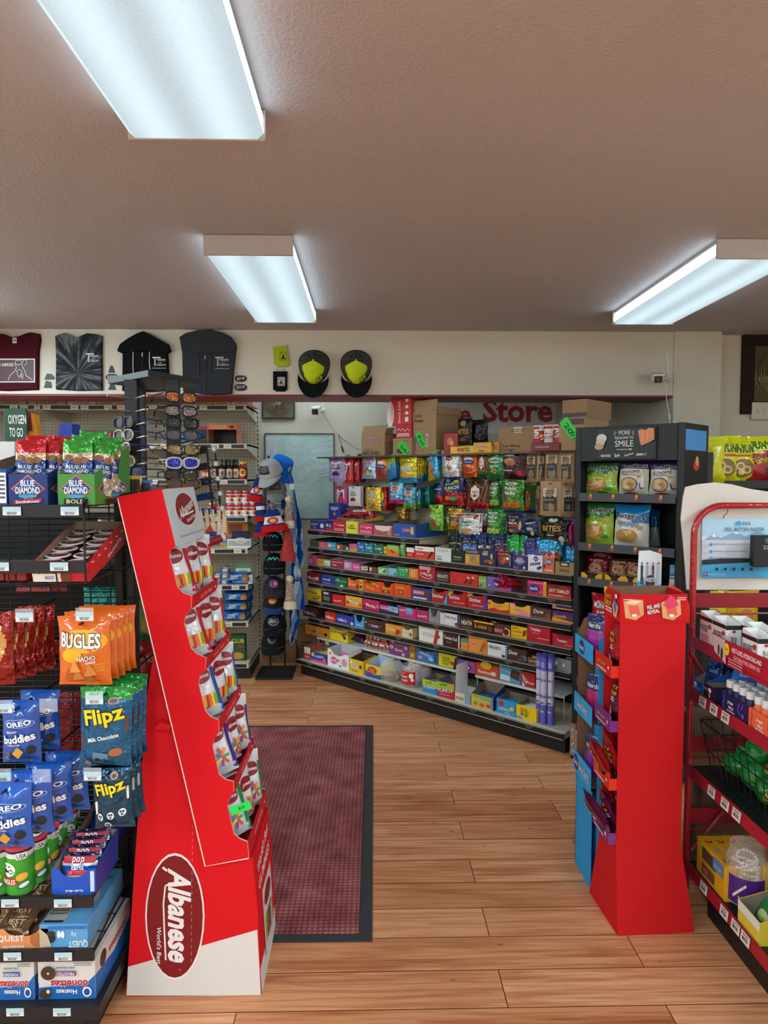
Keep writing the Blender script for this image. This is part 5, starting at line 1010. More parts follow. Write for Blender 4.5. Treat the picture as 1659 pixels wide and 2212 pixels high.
pegbag(352,420,568,722,'red multicolour gummy bag turned sideways','c0302a/f',[('e',.5,.6,.3,.2,'e8c02a'),('e',.5,.3,.3,.12,'2a8ac0')],n=4,rz=-28,v=VP-.02,rowtxt=RB_)
DL=lambda bc:[('r',.2,.62,.8,.84,'e8e8e4'),('e',.5,.73,.24,.1,'c8282a'),brand('Dole','f0e04a',None,.5,.73,.36,.07),('p',[(.15,.12),(.85,.12),(.85,.3),(.15,.3)],bc),('s',.5,.45,.6,.1,W_,2)]
pegbag(416,508,542,674,'light blue fruit bag with pink bottom',[(.2,'c83a7a/f'),(1.1,'62a8d0/f')],DL('c83a7a'),n=2,v=VP-.03,rowtxt=RB_)
pegbag(506,588,572,706,'blue green fruit bag with lime bottom',[(.2,'7ab03a/f'),(1.1,'4a98b0/f')],DL('7ab03a'),n=2,v=VP-.03,rowtxt=RB_)
pegbag(584,640,572,704,'green and blue fruit bag turned sideways',[(.3,'3a8a3a/f'),(1.1,'3a8aa8/f')],[('e',.5,.7,.3,.1,'d8e8d8')],n=4,rz=-38,v=VP-.03,rowtxt=RB_)
pegbag(622,708,560,686,'teal mint bag fanned sideways','1c8a78/f',[('s',.5,.6,.6,.1,'b0e0d0',2)],n=4,rz=-40,tilt=-8,v=VP-.03,rowtxt=RB_)
pegbag(705,762,542,680,'navy and red fish gummy bag',[(.35,'c8282c/f'),(1.1,'24407a/f')],[brand('SWEDISH',W_,None,.5,.7,.8,.08),('e',.5,.4,.3,.08,'d8282c')],rowtxt=RB_)
pegbag(764,896,508,682,'navy and red sour bites bag',[(.42,'b8242c/f'),(1.1,'22305e/f')],[('e',.3,.88,.12,.05,'3a9ad0'),('e',.7,.86,.12,.05,'c8d83a'),brand('SOUR','c8d83a','10183a',.42,.76,.5,.09,6),brand('PUNCH',W_,'10183a',.5,.62,.72,.12,6),brand('BITES','e8c83a',None,.4,.5,.36,.05),('e',.3,.24,.16,.08,'e87a3a'),('e',.6,.22,.18,.08,'4aa04a'),('e',.8,.3,.1,.06,'c83a5a')],n=2,v=VP-.04,t=.05,rowtxt=RB_)
pegbag(898,926,520,690,'slim red bag beside the sour bites','a82430/f',[('r',.2,.3,.8,.6,'d8b8a0')],v=VP+.04,rowtxt=RB_)
pegbag(914,1056,518,708,'brown pretzel twist bag with red bottom',[(.22,'b01c2a/f'),(1.1,'4a3020/f')],TW+PZ,n=2,v=VP-.06,t=.06,rowtxt=RB_)
VL=lambda st,c,bt:[('e',.46,.88,.3,.05,W_),brand('Vlasic','1a2a6a',None,.46,.88,.36,.05),('p',[(.08,.82),(.85,.84),(.9,.5),(.12,.44)],'1c2c5e'),brand('Pickle',W_,None,.48,.74,.56,.1),brand('Balls',W_,None,.46,.6,.5,.1),brand(st,c,None,.46,.49,.5,.05)]+[('e',.2+.15*(q%5),.28-.1*(q//5)+.02*(q%2),.085,.055,bt)for q in range(10)]
pegbag(1062,1142,528,712,'green pickle puff bag with pale puffs, middle','3c8a34/f',VL('DILL','c8d83a','9ac04a'),v=VP-.03,t=.06,rowtxt=RB_)
pegbag(1146,1284,522,732,'green pickle puff bag with orange puffs',[(.09,'1c3a8a/f'),(1.1,'4a8a30/f')],VL('SPICY','e8282a','c8641e'),v=VP-.1,t=.07,rowtxt=RB_)
pegbag(1262,1338,545,736,'green pickle puff bag behind, turned right',[(.1,'1c3a8a/f'),(1.1,'4a7a30/f')],[('e',.5,.3,.3,.12,'b85a1e'),('e',.4,.15,.3,.08,'c8641e'),('e',.6,.6,.2,.08,'b8401e')],n=2,rz=24,v=VP-.03,t=.06,rowtxt=RB_)
pegbag(1345,1384,560,748,'kraft jerky pouch sliver behind others',KR,jerky(),n=2,v=VP+.02,rz=15,rowtxt=RB_)
pegbag(1384,1526,534,752,'large kraft jerky pouch with full black label',KR,jerky(),n=2,v=VP-.09,t=.03,rowtxt=RB_)
pegbag(1520,1598,540,752,'kraft jerky pouch fanned edge-on at right end',KR,jerky(),n=5,dv=.025,rz=48,v=VP-.09,t=.02,rowtxt=RB_)
pegbag(240,318,696,790,'red licorice pouch low on the left','b81e34',wally('','c8442e'),n=2,rowtxt=RC)
pegbag(456,530,700,788,'gold caramel bag','a87a24/f',[brand('CAMEL','3a2410','e8c868',.5,.6,.7,.14),('e',.5,.3,.2,.1,'5a3414')],n=3,rz=-10,rowtxt=RC)
pegbag(672,764,682,848,'lime green candy bag with red foot picture','7ac030/f',[('e',.62,.92,.1,.05,'a81c3a'),('e',.12,.78,.1,.1,'a81c3a'),brand('Sour','d8f0b0',None,.4,.68,.34,.05),brand('FOOT',W_,None,.5,.55,.74,.13),('p',[(.2,.4),(.4,.42),(.7,.2),(.8,.06),(.62,.04),(.3,.22)],'c8324a')],v=VP-.05,rowtxt=RC)
pegbag(766,832,700,848,'dull green candy bag behind the lime one','6a9a3a/f',[brand('FOOT','d8e8c8',None,.5,.55,.74,.13)],n=2,rowtxt=RC)
pegbag(798,884,708,840,'yellow and brown waffle snack bag',[(.2,'d8a020/f'),(.75,'7a5030/f'),(1.1,'d8a020/f')],[brand('Waffle',W_,None,.5,.66,.6,.12),('e',.5,.3,.3,.14,'c88a4a')],n=2,v=VP-.02,rowtxt=RC)
pegbag(862,1002,738,896,'white veggie straw bag with blue bottom',[(.13,'1c50b0/f'),(1.1,'d4dcdc/f')],[('p',[(0,.97),(1,.97),(.85,.8),(.5,.74),(.15,.8)],'c02a2c'),brand("JACKSON'S",'f0d890',None,.5,.87,.76,.09),brand('Veggie','1c5a3a',None,.44,.66,.5,.1),brand('Straws','1c5a3a',None,.44,.55,.4,.07)]+[('l',[(.5,.14),(.5+.36*math.cos(.5+q*.27),.14+.3*math.sin(.5+q*.27))],.007,'d8964a')for q in range(9)]+[brand('SEA SALT',W_,None,.5,.07,.6,.07)],n=2,v=VP-.12,t=.06,rowtxt=RC)
pegbag(1000,1046,740,880,'maroon and white bag behind the veggie straws',[(.5,'b82a4a/f'),(1.1,'b8b0b0/f')],[('e',.5,.4,.3,.1,'7a1c2a')],v=VP,rowtxt=RC)
pegbag(1042,1150,714,890,'green pickle puff bag with pale puffs, lower','3c8a34/f',VL('DILL','c8d83a','a8c85a'),n=2,v=VP-.1,t=.06,rowtxt=RC)
pegbag(1168,1294,742,884,'navy trail mix bag with gold word','1e2c54/f',[brand('PLANTERS','e8b030',None,.45,.88,.5,.07),brand('trail',W_,None,.4,.74,.3,.07),brand('MIX','f0d8a0',None,.44,.6,.5,.12),('r',.2,.42,.7,.5,'b82a2a'),('e',.35,.25,.14,.09,'a86a38'),('e',.6,.2,.16,.09,'7a3420'),('e',.8,.5,.07,.2,'d8b860'),('e',.5,.12,.1,.05,'3a8a3a')],v=VP-.1,t=.05,rowtxt=RC)
pegbag(1282,1374,774,892,'small navy nut bag with white script','22305c/f',[brand('Planters',W_,None,.5,.8,.7,.1,10),brand('mix','d8d8e8',None,.5,.5,.5,.2),('e',.7,.25,.1,.14,'d8b860')],v=VP-.1,t=.04,rowtxt=RC)
pegbag(1384,1574,758,936,'large black jerky bites bag with gold letters',[(.25,'3a4a2c/f'),(1.1,'121212/f')],[('e',.5,.88,.16,.07,'d8d4cc'),brand('BITES','d8a030','3a2410',.46,.58,.68,.2),('p',[(.05,.38),(.8,.42),(.95,.3),(.1,.26)],'3a6a34'),brand('TABASCO','d8e8d0',None,.45,.34,.3,.05),('e',.5,.14,.3,.08,'6a3a28'),('e',.8,.2,.08,.12,'c8c0b8')],v=VP-.12,t=.06,rowtxt=RC)
pegbag(1572,1600,782,958,'slim magenta bag beside the chip rack','c02a7c/f',[],v=VP-.1,rowtxt=RC)
# small nut pouches standing in the cartons of the second shelf
def pouches(c,xl,xr,ybot,ytop,n,cols,ds,look,v0=.13):
 o=None
 for k in range(n):
  xc=xl+(xr-xl)*((k%3)+.5)/3;vv=v0+.045*(k//3)+.006*(k%3)
  u=u_at(cpx(c,xc),ZS[2],vv)
  if o is None:o=bagmb(.072,.15,.022,cols,ds,seed=len(look),hang=False,nx=8,nz=10).build('nut_pouch',None,smooth=True);ob=o
  else:ob=o.copy();COL.objects.link(ob)
  ob.location=GW(u,vv,ZS[2]+.028+.012*(k//3));ob.rotation_euler=(math.radians(-6),math.radians((-9,3,10)[k%3]),GR+math.radians((8,-12,20)[k%3]))
  tag(ob,look,'snack pouch',look+' group')
pouches('cb',548,676,0,0,6,[(.55,'3a5a9a/f'),(1.1,'1c2a56/f')],[brand('PLANTERS','e8b030',None,.5,.7,.6,.06),('r',.2,.3,.8,.5,'6aa8d0')],'navy and blue peanut pouch standing in the tan peanut carton, second shelf')
pouches('cb',690,830,0,0,6,'1c2a56/f',[brand('MIX','f0e0b0',None,.5,.55,.5,.12),('e',.5,.3,.2,.08,'a86a38')],'navy pouch standing in the navy trail mix carton, second shelf')
pouches('cb',854,980,0,0,6,[(.5,'b02a34/f'),(1.1,'1c2850/f')],[brand('PLANTERS','e8b030',None,.5,.7,.6,.06)],'navy and red pouch standing in the red picture peanut carton, second shelf')
pouches('cb',996,1126,0,0,7,[(.5,'9a7a5a/f'),(1.1,'1f9a3c/f')],[('e',.5,.4,.25,.12,'2a4a8a'),('e',.4,.2,.15,.06,'c89a5a')],'green topped almond pouch standing in the navy diamond carton, second shelf')
pouches('cb',1150,1260,0,0,3,[(.4,'cfd0e0/f'),(1.1,'3a2c6a/f')],[('e',.5,.5,.25,.1,'2a4a9a')],'violet topped almond pouch standing in the white blueberry carton, second shelf')
pouches('cb',1284,1380,0,0,6,[(.55,'e8703a/f'),(1.1,'2aa0d0/f')],[('e',.5,.5,.3,.1,'2a5a9a')],'blue topped orange almond pouch standing in the orange carton, second shelf')
pouches('cb',1396,1560,0,0,5,'2a9aca/f',[],'bright blue pouch lying above the tan cut window carton, second shelf',v0=.2)
pouches('cb',424,536,0,0,4,'1b1f1c/f',[brand('Wonderful','c8d8b0',None,.5,.6,.7,.07),('e',.5,.3,.2,.08,'6a9a3a')],'black pistachio pouch standing in the black carton, second shelf')
# loose red pouches and blue carton lying on the top shelf
t=gthing('candy_carton','blue display carton with white peach logo behind the front cartons, top candy shelf','carton','c4',430,Z1,.22)
m=cartonmb(.13,.2,.2,.06,'2a3c96',[brand('Nips','cfe0ff','14204e',.5,.8,.6,.2,8),('e',.5,.6,.09,.07,'e87a2a'),('r',0,.3,1,.38,'e05a9a')],lid=True);o=m.build('box_body',t)
for k,(x,yo)in enumerate(((560,0),(620,.02),(600,.04),(660,.06))):
 bag('candy_bag','red licorice pouch lying on the top candy shelf behind the front cartons','pouch',.17,.12,.02,'c02438/f',[('r',.2,.3,.8,.7,'e8d8d8'),brand('WILEY','1c1c1c',None,.5,.5,.4,.12)],GW(u_at(cpx('c4',x),Z1,.2),.2+yo*.5,Z1+.10+yo*.35),rot=(math.radians(-72),0,GR+.2*k),group='red pouches lying on the top candy shelf',hang=False,seed=k)
tag(cartonmb(.28,.098,.098,.14,'8a6a58',[],'6a5248',lid=True).build('candy_carton',None,GW(u_at(cpx('c4',600),Z1,.2),.2,Z1),GR),'brown carton under the loose red pouches, top candy shelf','carton')
bag('lime_drink_pouch','lime green round jar-like pouch between cartons on the second shelf','pouch',.042,.13,.035,[(.75,'6ac23c/g'),(1.1,'b8e08a/g')],[brand('5!',W_,'1a5a1a',.5,.45,.6,.3)],GW(u_at(cpx('c4',1201),ZS[2],VS+.03),VS+.03,ZS[2]),GR,hang=False,crimp=.02)
# ---------------------------------------------------------------- cardboard boxes on top of the gondola
KB='a98a68/p';ZT=1.632
def topbox(xl,xr,yt,yb,v,d,col,look,ds=(),openf=None,z=None,rz=0,cat='cardboard box',sds=()):
 x0,x1,ya,yb_=cpx('c3',xl),cpx('c3',xr),cpy('c3',yt),cpy('c3',yb)
 u0,z0=Guz(x0,yb_,v);u1,_=Guz(x1,yb_,v);_,z1=Guz((x0+x1)/2,ya,v)
 if z is None:z=ZT
 w_=u1-u0;h_=z1-z
 t=thing('cardboard_box',look,cat,tuple(GW((u0+u1)/2,v,z)),GR+rz)
 m=MB()
 if openf:
  m.box(-w_/2,0,0,w_/2,.003,h_,col);m.box(-w_/2,d-.003,0,w_/2,d,h_,col);m.box(-w_/2,.003,0,-w_/2+.003,d-.003,h_,col);m.box(w_/2-.003,.003,0,w_/2,d-.003,h_,col);m.box(-w_/2+.003,.003,0,w_/2-.003,d-.003,.003,col)
 else:m.bbox(-w_/2,0,0,w_/2,d,h_,col,.002);deco(m,lambda a,b,e:Vector((-w_/2+a*w_,d*.5-.025+b*.05,h_+e)),w_,.05,[('r',0,0,1,1,'b89a70/g')])
 deco(m,lambda a,b,e:Vector((-w_/2+a*w_,-e,b*h_)),w_,h_,ds)
 if sds:deco(m,lambda a,b,e:Vector((w_/2+e,a*d,b*h_)),d,h_,sds)
 m.build('box_body',t)
 if openf:
  fl=h_*.45
  m=MB();m.T=Matrix.Translation((0,0,h_))@Matrix.Rotation(math.radians(-18),4,'X');m.box(-w_/2,0,.0,w_/2,.003,fl*openf,col);m.build('flap',t)
  m=MB();m.T=Matrix.Translation((w_/2,0,h_))@Matrix.Rotation(math.radians(172),4,'Y');m.box(-.003,0,0,0,d,fl*.8,col);m.build('flap',t)
 return z+h_,w_
LB=[('s',.3,.3,.4,.16,'6a5038',2),('r',.55,.45,.9,.7,'6a5038'),('r',.56,.46,.89,.69,'a98a68/p'),('r',.06,.06,.78,.22,'2a2018'),('r',.08,.08,.76,.2,'a98a68/p'),('b',.42,.14,.64,.11),('r',.3,.82,.65,.92,'b87ab8')]
topbox(240,388,238,362,.26,.2,KB,'open kraft box with purple sticker, left end of gondola top',LB,openf=1.1)
topbox(392,440,228,362,.34,.16,'8a6c50/p','open kraft box seen edge-on with dark compartments on gondola top',[('r',.1,.1,.9,.3,'1a1410'),('r',.1,.4,.9,.6,'1a1410'),('r',.1,.7,.9,.9,'1a1410')],openf=.6)
z_,_=topbox(440,560,256,360,.24,.22,KB,'kraft box with green sticker below the red cartons on gondola top',[('e',.45,.25,.25,.16,'3a2a20'),('s',.75,.85,.3,.1,'5a4430',2),('s',.25,.85,.3,.06,'5a4430',1)])
z2,_=topbox(458,558,170,255,.25,.18,'c22a34','small red carton with white squiggles, gondola top',waves(W_)+[('s',.5,.25,.7,.3,'f0c0c0',3)],z=z_+.0005)
topbox(424,556,-10,172,.25,.2,'cf3a38','red snack carton standing on the small red one, gondola top',[('e',.0,.4,.18,.46,W_),('t',"JACKSON'S",.1,.42,.55,.07,'b02a2a',90),('t','SNACK SUPER',.46,.45,.8,.1,W_,90),('e',.82,.85,.08,.06,W_),('e',.82,.62,.08,.06,W_),('e',.82,.4,.08,.06,W_),('r',.74,.1,.9,.26,W_)],z=z2+.0005)
z3,_=topbox(566,716,196,355,.27,.26,KB,'large kraft box with bird drawing and green sticker, gondola top',[brand('Vlasic','3a5a8a',None,.38,.48,.28,.2),brand('CORN PUFFS','5a5048',None,.36,.3,.18,.06),('e',.16,.6,.07,.16,'6a7a9a'),('l',[(.15,.5),(.12,.2),(.18,.2)],.004,'4a5a7a'),('r',.58,.3,.7,.8,'d0ccc4'),('s',.64,.55,.1,.4,'5a5048',5)],sds=[])
topbox(570,718,58,196,.27,.26,KB,'large kraft pretzel carton on the bird carton, gondola top',[brand("Dot's",'3a2418',None,.24,.62,.3,.16),brand('Pretzels','3a2418',None,.26,.38,.4,.14),('e',.05,.9,.03,.06,'4a3424'),('s',.9,.85,.1,.1,'5a4430',1)],z=z3+.0005,openf=.8)
topbox(764,856,222,352,.245,.02,'a42c3c','dark red carton with orange crackers, gondola top',[('e',.45,.6,.2,.18,'d87a3a'),('e',.6,.5,.12,.12,'e8a04a')])
t=topbox(808,1074,306,345,.20,.22,'e8bc20','yellow display tray holding the black bites pouch, gondola top',[brand('BITES','2a1a10',None,.38,.5,.2,.6),('e',.22,.5,.05,.3,'d83a2a')],openf=None)
bag('snack_bag','black and gold bites pouch standing in the yellow tray, gondola top','snack bag',.115,.17,.05,[(.2,'2a2018/f'),(1.1,'15120f/f')],[('e',.5,.8,.2,.1,'8a7a5a'),brand('BITES','c8962a',None,.5,.5,.7,.18),('e',.5,.2,.25,.08,'6a3a28')],GW(Guz(cpx('c3',905),960,.24)[0],.235,ZT+.052),GR,hang=False)
bag('snack_bag','second black pouch leaning behind the bites pouch, gondola top','snack bag',.12,.16,.05,'1a1816/f',[],GW(Guz(cpx('c3',985),960,.28)[0],.29,ZT+.052),GR+.4,hang=False,seed=4)
topbox(955,1068,282,333,.19,.008,'e0a81c','yellow raisin carton with red letters, gondola top',[brand('Stonetta','c8282a',W_,.45,.62,.7,.34),brand('bites','7a1a10',None,.5,.2,.3,.2)])
topbox(1068,1118,280,333,.21,.10,'c08a2a','amber carton end beside the yellow raisin carton, gondola top',[('s',.5,.5,.7,.5,'6a2a18',3)])
topbox(1118,1398,180,333,.23,.26,'9c7e5c/p','wide kraft box marked Pearl Milling, gondola top',[brand('Pearl Milling','2a2018',None,.3,.24,.4,.12),brand('Company','2a2018',None,.24,.1,.3,.1),('r',.35,.75,.55,.98,'c8b898'),('s',.45,.85,.3,.14,'4a3a28',2)])
zz,_=topbox(1324,1508,286,322,.16,.16,'7a1c20','dark red tray holding small chip cans, gondola top',[('s',.4,.5,.5,.3,'c8a0a0',1)])
cn=None
def chip_can(label,r,h,body,lidc,bands,group):
 t=thing('chip_can',label,'can',(0,0,0),0,group)
 m=MB();m.lathe([(.001,0),(r*.97,0),(r,.003),(r,h*.55),(r,h*.72),(r,h*.8),(r,h*.9),(r,h-.004)],body,22,mats=['8a8a8a/m','c0c0c0/m',bands[0],bands[1],bands[2],bands[3],bands[4]]);
 F_=lambda a,b,e:Vector(((r+e)*math.sin((a-.5)*2.4),-(r+e)*math.cos((a-.5)*2.4),b*h))
 deco(m,F_,r*2.4,h,[('e',.42,.56,.25,.15,W_),('p',[(.2,.52),(.3,.58),(.42,.54),(.54,.58),(.64,.52),(.54,.48),(.42,.51),(.3,.48)],'16181c'),('e',.34,.64,.03,.02,'16181c'),('e',.5,.64,.03,.02,'16181c'),('r',.12,.26,.72,.4,'c8242c'),('t','PRINGLES',.42,.33,.52,.1,W_,0,None,0,.02),('e',.85,.42,.16,.08,'e8a83a',20),('e',.9,.24,.17,.06,'1c3a5c',20),('e',.9,.25,.14,.045,'d8e0e0',20),('r',.72,.8,.98,.94,W_),('t','USA',.85,.87,.22,.1,'1a2444')])
 m.build('can_body',t,smooth=True)
 m=MB();m.lathe([(r+.001,h-.006),(r+.003,h-.004),(r+.003,h+.001),(r-.002,h+.002),(r-.004,h),(.001,h)],lidc,22)
 G_=lambda a,b,e:Vector(((a-.5)*2*r,(b-.5)*2*r,h+.0015+e));deco(m,G_,2*r,2*r,[('e',.5,.5,.33,.33,'f0eeea'),('p',[(.2,.5),(.35,.6),(.5,.54),(.65,.6),(.8,.5),(.65,.42),(.5,.48),(.35,.42)],'1a1a1c'),('e',.42,.64,.04,.03,'1a1a1c'),('e',.58,.64,.04,.03,'1a1a1c')])
 m.build('lid',t,smooth=True)
 return t
for k,x in enumerate((1364,1432,1492)):
 l_=('red','white','red')[k]
 c=chip_can('small chip can in the dark red tray on gondola top',.034,.10,'b02a2c','e8e0da',[('b02a2c','d8d8d8','b02a2c')[k]]*2+[W_,'b02a2c','b02a2c'],'small chip cans in the dark red tray')
 c.location=GW(Guz(cpx('c3',x),950,.2)[0],.225,zz+.0005);c.rotation_euler=(0,0,GR+.3*k)
 c['label']=('leftmost small red chip can','middle small white chip can','rightmost small red chip can')[k]+' in the dark red tray on gondola top'
zz,_=topbox(1500,1660,130,338,.17,.3,KB,'kraft box with green sticker at right end of gondola top',[('r',.0,.8,1,.98,'4a3430'),('s',.3,.9,.4,.12,'c8b8a0',2)])
topbox(1524,1680,10,128,.20,.3,'9a7a5c/p','upper kraft box at right end of gondola top, near chip rack',[('r',0,.1,1,.3,'4a3430')],z=zz+.0005)
# green shelf-edge stickers on the boxes
def sticker(x,y,w_,h_,rot,v,txt,label):
 m=MB();u,z=Guz(x,y,v)
 deco(m,lambda a,b,e:Vector(((a-.5)*.1,-e,(b-.5)*.1)),.1,.1,[('p',[(.5+(dx*math.cos(rot)-dy*math.sin(rot)),.5+(dx*math.sin(rot)+dy*math.cos(rot)))for dx,dy in((-w_,-h_),(w_,-h_),(w_,h_),(-w_,h_))],'22d83c'),('t',txt,.46,.5,w_*1.1,h_,'0a2a10',math.degrees(rot)),('s',.5+.6*w_*math.cos(rot),.5+.6*w_*math.sin(rot),w_*.4,h_,'0a2a10',2)])
 tag(m.build('price_sticker',None,GW(u,v-.0025,z),GR),label,'sticker')
sticker(1230,926,.62,.28,math.radians(-52),.17,'20','bright green price sticker on the kraft box at gondola right end')
sticker(910,950,.58,.26,math.radians(-60),.27,'Fr','bright green price sticker on the bird drawing box')
sticker(872,968,.5,.3,math.radians(-42),.24,'36-4','bright green price sticker on the kraft box below the red cartons')
# ================================================================ beige wall shelving, back left
BX=-.87;BXL=-3.1;BF=5.03;BB=5.52
t=thing('store_shelving','beige metal wall shelving with pegboard back in the left alcove','shelving unit',(BXL,BF,0));g2=t
ZB={1:1.995,2:1.72,3:1.465,4:1.195,5:.965,6:.70,7:.43,8:.125}
m=MB();m.box(0,.49,0,BX-BXL,.50,2.0,peg_mat('pegboard_dim','c2b8a6'));m.build('pegboard_panel',t)
for x in(0,.75,1.5,BX-BXL):
 m=MB();m.box(x-.015,.485,0,x+.015,.53,2.01,BEI)
 for k in range(56):m.box(x-.004,.4835,.1+k*.034,x+.004,.4848,.12+k*.034,'1c1c1c')
 m.build('upright',t)
m=MB();m.box(.0,.03,0,BX-BXL,.5,.08,'2a2624');m.build('kick_base',t)
for zi,z in ZB.items():
 for a,b in((0,.75),(.75,1.5),(1.5,BX-BXL)):
  m=MB();m.box(a+.003,0,z-.014,b-.003,.485,z,BEI);s=m.build('shelf',t)
  m=MB();m.box(a+.003,-.012,z-.036,b-.003,0,z,'c4baa8');m.box(a+.02,-.0135,z-.031,b-.02,-.012,z-.006,'26262a')
  rr=random.Random(zi*9+int(a*9));x=a+.04
  while x<b-.1:
   m.box(x,-.0145,z-.032,x+.055,-.0135,z-.005,'d8d4cc');deco(m,lambda p,q,e:Vector((x+p*.055,-.0145-e,z-.032+q*.027)),.055,.027,[('s',.5,.5,.7,.5,'55524c',2)]);x+=rr.uniform(.07,.2)
  m.build('price_strip',s)
  for xx in(a+.003,b-.006):m=MB();m.prism([(0,z-.002),(.485,z-.002),(.485,z-.1),(0,z-.034)],xx,xx+.003,BEI,axis='x');m.build('bracket',s)
def wx(x,Y):return P(x,1080,Y=Y).x
def hp(px_,Y):return px_*Y/FPX
def sbox(xl,xr,h,z,label,col,ds=(),Y=BF+.03,d=.2,cat='box',name='food_box',**kw):
 a,b=wx(xl,Y),wx(xr,Y)
 return tag(cartonmb(b-a,h,kw.get('hb',h),d,col,ds,kw.get('inner','5a4636'),notch=kw.get('notch',0),lid=kw.get('lid',True)).build(name,None,((a+b)/2,Y,z)),label,cat)
for k,(a,b,c)in enumerate(((0,62,'c8b48c'),(66,148,'c0a47a'),(150,212,'d0d0cc'),(214,255,'c4a67c'),(418,462,'b89870'),(464,500,'c0a078'),(502,548,'c8a8a0'))):
 sbox(a,b,.2,ZB[1],('tan carton under the header at far left','second tan carton from left on the highest beige shelf','pale grey carton on the highest beige shelf','tan carton left of the eyewear tower, highest beige shelf','tan carton just right of the eyewear tower, highest beige shelf','second tan carton right of the eyewear tower, highest beige shelf','pinkish carton at right end of the highest beige shelf')[k],c,[('s',.5,.12,.6,.12,'4a3a2a',2)],d=.3)
sbox(157,243,.08,ZB[2],'red open tray marked BEEF on the beige shelf','b8303e',[('r',.5,.1,.95,.45,'e8dcc8'),('t','BEEF',.7,.27,.36,.24,'3a1c1c'),('t','Top Ramen BOWL',.27,.3,.4,.2,W_)],lid=False,hb=.11,inner='8a6a50')
sbox(128,155,.09,ZB[2],'small blue box left of the red BEEF tray','2446a0')
sbox(418,449,.13,ZB[2],'dark red and black carton beside the orange open carton','2a1a18',[('r',0,.8,1,1,'a82a2c')])
t=thing('food_box','orange topped open cardboard carton on the beige shelf','box',(wx(482,BF+.03),BF+.03,ZB[2]));wd=hp(64,BF)/2;h=hp(43,BF)
m=MB();m.box(-wd,0,0,-wd+.004,.2,h,'b08058');m.box(wd-.004,0,0,wd,.2,h,'c47a50');m.box(-wd+.004,0,0,wd-.004,.2,.004,'b08058');m.box(-wd+.004,.196,.004,wd-.004,.2,h,'1c1612');m.box(-wd+.004,0,h-.004,wd-.004,.2,h,'d86a3a');m.build('carton_body',t)
m=MB();m.box(-wd+.004,-.001,h*.72,wd-.004,.002,h-.004,'d8642e');deco(m,lambda a,b,e:Vector((-wd+a*2*wd,-.001-e,h*.72+b*h*.26)),2*wd,h*.26,[('r',.12,.25,.62,.75,'e8b890'),('s',.37,.5,.45,.4,'5a2a18',1),('e',.82,.5,.08,.3,'3a1a10')]);m.build('front_panel',t)
def multi(proto,places,labels,group):
 for k,(p,r)in enumerate(places):
  o=proto if k==0 else copy_tree(proto);put(o,p,r,labels[k]if isinstance(labels,list)else labels,group=group)
def lathe_thing(name,label,cat,parts):
 t=thing(name,label,cat)
 for pn,prof,col,dd in parts:
  m=MB();m.lathe(prof,col,16)
  if dd:r,h0,h1,ds=dd;deco(m,lambda a,b,e:Vector(((r+e)*math.sin((a-.5)*2.4),-(r+e)*math.cos((a-.5)*2.4),h0+b*(h1-h0))),r*2.4,h1-h0,ds)
  m.build(pn,t,smooth=True)
 return t
hs=lathe_thing('sauce_bottle','','bottle',[('bottle_body',[(.001,0),(.02,0),(.021,.004),(.021,.085),(.010,.108),(.009,.122),(.001,.122)],'2a1814/g',(.0212,.012,.075,[('r',0,0,1,1,'c0bcb0'),('e',.5,.5,.2,.25,'a83028'),('s',.5,.15,.6,.2,'3a3a3a',2)])),('cap',[(.001,.146),(.011,.145),(.0115,.12),(.001,.12)],'141414',None)])
multi(hs,[((wx(x,BF+.06+.04*(k%2)),BF+.06+.045*(k%2),ZB[3]),.3*(k%3-1))for k,x in enumerate((463,471,480,489,497,505,512))],'dark hot sauce bottle with white pepper label on the beige shelf','dark hot sauce bottles on the beige shelf')
sm=lathe_thing('sauce_bottle','','bottle',[('bottle_body',[(.001,0),(.016,0),(.016,.06),(.008,.07),(.001,.07)],'b83a28/g',(.0162,.01,.05,[('r',0,.3,1,1,'e0b0a0')])),('cap',[(.001,.1),(.012,.1),(.012,.07),(.001,.07)],'e8e4e0',None)])
multi(sm,[((wx(x,BF+.05),BF+.05,ZB[3]),0)for x in(442,451)],['small red sauce bottle with white cap, left of two on beige shelf','small red sauce bottle with white cap, right of two on beige shelf'],'small red sauce bottles')
sj=lathe_thing('salsa_jar','red salsa jar with yellow lid at the right of the hot sauces','jar',[('jar_body',[(.001,0),(.029,0),(.031,.006),(.031,.085),(.024,.098),(.024,.115),(.001,.115)],'8a1c14/g',(.0312,.015,.08,[('e',.5,.5,.36,.42,'e8c84a'),('e',.5,.55,.2,.25,'c8302a'),('s',.5,.25,.4,.15,W_,1)])),('lid',[(.001,.128),(.026,.127),(.027,.112),(.001,.112)],'e0b020',None)]);put(sj,(wx(526,BF+.06),BF+.06,ZB[3]))
sc=lathe_thing('soup_can','','can',[('can_body',[(.001,0),(.033,0),(.034,.003),(.032,.005),(.032,.088),(.034,.090),(.033,.093),(.001,.090)],'c8c8c8/m',(.0323,.006,.087,[('r',0,0,1,.5,'ece8e2'),('r',0,.5,1,1,'c0202c'),('t',"Campbell's",.5,.74,.76,.2,W_,0,None,.25,.02),('e',.5,.5,.1,.12,'d8b050'),('e',.66,.25,.12,.16,'c82a1c'),('t','Tomato',.34,.25,.38,.1,'8a1a1a')]))])
pl=[];lb=[]
for cx_,ny,st in((458,1,1),(478,1,1),(498,2,1),(514,2,1),(532,2,2),(548,2,2)):
 for k in range(2):
  for r_ in range(2):
   if k==1 and cx_<490:continue
   pl.append(((wx(cx_,BF+.05+.075*r_),BF+.05+.075*r_,ZB[4]+.0935*k),.1*(k-r_)))
   lb.append('red and white soup can '+('stacked on another' if k else 'standing in the bottom layer')+' on the beige shelf')
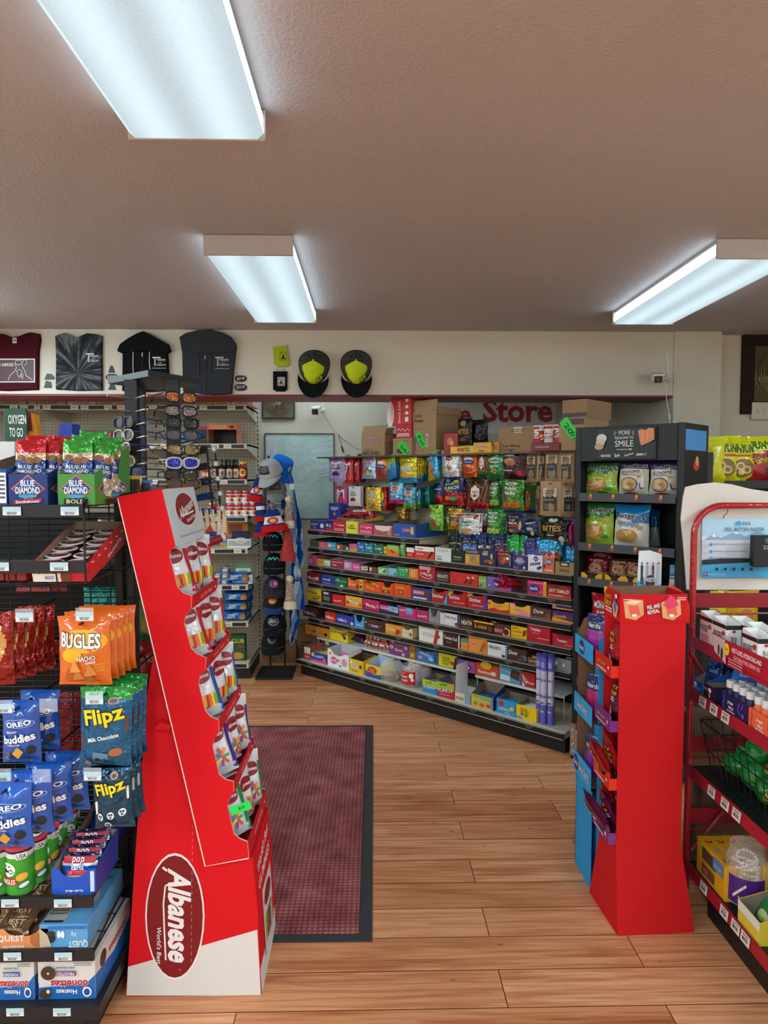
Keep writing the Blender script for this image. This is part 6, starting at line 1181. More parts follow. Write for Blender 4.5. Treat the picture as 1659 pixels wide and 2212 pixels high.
multi(sc,pl,lb,'red and white soup cans on the beige shelf')
sbox(474,535,.19,ZB[5],'yellow food carton behind the white basket on beige shelf','e0a428',[('r',.3,.45,.8,.85,'a85a50'),('r',.05,.1,.5,.35,'5aa0c8')],Y=BF+.2,d=.1)
def basket(cx_,z,w_,label):
 t=thing('plastic_basket',label,'basket',(wx(cx_,BF+.04),BF+.04,z));h=.065;w2=w_/2
 m=MB();m.box(-w2+.008,.005,0,w2-.008,.15,.003,'e2dfd8')
 for yy in(.002,.15):m.box(-w2,yy,h-.012,w2,yy+.004,h,'e6e3dc');m.box(-w2+.006,yy,0,w2-.006,yy+.003,.014,'e6e3dc');[m.box(-w2+.01+q*(w_-.02)/14-.003,yy,.012,-w2+.01+q*(w_-.02)/14+.003,yy+.003,h-.01,'e6e3dc')for q in range(15)]
 for xx in(-w2,w2-.004):m.box(xx,.006,0,xx+.004,.15,h,'e6e3dc')
 m.build('basket_body',t);return t
basket(515,ZB[5],.17,'white slotted basket holding dark packets, upper of two')
sbox(500,538,.115,ZB[5]+.0035,'dark blue packet with green picture inside the upper white basket','1e2a4c',[('e',.5,.4,.35,.2,'c8d0a0'),('e',.5,.4,.2,.12,'3a6a3a')],Y=BF+.09,d=.02,name='food_packet')
basket(521,ZB[6],.15,'white slotted basket holding a white box, lower of two')
sbox(507,540,.14,ZB[6]+.0035,'white and green box inside the lower white basket','d8d8cc',[('r',0,.75,1,1,'5a8a68'),('r',.05,.05,.55,.5,'b83040'),('e',.28,.2,.1,.08,W_),('t','GOUDA',.5,.62,.6,.1,'3a4a3a')],Y=BF+.09,d=.03)
m=MB();m.ellipsoid((0,0,.03),(.03,.03,.03),'b8863a/f',12,8);tag(m.build('gold_bauble',None,(wx(530,BF+.065),BF+.065,ZB[6]+.03),smooth=True),'round gold foil ball in the lower white basket','ball')
tn=lathe_thing('tuna_tin','','tin',[('tin_body',[(.001,0),(.031,0),(.031,.044),(.001,.044)],'b8b8b8/m',(.0313,.004,.04,[('r',0,0,1,1,'2a62a8'),('r',.1,.1,.6,.55,'e0c080'),('s',.6,.75,.6,.3,W_,1)]))])
multi(tn,[((wx(x,BF+.05),BF+.05,ZB[6]+.0445*k),.2*k)for x,n in((486,3),(470,2),(456,2))for k in range(n)],['lowest blue tuna tin in the stack of three','middle blue tuna tin in the stack of three','top blue tuna tin in the stack of three']+['blue tuna tin in the short stacks of two']*4,'blue tuna tins on the beige shelf')
ck=None
for k in range(9):
 row_,lay=k%2,k//2
 if ck is None:
  ck=thing('cookie_pack','','cookies');m=bagmb(.19,.07,.085,'2a6cb4/f',[('t','CHIPS',.38,.62,.3,.22,W_,0,'16386a'),('t','AHOY!',.38,.4,.3,.18,W_,0,'16386a'),('e',.82,.5,.12,.34,'b8823a'),('p',[(.04,.85),(.1,.6),(.02,.6)],'d83a2a')],seed=2,hang=False,pw=7,crimp=.02);m.build('wrapper',ck,smooth=True);r_=ck
 else:r_=copy_tree(ck)
 put(r_,(wx(508+10*row_,BF+.1+.13*row_)+.006*lay,BF+.06+.11*row_,ZB[7]+.0005+.0715*(k//2)),.05*(lay%2)-.1*row_,('front' if row_==0 else 'rear')+f' blue chocolate chip cookie pack, layer {("one", "two", "three", "four", "five")[lay]} from the bottom',group='stacked blue cookie packs')
sbox(494,526,.19,ZB[8],'green cracker box with yellow letters on the lowest beige shelf','1c5c34',[('t','CLUB',.5,.78,.84,.16,'e8c83a'),('e',.5,.2,.4,.14,'c8843a'),('r',.5,.5,.9,.6,'b8282c')],Y=BF+.06,d=.07)
sbox(478,496,.12,ZB[8],'grey foil packet beside the green cracker box','9aa0a8/f',[('r',.2,.3,.8,.6,'2a3a6a')],Y=BF+.05,d=.07)
# cartons on the floor behind the hat rack
for k,(a,b,h,yy)in enumerate(((592,640,.14,5.5),(642,690,.3,5.55))):
 m=MB();x0,x1=P(a,1400,Y=yy).x,P(b,1400,Y=yy).x;m.bbox(x0,yy,0,x1,yy+.18,h,'8a6c50/p',.003);deco(m,lambda p,q,e:Vector((x0+p*(x1-x0),yy-e,q*h)),x1-x0,h,[('s',.4,.4,.5,.3,'4a3626',3)])
 root_mesh('cardboard_box',m,('low kraft carton on the floor behind the hat rack','taller kraft carton on the floor between hat rack and candy gondola')[k],'cardboard box')
 # ================================================================ hat rack
HXc=P(597,1455,z=0);HX,HYY=HXc.x,5.19
t=thing('hat_rack','black wire hat rack tower with square base plate in the alcove','hat rack',(HX,HYY,0))
m=MB();m.bbox(-.135,-.17,0,.135,.17,.012,'1c1c1e',.003);m.build('base_plate',t)
for x in(-.05,.06):
 m=MB();m.tube([(x,.03,.01),(x,.03,1.64)],.008,'18181a');m.build('post',t)
m=MB()
for k in range(14):m.tube([(-.05,.03,.16+k*.11),(.06,.03,.16+k*.11)],.003,'18181a',6)
m.build('crossbars',t)
def Hp(x8,y8,Y):return P(380+x8/3.403,850+y8/3.403,Y=Y)
def arm(p):
 m=MB();m.tube([(p.x-HX,p.y-HYY+.02,p.z),(p.x-HX,.03,p.z-.03),(0.005,.03,p.z-.03)],.003,'18181a',6);m.build('hook_arm',t)
def cap(x8,y8,w8,label,col,brimc=None,lg=(),rx=0,rz=0,Y=5.05,grp=None,meshy=None):
 p=Hp(x8,y8,Y);r=w8/3.403*Y/FPX/2
 c=thing('baseball_cap',label,'cap',tuple(p),rz,grp);c.rotation_euler=(rx,0,rz);arm(p)
 cf_=lambda a,b:Vector((r*math.cos(2*PI*a)*math.cos(b*PI/2)**.8,r*1.05*math.sin(2*PI*a)*math.cos(b*PI/2)**.8,r*1.25*math.sin(b*PI/2)))
 m=MB();m.grid(cf_,28,8,col)
 fr=lambda a,b,e:cf_(.75+(a-.5)*.36,.1+b*.62)+Vector((0,-e-.001,e*.4))
 deco(m,fr,r*2,r*1.1,lg);m.build('crown',c,smooth=True)
 m=MB();br=lambda a,b:Vector((r*(1-.06*b)*math.cos(PI*(1+a)),-r*.05-abs(math.sin(PI*a))*(r*.95+r*.75*b)+0,-.004-.028*b*abs(math.sin(PI*a))-.02*b*abs(math.cos(PI*a))))
 m.grid(br,18,5,brimc or col);m.grid(lambda a,b:br(a,b)+Vector((0,0,-.003)),18,5,brimc or col);m.build('brim',c,smooth=True)
 m=MB();m.ellipsoid((0,0,r*1.25),(.006,.006,.004),col,8,5);m.build('top_button',c)
 return c
PATCH=[('r',.22,.15,.78,.8,'2a2422'),('s',.5,.5,.4,.4,'7a706a',3)]
cap(700,585,175,'light grey cap with dark leather patch on top of the hat rack','a8a8a8/c',None,PATCH,rx=.5,rz=-.5,Y=5.0)
cap(740,725,150,'dark grey cap with leather patch, second from top of hat rack','6a6a6c/c','7a7a7c/c',PATCH,rx=.15,Y=5.05)
TEAL=[('l',[(.2,.45),(.3,.7),(.38,.5),(.48,.75),(.58,.48),(.68,.72),(.8,.45)],.008,'4ab8b0'),('l',[(.2,.4),(.8,.4)],.006,'4ab8b0')]
cap(712,1105,150,'black cap with teal mountain logo, upper of two','16181c/c',None,TEAL,grp='caps down the hat rack')
cap(725,1275,165,'black cap with teal mountain logo, lower of two','16181c/c',None,TEAL,grp='caps down the hat rack')
cap(722,1445,165,'charcoal cap with purple and pink round logo','2c2a2e/c','3c2c34/c',[('e',.55,.5,.2,.35,'6a4a8a'),('e',.55,.5,.12,.2,'2c2a2e'),('e',.62,.5,.1,.16,'d86a8a')])
cap(720,1562,160,'black cap with round sunset mountain patch and blue brim edge','202226/c','26406a/c',[('e',.5,.55,.22,.42,'d8642a'),('e',.5,.5,.16,.3,'e8b04a'),('p',[(.34,.3),(.5,.62),(.6,.4),(.66,.3)],'3a7ab0'),('p',[(.44,.48),(.5,.62),(.56,.48)],W_)])
cap(728,1720,175,'black patterned cap with oval outdoors badge','1a1c20/c',None,[('e',.5,.5,.24,.36,'a8acb0'),('e',.5,.5,.22,.32,'2a2c30'),('s',.5,.5,.3,.3,'c8ccd0',2)])
cap(716,1850,180,'black cap with dark letter C, lowest on the hat rack','1c1d20/c',None,[('e',.5,.55,.2,.42,'54565a'),('e',.53,.55,.14,.3,'1c1d20'),('r',.6,.42,.75,.68,'1c1d20')])
# blue bucket hat
p=Hp(765,560,5.12);t_=thing('bucket_hat','bright blue bucket hat at the top right of the hat rack','hat',tuple(p));t_.rotation_euler=(.25,.42,0);arm(p)
m=MB();m.lathe([(.001,.10),(.06,.098),(.075,.085),(.085,.01)],'1c6ed0/c',24);deco(m,lambda a,b,e:Vector(((.083+e)*math.sin((a-.2)*1.6),-(.083+e)*math.cos((a-.2)*1.6),.01+b*.07)),.13,.07,[('e',.8,.55,.1,.28,'d0d8e8'),('p',[(.74,.4),(.8,.75),(.86,.4)],'c03a3a')]);m.build('crown',t_,smooth=True)
m=MB();m.lathe([(.085,.01),(.105,-.02),(.13,-.048),(.128,-.05),(.1,-.022),(.083,.006)],'1a66c4/c',28);m.build('brim',t_,smooth=True)
# beanies
def marl(name,cols):
 m,nt,b=node_mat(name);L=nt.links.new;tc=N(nt,'TexCoord');n=N(nt,'TexNoise',Scale=120.0,Detail=2.0);L(tc.outputs['Object'],n.inputs['Vector'])
 r=rampn(nt,cols);r.color_ramp.interpolation='CONSTANT';L(n.outputs['Fac'],r.inputs[0]);L(r.outputs[0],b.inputs['Base Color']);b.inputs['Roughness'].default_value=1
 bp=N(nt,'Bump',Strength=1,Distance=.006);L(n.outputs['Fac'],bp.inputs['Height']);L(bp.outputs['Normal'],b.inputs['Normal']);return m
PUR=marl('purple_yarn',[(0,'4a2c44'),(.48,'8a5a7a'),(.56,'c0a0b4')]);CRM=marl('cream_yarn',[(0,'c8b894'),(.45,'d8caa8'),(.55,'e4d8bc')])
MIX=marl('oatmeal_yarn',[(0,'6a5a50'),(.44,'c8b49a'),(.5,'9a4a3a'),(.53,'c8b49a'),(.6,'3a4a5a')]);RDY=marl('red_yarn',[(0,'7a1c20'),(.45,'c0403a'),(.56,'a83030')])
def beanie(x8,yt,yb,w8,label,cuff,bands,pom,rot=0,Y=4.99,pr=.026,flat=.5):
 p=Hp(x8,yt,Y);h=(yb-yt)/3.403*Y/FPX;r=w8/3.403*Y/FPX/2*1.15
 b=thing('pom_beanie' if pom else 'beanie',label,'beanie',tuple(p));b.rotation_euler=(0,rot,0);arm(p)
 def sec(z):return r*(.35+.65*min(1,((-z)/h)**.55 if z<0 else 0))
 m=MB();n=10;fn=lambda a,q:Vector((sec(-q*h*.78)*math.cos(2*PI*a)*(1+.03*math.sin(9*q+a*12)),sec(-q*h*.78)*flat*math.sin(2*PI*a),-q*h*.78))
 m.grid(fn,20,12,lambda a,q:bands[min(len(bands)-1,int(q*len(bands)))])
 if cuff.startswith('b8')and pom is PUR:deco(m,lambda a,q,e:fn(.75+(a-.5)*.4,1-q)+Vector((0,-e-.0015,0)),r*2,h*.78,[('e',.5,.36,.26,.2,'b02030'),('e',.5,.36,.13,.1,'e8a82a')])
 m.build('knit_body',b,smooth=True)
 m=MB();c0=h*.72
 m.grid(lambda a,q:Vector((r*1.08*(1+.06*math.sin(q*PI))*math.cos(2*PI*a)*(1+.012*math.sin(60*a)),r*1.08*flat*math.sin(2*PI*a),-c0-q*(h-c0))),40,4,cuff);m.build('cuff',b,smooth=True)
 if pom is not None:
  rr=random.Random(int(x8));m=MB();m.ellipsoid((0,0,pr*.6),(pr,pr,pr),pom,18,12,lambda q:1+.12*math.sin(21*q.x+3)*math.sin(19*q.y)*math.cos(23*q.z)+.06*math.sin(47*q.x+31*q.z));m.build('pom_pom',b,smooth=True)
NV,WH,RD='1c3270/c','d8d4cc/c','b81c20/c'
CO=[NV,NV,WH,WH,NV,RD]
beanie(612,622,800,88,'blue white and red beanie with purple pompom, upper left of hat rack',RD,[NV,NV,NV,WH,NV],PUR,.18)
beanie(617,800,940,84,'blue white and red beanie with gold circle, left below the first',RD,[NV,WH,NV,NV],None,-.1)
beanie(705,850,1015,150,'blue white and red beanie with gold centre circle and purple pompom, front','b81c20/c',[NV,NV,WH,WH,NV],PUR,-.12,Y=4.94,pr=.03,flat=.35)
beanie(795,775,970,80,'blue white and red beanie behind the cream pompom',RD,[NV,NV,WH,NV],PUR,-.15,Y=5.02)
beanie(622,940,1052,90,'red cuffed beanie hanging lowest on the left',RD,[NV,NV],None,-.1)
beanie(827,795,990,66,'oatmeal knit beanie with cream cuff and pompom, upper right',CRM if False else 'd8cbb0/c',[MIX]*2,CRM,0)
beanie(822,1010,1232,88,'red flecked knit beanie with red ribbed cuff','a8383a/c',[RDY]*2,RDY,0,pr=.02)
beanie(838,1380,1588,74,'oatmeal knit beanie with cream pompom, lower right','d8cbb0/c',[MIX]*2,CRM,0)
# printed scarves
def scarf(pts,label,seed):
 b=thing('printed_scarf',label,'scarf',tuple(Hp(*pts[0][:2],5.08)))
 m=MB();n=len(pts)-1;rr=random.Random(seed)
 L_=[Hp(q[0],q[2],5.10)for q in pts];R_=[Hp(q[1],q[2],5.10)for q in pts]
 def fn(a,q):
  k=min(n-1,int(q*n));f_=q*n-k;l=L_[k].lerp(L_[k+1],f_);r=R_[k].lerp(R_[k+1],f_);v=l.lerp(r,a);return v+Vector((0,.018*math.sin(a*9+q*5+seed),0))
 m.grid(fn,14,24,lambda a,q:'1c4c98/c' if(math.sin(a*7+q*4+seed)+.6*math.sin(q*17+seed))>.15 else('c8d4e4/c' if math.sin(q*9+a*5)>-.2 else '7aa0d0/c'))
 deco(m,lambda a,q,e:fn(a,1-q)+Vector((0,-.002-e,0)),.1,.4,[('p',[(.3+.12*k,.38),(.36+.12*k,.5+.04*(k%2)),(.42+.12*k,.38)],'1c4c98')for k in range(5)])
 o=m.build('cloth',b,smooth=True);bpy.context.view_layer.update();o.parent=b;o.matrix_parent_inverse=Matrix.Translation(-b.location)
scarf([(855,860,640),(856,890,800),(856,925,950),(854,935,1100),(870,950,1200),(908,922,1292)],'blue and white mountain print scarf hanging at the right of the hat rack',1)
scarf([(858,868,1230),(832,905,1270),(828,935,1400),(860,952,1588)],'second blue and white mountain print scarf, below the first',4)
scarf([(830,905,1592),(838,912,1680),(832,880,1780),(842,858,1850)],'pale blue scarf end hanging lowest beside the hat rack',7)
m=MB();q0=Hp(850,665,4.98);m.box(q0.x-.012,4.975,q0.z-.04,q0.x+.018,4.978,q0.z,'c0c0c4/m');m.tube([Hp(830,600,4.98),Hp(840,640,4.98),q0],.0015,'888888',5);root_mesh('hang_tag',m,'silver hang tag dangling from the blue bucket hat','tag')
# ================================================================ eyewear tower
SXc,SYc=-.90,2.93
t=thing('sunglasses_tower','black square sunglasses tower with flat top plate','display stand',(SXc,SYc,0));zt=1.885
m=MB();cr=[P(233,829,z=zt-.012),P(320,813,z=zt-.012),P(433,831,z=zt-.012)];c4=cr[0]+cr[2]-cr[1];pl_=[(v.x-SXc,v.y-SYc)for v in cr+[c4]];m.prism(pl_,zt-.012,zt+.012,'26262a',axis='z');m.build('top_plate',t)
PO=[(P(285,960,Y=2.78).x,2.78),(P(374,960,Y=2.78).x,2.78),(P(300,960,Y=3.0).x,3.0),(P(372,960,Y=3.0).x,3.0)]
for k,(x,y)in enumerate(PO):
 m=MB();m.box(x-SXc-.024,y-SYc-.004,.02,x-SXc+.024,y-SYc+.03,zt-.012,'1e1f23')
 for q in range(16):m.ellipsoid((x-SXc,y-SYc-.005,.4+q*.09),(.003,.002,.003),'9a9a9a/m',6,4)
 m.build('post',t)
m=MB();m.bbox(-.2,-.2,0,.2,.2,.02,'1c1c1e',.004);m.build('base_plate',t)
def pin(x,y,z,dx):
 m=MB();m.tube([(x-SXc,y-SYc,z),(x-SXc+dx,y-SYc-.05,z+.004)],.0028,'b8b4ac/m',8);m.ellipsoid((x-SXc+dx,y-SYc-.052,z+.004),(.005,.005,.005),'d0d0d0/m',8,6);m.build('peg',t)
for x,y,d in((PO[0][0],2.775,-.07),(PO[0][0]+.02,2.775,.05),(PO[1][0]-.02,2.775,-.06),(PO[1][0]+.02,2.775,.05)):
 for k in range(2 if d<0 and x<-.9 else 8):pin(x,y,1.80-.052*k,d)
sq=lambda v:math.copysign(abs(v)**.72,v)
def glasses(px_,py_,label,fr,le,tc_,rz,kind=0,Y=2.70,rr_=.026):
 p=P(px_,py_,Y=Y);rz=rz*1.9 if rz>0 else rz*1.2;gt=thing('sunglasses',label,'sunglasses',tuple(p),rz,'sunglasses on the tower')
 lens=M(le)
 m=MB()
 for s in(-1,1):
  lp=[(s*.034+.029*sq(math.cos(a)),-.003*abs(math.cos(a)),(rr_-.006)*sq(math.sin(a))*(1-.12*s*math.cos(a)))for a in[2*PI*q/20 for q in range(20)]]
  m.tube(lp,.0034,fr,6,closed=True)
 m.tube([(-.006,-.002,.008),(0,-.004,.011),(.006,-.002,.008)],.0026,fr,6);m.build('frame',gt,smooth=True)
 for s in(-1,1):
  m=MB();c=(s*.034,0,0);vs=[c]+[(s*.034+.028*sq(math.cos(2*PI*q/20)),.0005,(rr_-.007)*sq(math.sin(2*PI*q/20))*(1-.12*s*math.cos(2*PI*q/20)))for q in range(20)];m.add(vs,[(0,1+q,1+(q+1)%20)for q in range(20)],lens);m.build('lens',gt)
  m=MB();m.tube([(s*.068,0,.012),(s*.069,.06,.012),(s*.066,.115,.010),(s*.062,.14,-.012)],.0026,tc_,6);m.build('temple',gt,smooth=True)
LNS=['1a1a1e/g','8a4a1c/f','1c2a8c/f','4a5a6a/f','3a2c24/g']
for a in((391,858,'amber mirrored sunglasses, top pair on the right post','1a1a1a','a85a1c/f','1a1a1a',.35),(391,888,'reflective aviator sunglasses, second pair on the right post','3a3a3a/m','7a6a6c/f','2a2a2a/m',.3),(394,914,'black wayfarer sunglasses, third pair on the right post','121214','0c0c10/g','121214',.3),(394,940,'navy framed sunglasses, fourth pair on the right post','1e2c4a','4a4850/g','1e2c4a',.3),
 (396,972,'reflective gold tinted sunglasses, fifth pair on the right post','4a4436/m','8a7048/f','c8922a',.35),(394,1000,'white framed sunglasses with blue mirror lenses','d8d4d0','1c28a0/f','d8d4d0',.3),(392,1026,'black square sunglasses, lowest pair on the right post','101012','0a0a0c/g','101012',.25),(398,1046,'tortoise aviator sunglasses above the red cardboard display','6a4a2a/m','3a3028/g','4a3a20',.3),
 (268,912,'dark round sunglasses with blue temples, left post','2a3040','3a3a44/g','1c4a98',-.55),(268,940,'silver sunglasses with blue temples, left post','b8b0a8/m','4a4a50/g','1c4a98',-.55),(268,968,'clear sunglasses with purple temples, left post','c8c4c4','3a3c5a/g','3c2c7a',-.75),(266,996,'brown lens sunglasses with cream bridge, left post','a89a80/m','4a2c20/g','3a2a20',-.4),(280,1020,'dark blue slim sunglasses, lowest on the left post','1c2a6a','1c2244/g','1c2a6a',-.3)):
 glasses(*a)
m=MB();
for k in range(5):
 q=P(428,895+30*k,Y=2.9);m.tube([P(395+14*(k>0),900+30*k,Y=2.9),q],.002,'1a1a1c',5)
m.tube([P(446,965,Y=2.9),P(462,1130,Y=2.9)],.004,'141414',6);m.tube([P(465,980,Y=2.95),P(478,1120,Y=2.95)],.004,'141414',6)
for k in range(7):m.tube([P(446+3*k,985+24*k,Y=2.9),P(462+3*k,1000+20*k,Y=2.95)],.002,'141414',5)
root_mesh('wire_card_rack',m,'thin black wire card rack behind the sunglasses tower','wire rack')
for k in range(6):
 x,y=438+4.6*k,955+32*k
 o=bag('hanging_pouch',('uppermost','second','third','fourth','fifth','lowest')[k]+' dark blue glasses pouch on the wire card rack','pouch',.16,.03,.02,('3a5f94/f','20242c','2a2c34','24406f/f','1c4a90/f','1f58a8/f')[k],[('r',.1,.3,.5,.6,'a8b8cc')],P(x-30,y,Y=2.95),-.1,seed=k,rot=(.3,-.25 if k<2 else-.15,-.1),hang=False)
 m=MB();q=P(x+24,y+14,Y=2.88);m.box(q.x-.012,q.y-.001,q.z-.012,q.x+.012,q.y,q.z+.010,'8a8c90');m.box(q.x-.007,q.y-.002,q.z-.009,q.x+.006,q.y-.001,q.z+.006,'e8e8e8');root_mesh('price_tag',m,('top','second','third','fourth','fifth','bottom')[k]+' small clear price tag on the wire card rack','price tag')
 # ================================================================ chip rack beside the gondola
RL=Vector((1.071,3.58,0));RWD=.548;RD_=.33
def RW(u,v,z):p=RL+GU*u+GV*v;return Vector((p.x,p.y,z))
def Ruz(x,y,v):p=P(x,y,pl=(RL+GV*v,GV))-RL;return p.dot(GU),p.z
def r4(x,y):return 1220+x/3.75,700+y/3.75
t=thing('chip_rack','tall black metal chip rack with slate sign header','display rack',tuple(RL),GR);BK='1a1b1f'
for u in(0,RWD-.03):
 m=MB();m.bbox(u,0,0.03,u+.03,RD_,1.742,BK,.003);m.build('side_panel',t)
m=MB();m.bbox(.03,.001,1.567,RWD-.03,.03,1.740,BK,.002);m.box(.03,.03,1.73,RWD-.03,RD_,1.74,BK);m.build('header_panel',t)
m=MB();m.box(.03,RD_-.01,.05,RWD-.03,RD_,1.73,'0e0f11');m.build('back_panel',t)
m=MB();m.box(.0,.0,0,RWD,RD_,.03,'141416');m.build('base',t)
u0,z0=Ruz(*r4(0,3270),0)if False else(0,0)
m=MB();m.box(-.004,-.004,.02,.09,.0,.19,'b0a8a0/m')
deco(m,lambda a,b,e:Vector((-.004+a*.094,-.004-e,.02+b*.17)),.094,.17,[('l',[(.1+.3*(k%3),.1+.22*(k//3)),(.25+.3*(k%3),.2+.22*(k//3))],.004,'e0dcd6')for k in range(12)]);m.build('kick_plate',t)
ZC=[1.40,1.146,.965,.70,.44,.20]
for k,z in enumerate(ZC):
 m=MB();m.box(.03,.004,z-.012,RWD-.03,RD_-.01,z-.008,BK);s=m.build('shelf',t)
 m=MB();m.box(.03,-.012,z-.036,RWD-.03,-.006,z+.006,'46474c')
 F_=lambda a,b,e:Vector((.03+a*(RWD-.06),-.012-e,z-.036+b*.042));deco(m,F_,RWD-.06,.042,[d for q in range(4)for d in(('e',.13+.245*q,.5,.022,.3,'a84a44'),('e',.135+.245*q,.72,.012,.2,'d8a04a'))]if k<4 else[]);m.build('price_rail',s)
m=MB();a0,z1=Ruz(*r4(265,848),-.006);a1,z0=Ruz(*r4(740,1095),-.006);m.bbox(a0,-.012,z0,a1,.0,z1,'1c1e22',.002)
F_=lambda a,b,e:Vector((a0+a*(a1-a0),-.012-e,z0+b*(z1-z0)))
deco(m,F_,a1-a0,z1-z0,[('r',.02,.03,.98,.97,'26302f'),('t','MORE',.48,.84,.19,.13,W_,0,None,0,0),('t','REASONS TO',.48,.68,.31,.08,W_,0,None,0,0),('t','SMILE',.48,.50,.31,.19,W_,0,None,0,0),('l',[(.36,.32),(.6,.32)],.0022,W_),('p',[(.58,.35),(.62,.32),(.58,.29)],W_)]+[('l',[(.48+s*(.13+.01*q),.84-.04*q),(.48+s*(.17),.88-.05*q)],.0018,W_)for s in(-1,1)for q in range(3)]+
 [('e',.1,.68,.09,.14,'d8d4cc'),('e',.08,.55,.08,.12,'c8c2b8'),('e',.06,.42,.08,.1,'c89a70'),('p',[(.72,.88),(.78,.92),(.84,.88),(.9,.95),(.98,.92),(.99,.6),(.9,.5),(.78,.42),(.76,.5)],'d88a5a'),('l',[(.79,.85),(.8,.55)],.004,'e8a878'),('l',[(.88,.88),(.88,.6)],.004,'e8a878'),('t','BAKED',.19,.13,.17,.07,W_),('t','Sun',.38,.14,.09,.1,W_,10),('t','Smartfood',.58,.16,.15,.06,W_,14),('t','SIMPLY',.79,.15,.17,.07,W_)]);m.build('sign_panel',t)
m=MB();F_=lambda a,b,e:Vector((RWD+e,a*RD_,1.35+b*.39));deco(m,F_,RD_,.39,[('r',.05,.68,.9,.93,'4a90d0'),('e',.5,.5,.12,.07,'b83a34'),('e',.52,.55,.06,.06,'d8a04a')]);m.build('side_sticker',t)
def rbag(xl,xr,yt,yb,look,cols,ds,v=.03,z=None,t_=.075,rz=0,tx=-.06):
 x0,ya=r4(xl,yt);x1,yb_=r4(xr,yb);u0,_=Ruz(x0,ya,v);u1,z1=Ruz(x1,ya,v);_,z0=Ruz((x0+x1)/2,yb_,v)
 z0=z0 if z is None else z
 return bag('chip_bag',look,'chips',(u1-u0),z1-z0,t_,cols,ds,RW((u0+u1)/2,v+t_/2+.01,z0),rot=(tx,0,GR+rz),seed=int(xl),hang=False,pw=3)
def tos(c,c2,sub,sub2,win):
 return[('t','Tostitos',.5,.83,.92,.13,'16181c',3,W_,0,.02),('t',sub,.46,.66,.66,.09,c2,3),('t',sub2,.46,.585,.5,.035,c2)]+win
CHP=[('e',.42,.3,.34,.2,'a87c48'),('p',[(.16,.3),(.4,.5),(.5,.3)],'d0a05c'),('p',[(.4,.42),(.68,.46),(.6,.22)],'dcb070'),('p',[(.2,.18),(.5,.3),(.52,.12)],'c89450'),('p',[(.45,.25),(.72,.32),(.6,.12)],'d8a860'),('r',.7,.52,.82,.6,'c8a04a')]
LIM=lambda a,b:'2a6a2c/g' if b>.68+.1*(a-.5)else 'a2c030/g'
rbag(128,402,1118,1395,'green and lime tortilla chip bag, top left of the chip rack',LIM,tos('','2a5a20','HINT of LIME','FLAVORED TRIANGLES',CHP+[('e',.8,.2,.1,.06,'3a8a2a'),('e',.6,.08,.16,.04,'3a8a2a')]),z=ZC[0]-.007)
SCO=CHP[:0]+[('e',.42,.32,.3,.2,'5c3c6a'),('e',.42,.32,.27,.175,'c8a468'),('e',.36,.38,.12,.08,'d8b880'),('e',.5,.3,.12,.08,'a88048'),('e',.38,.24,.1,.06,'dcc090'),('e',.46,.05,.26,.05,'a82a30'),('r',.7,.5,.82,.58,'c8a04a'),('l',[(.78,.35),(.82,.2),(.9,.22)],.006,'4a3c8a')]
SCC=lambda a,b:'3c2a60/g' if b>.76 else 'd4ccbc/g'
rbag(404,656,1100,1398,'purple and cream scoop chip bag, top middle of the chip rack',SCC,tos('','4a3070','SCOOPS!','ORIGINAL',SCO),z=ZC[0]-.007)
rbag(654,914,1106,1400,'purple and cream scoop chip bag, top right of the chip rack',SCC,tos('','4a3070','SCOOPS!','ORIGINAL',SCO),z=ZC[0]-.007)
rbag(120,368,1455,1808,'green and lime tortilla chip bag, second shelf of the chip rack',LIM,tos('','2a5a20','HINT of LIME','FLAVORED TRIANGLES',CHP+[('e',.8,.2,.1,.06,'3a8a2a')]),z=ZC[1]-.007)
rbag(366,660,1468,1820,'blue and cream restaurant style chip bag on the chip rack',lambda a,b:'1f78b4/g' if b>.62+.06*math.sin(a*6)else 'd8d4c4/g',[('t','Tostitos',.48,.72,.9,.13,'16181c',-4,W_,0,.02),('t','ORIGINAL',.46,.54,.68,.09,'1f6aa4',-4),('t','RESTAURANT STYLE',.46,.475,.5,.03,'1f6aa4',-4),('e',.42,.25,.34,.16,'b08850'),('p',[(.1,.24),(.36,.4),(.42,.2)],'d8ac6a'),('p',[(.36,.36),(.62,.4),(.52,.14)],'e0b878'),('p',[(.5,.3),(.74,.3),(.6,.12)],'c89450'),('r',.74,.4,.86,.5,'c8a04a')],z=ZC[1]-.007)
rbag(655,745,1500,1810,'blue chip bag turned sideways deep in the chip rack',[(.5,'8a9a9a/g'),(1.1,'1c5080/g')],[],v=.14,z=ZC[1]-.007,rz=.5)
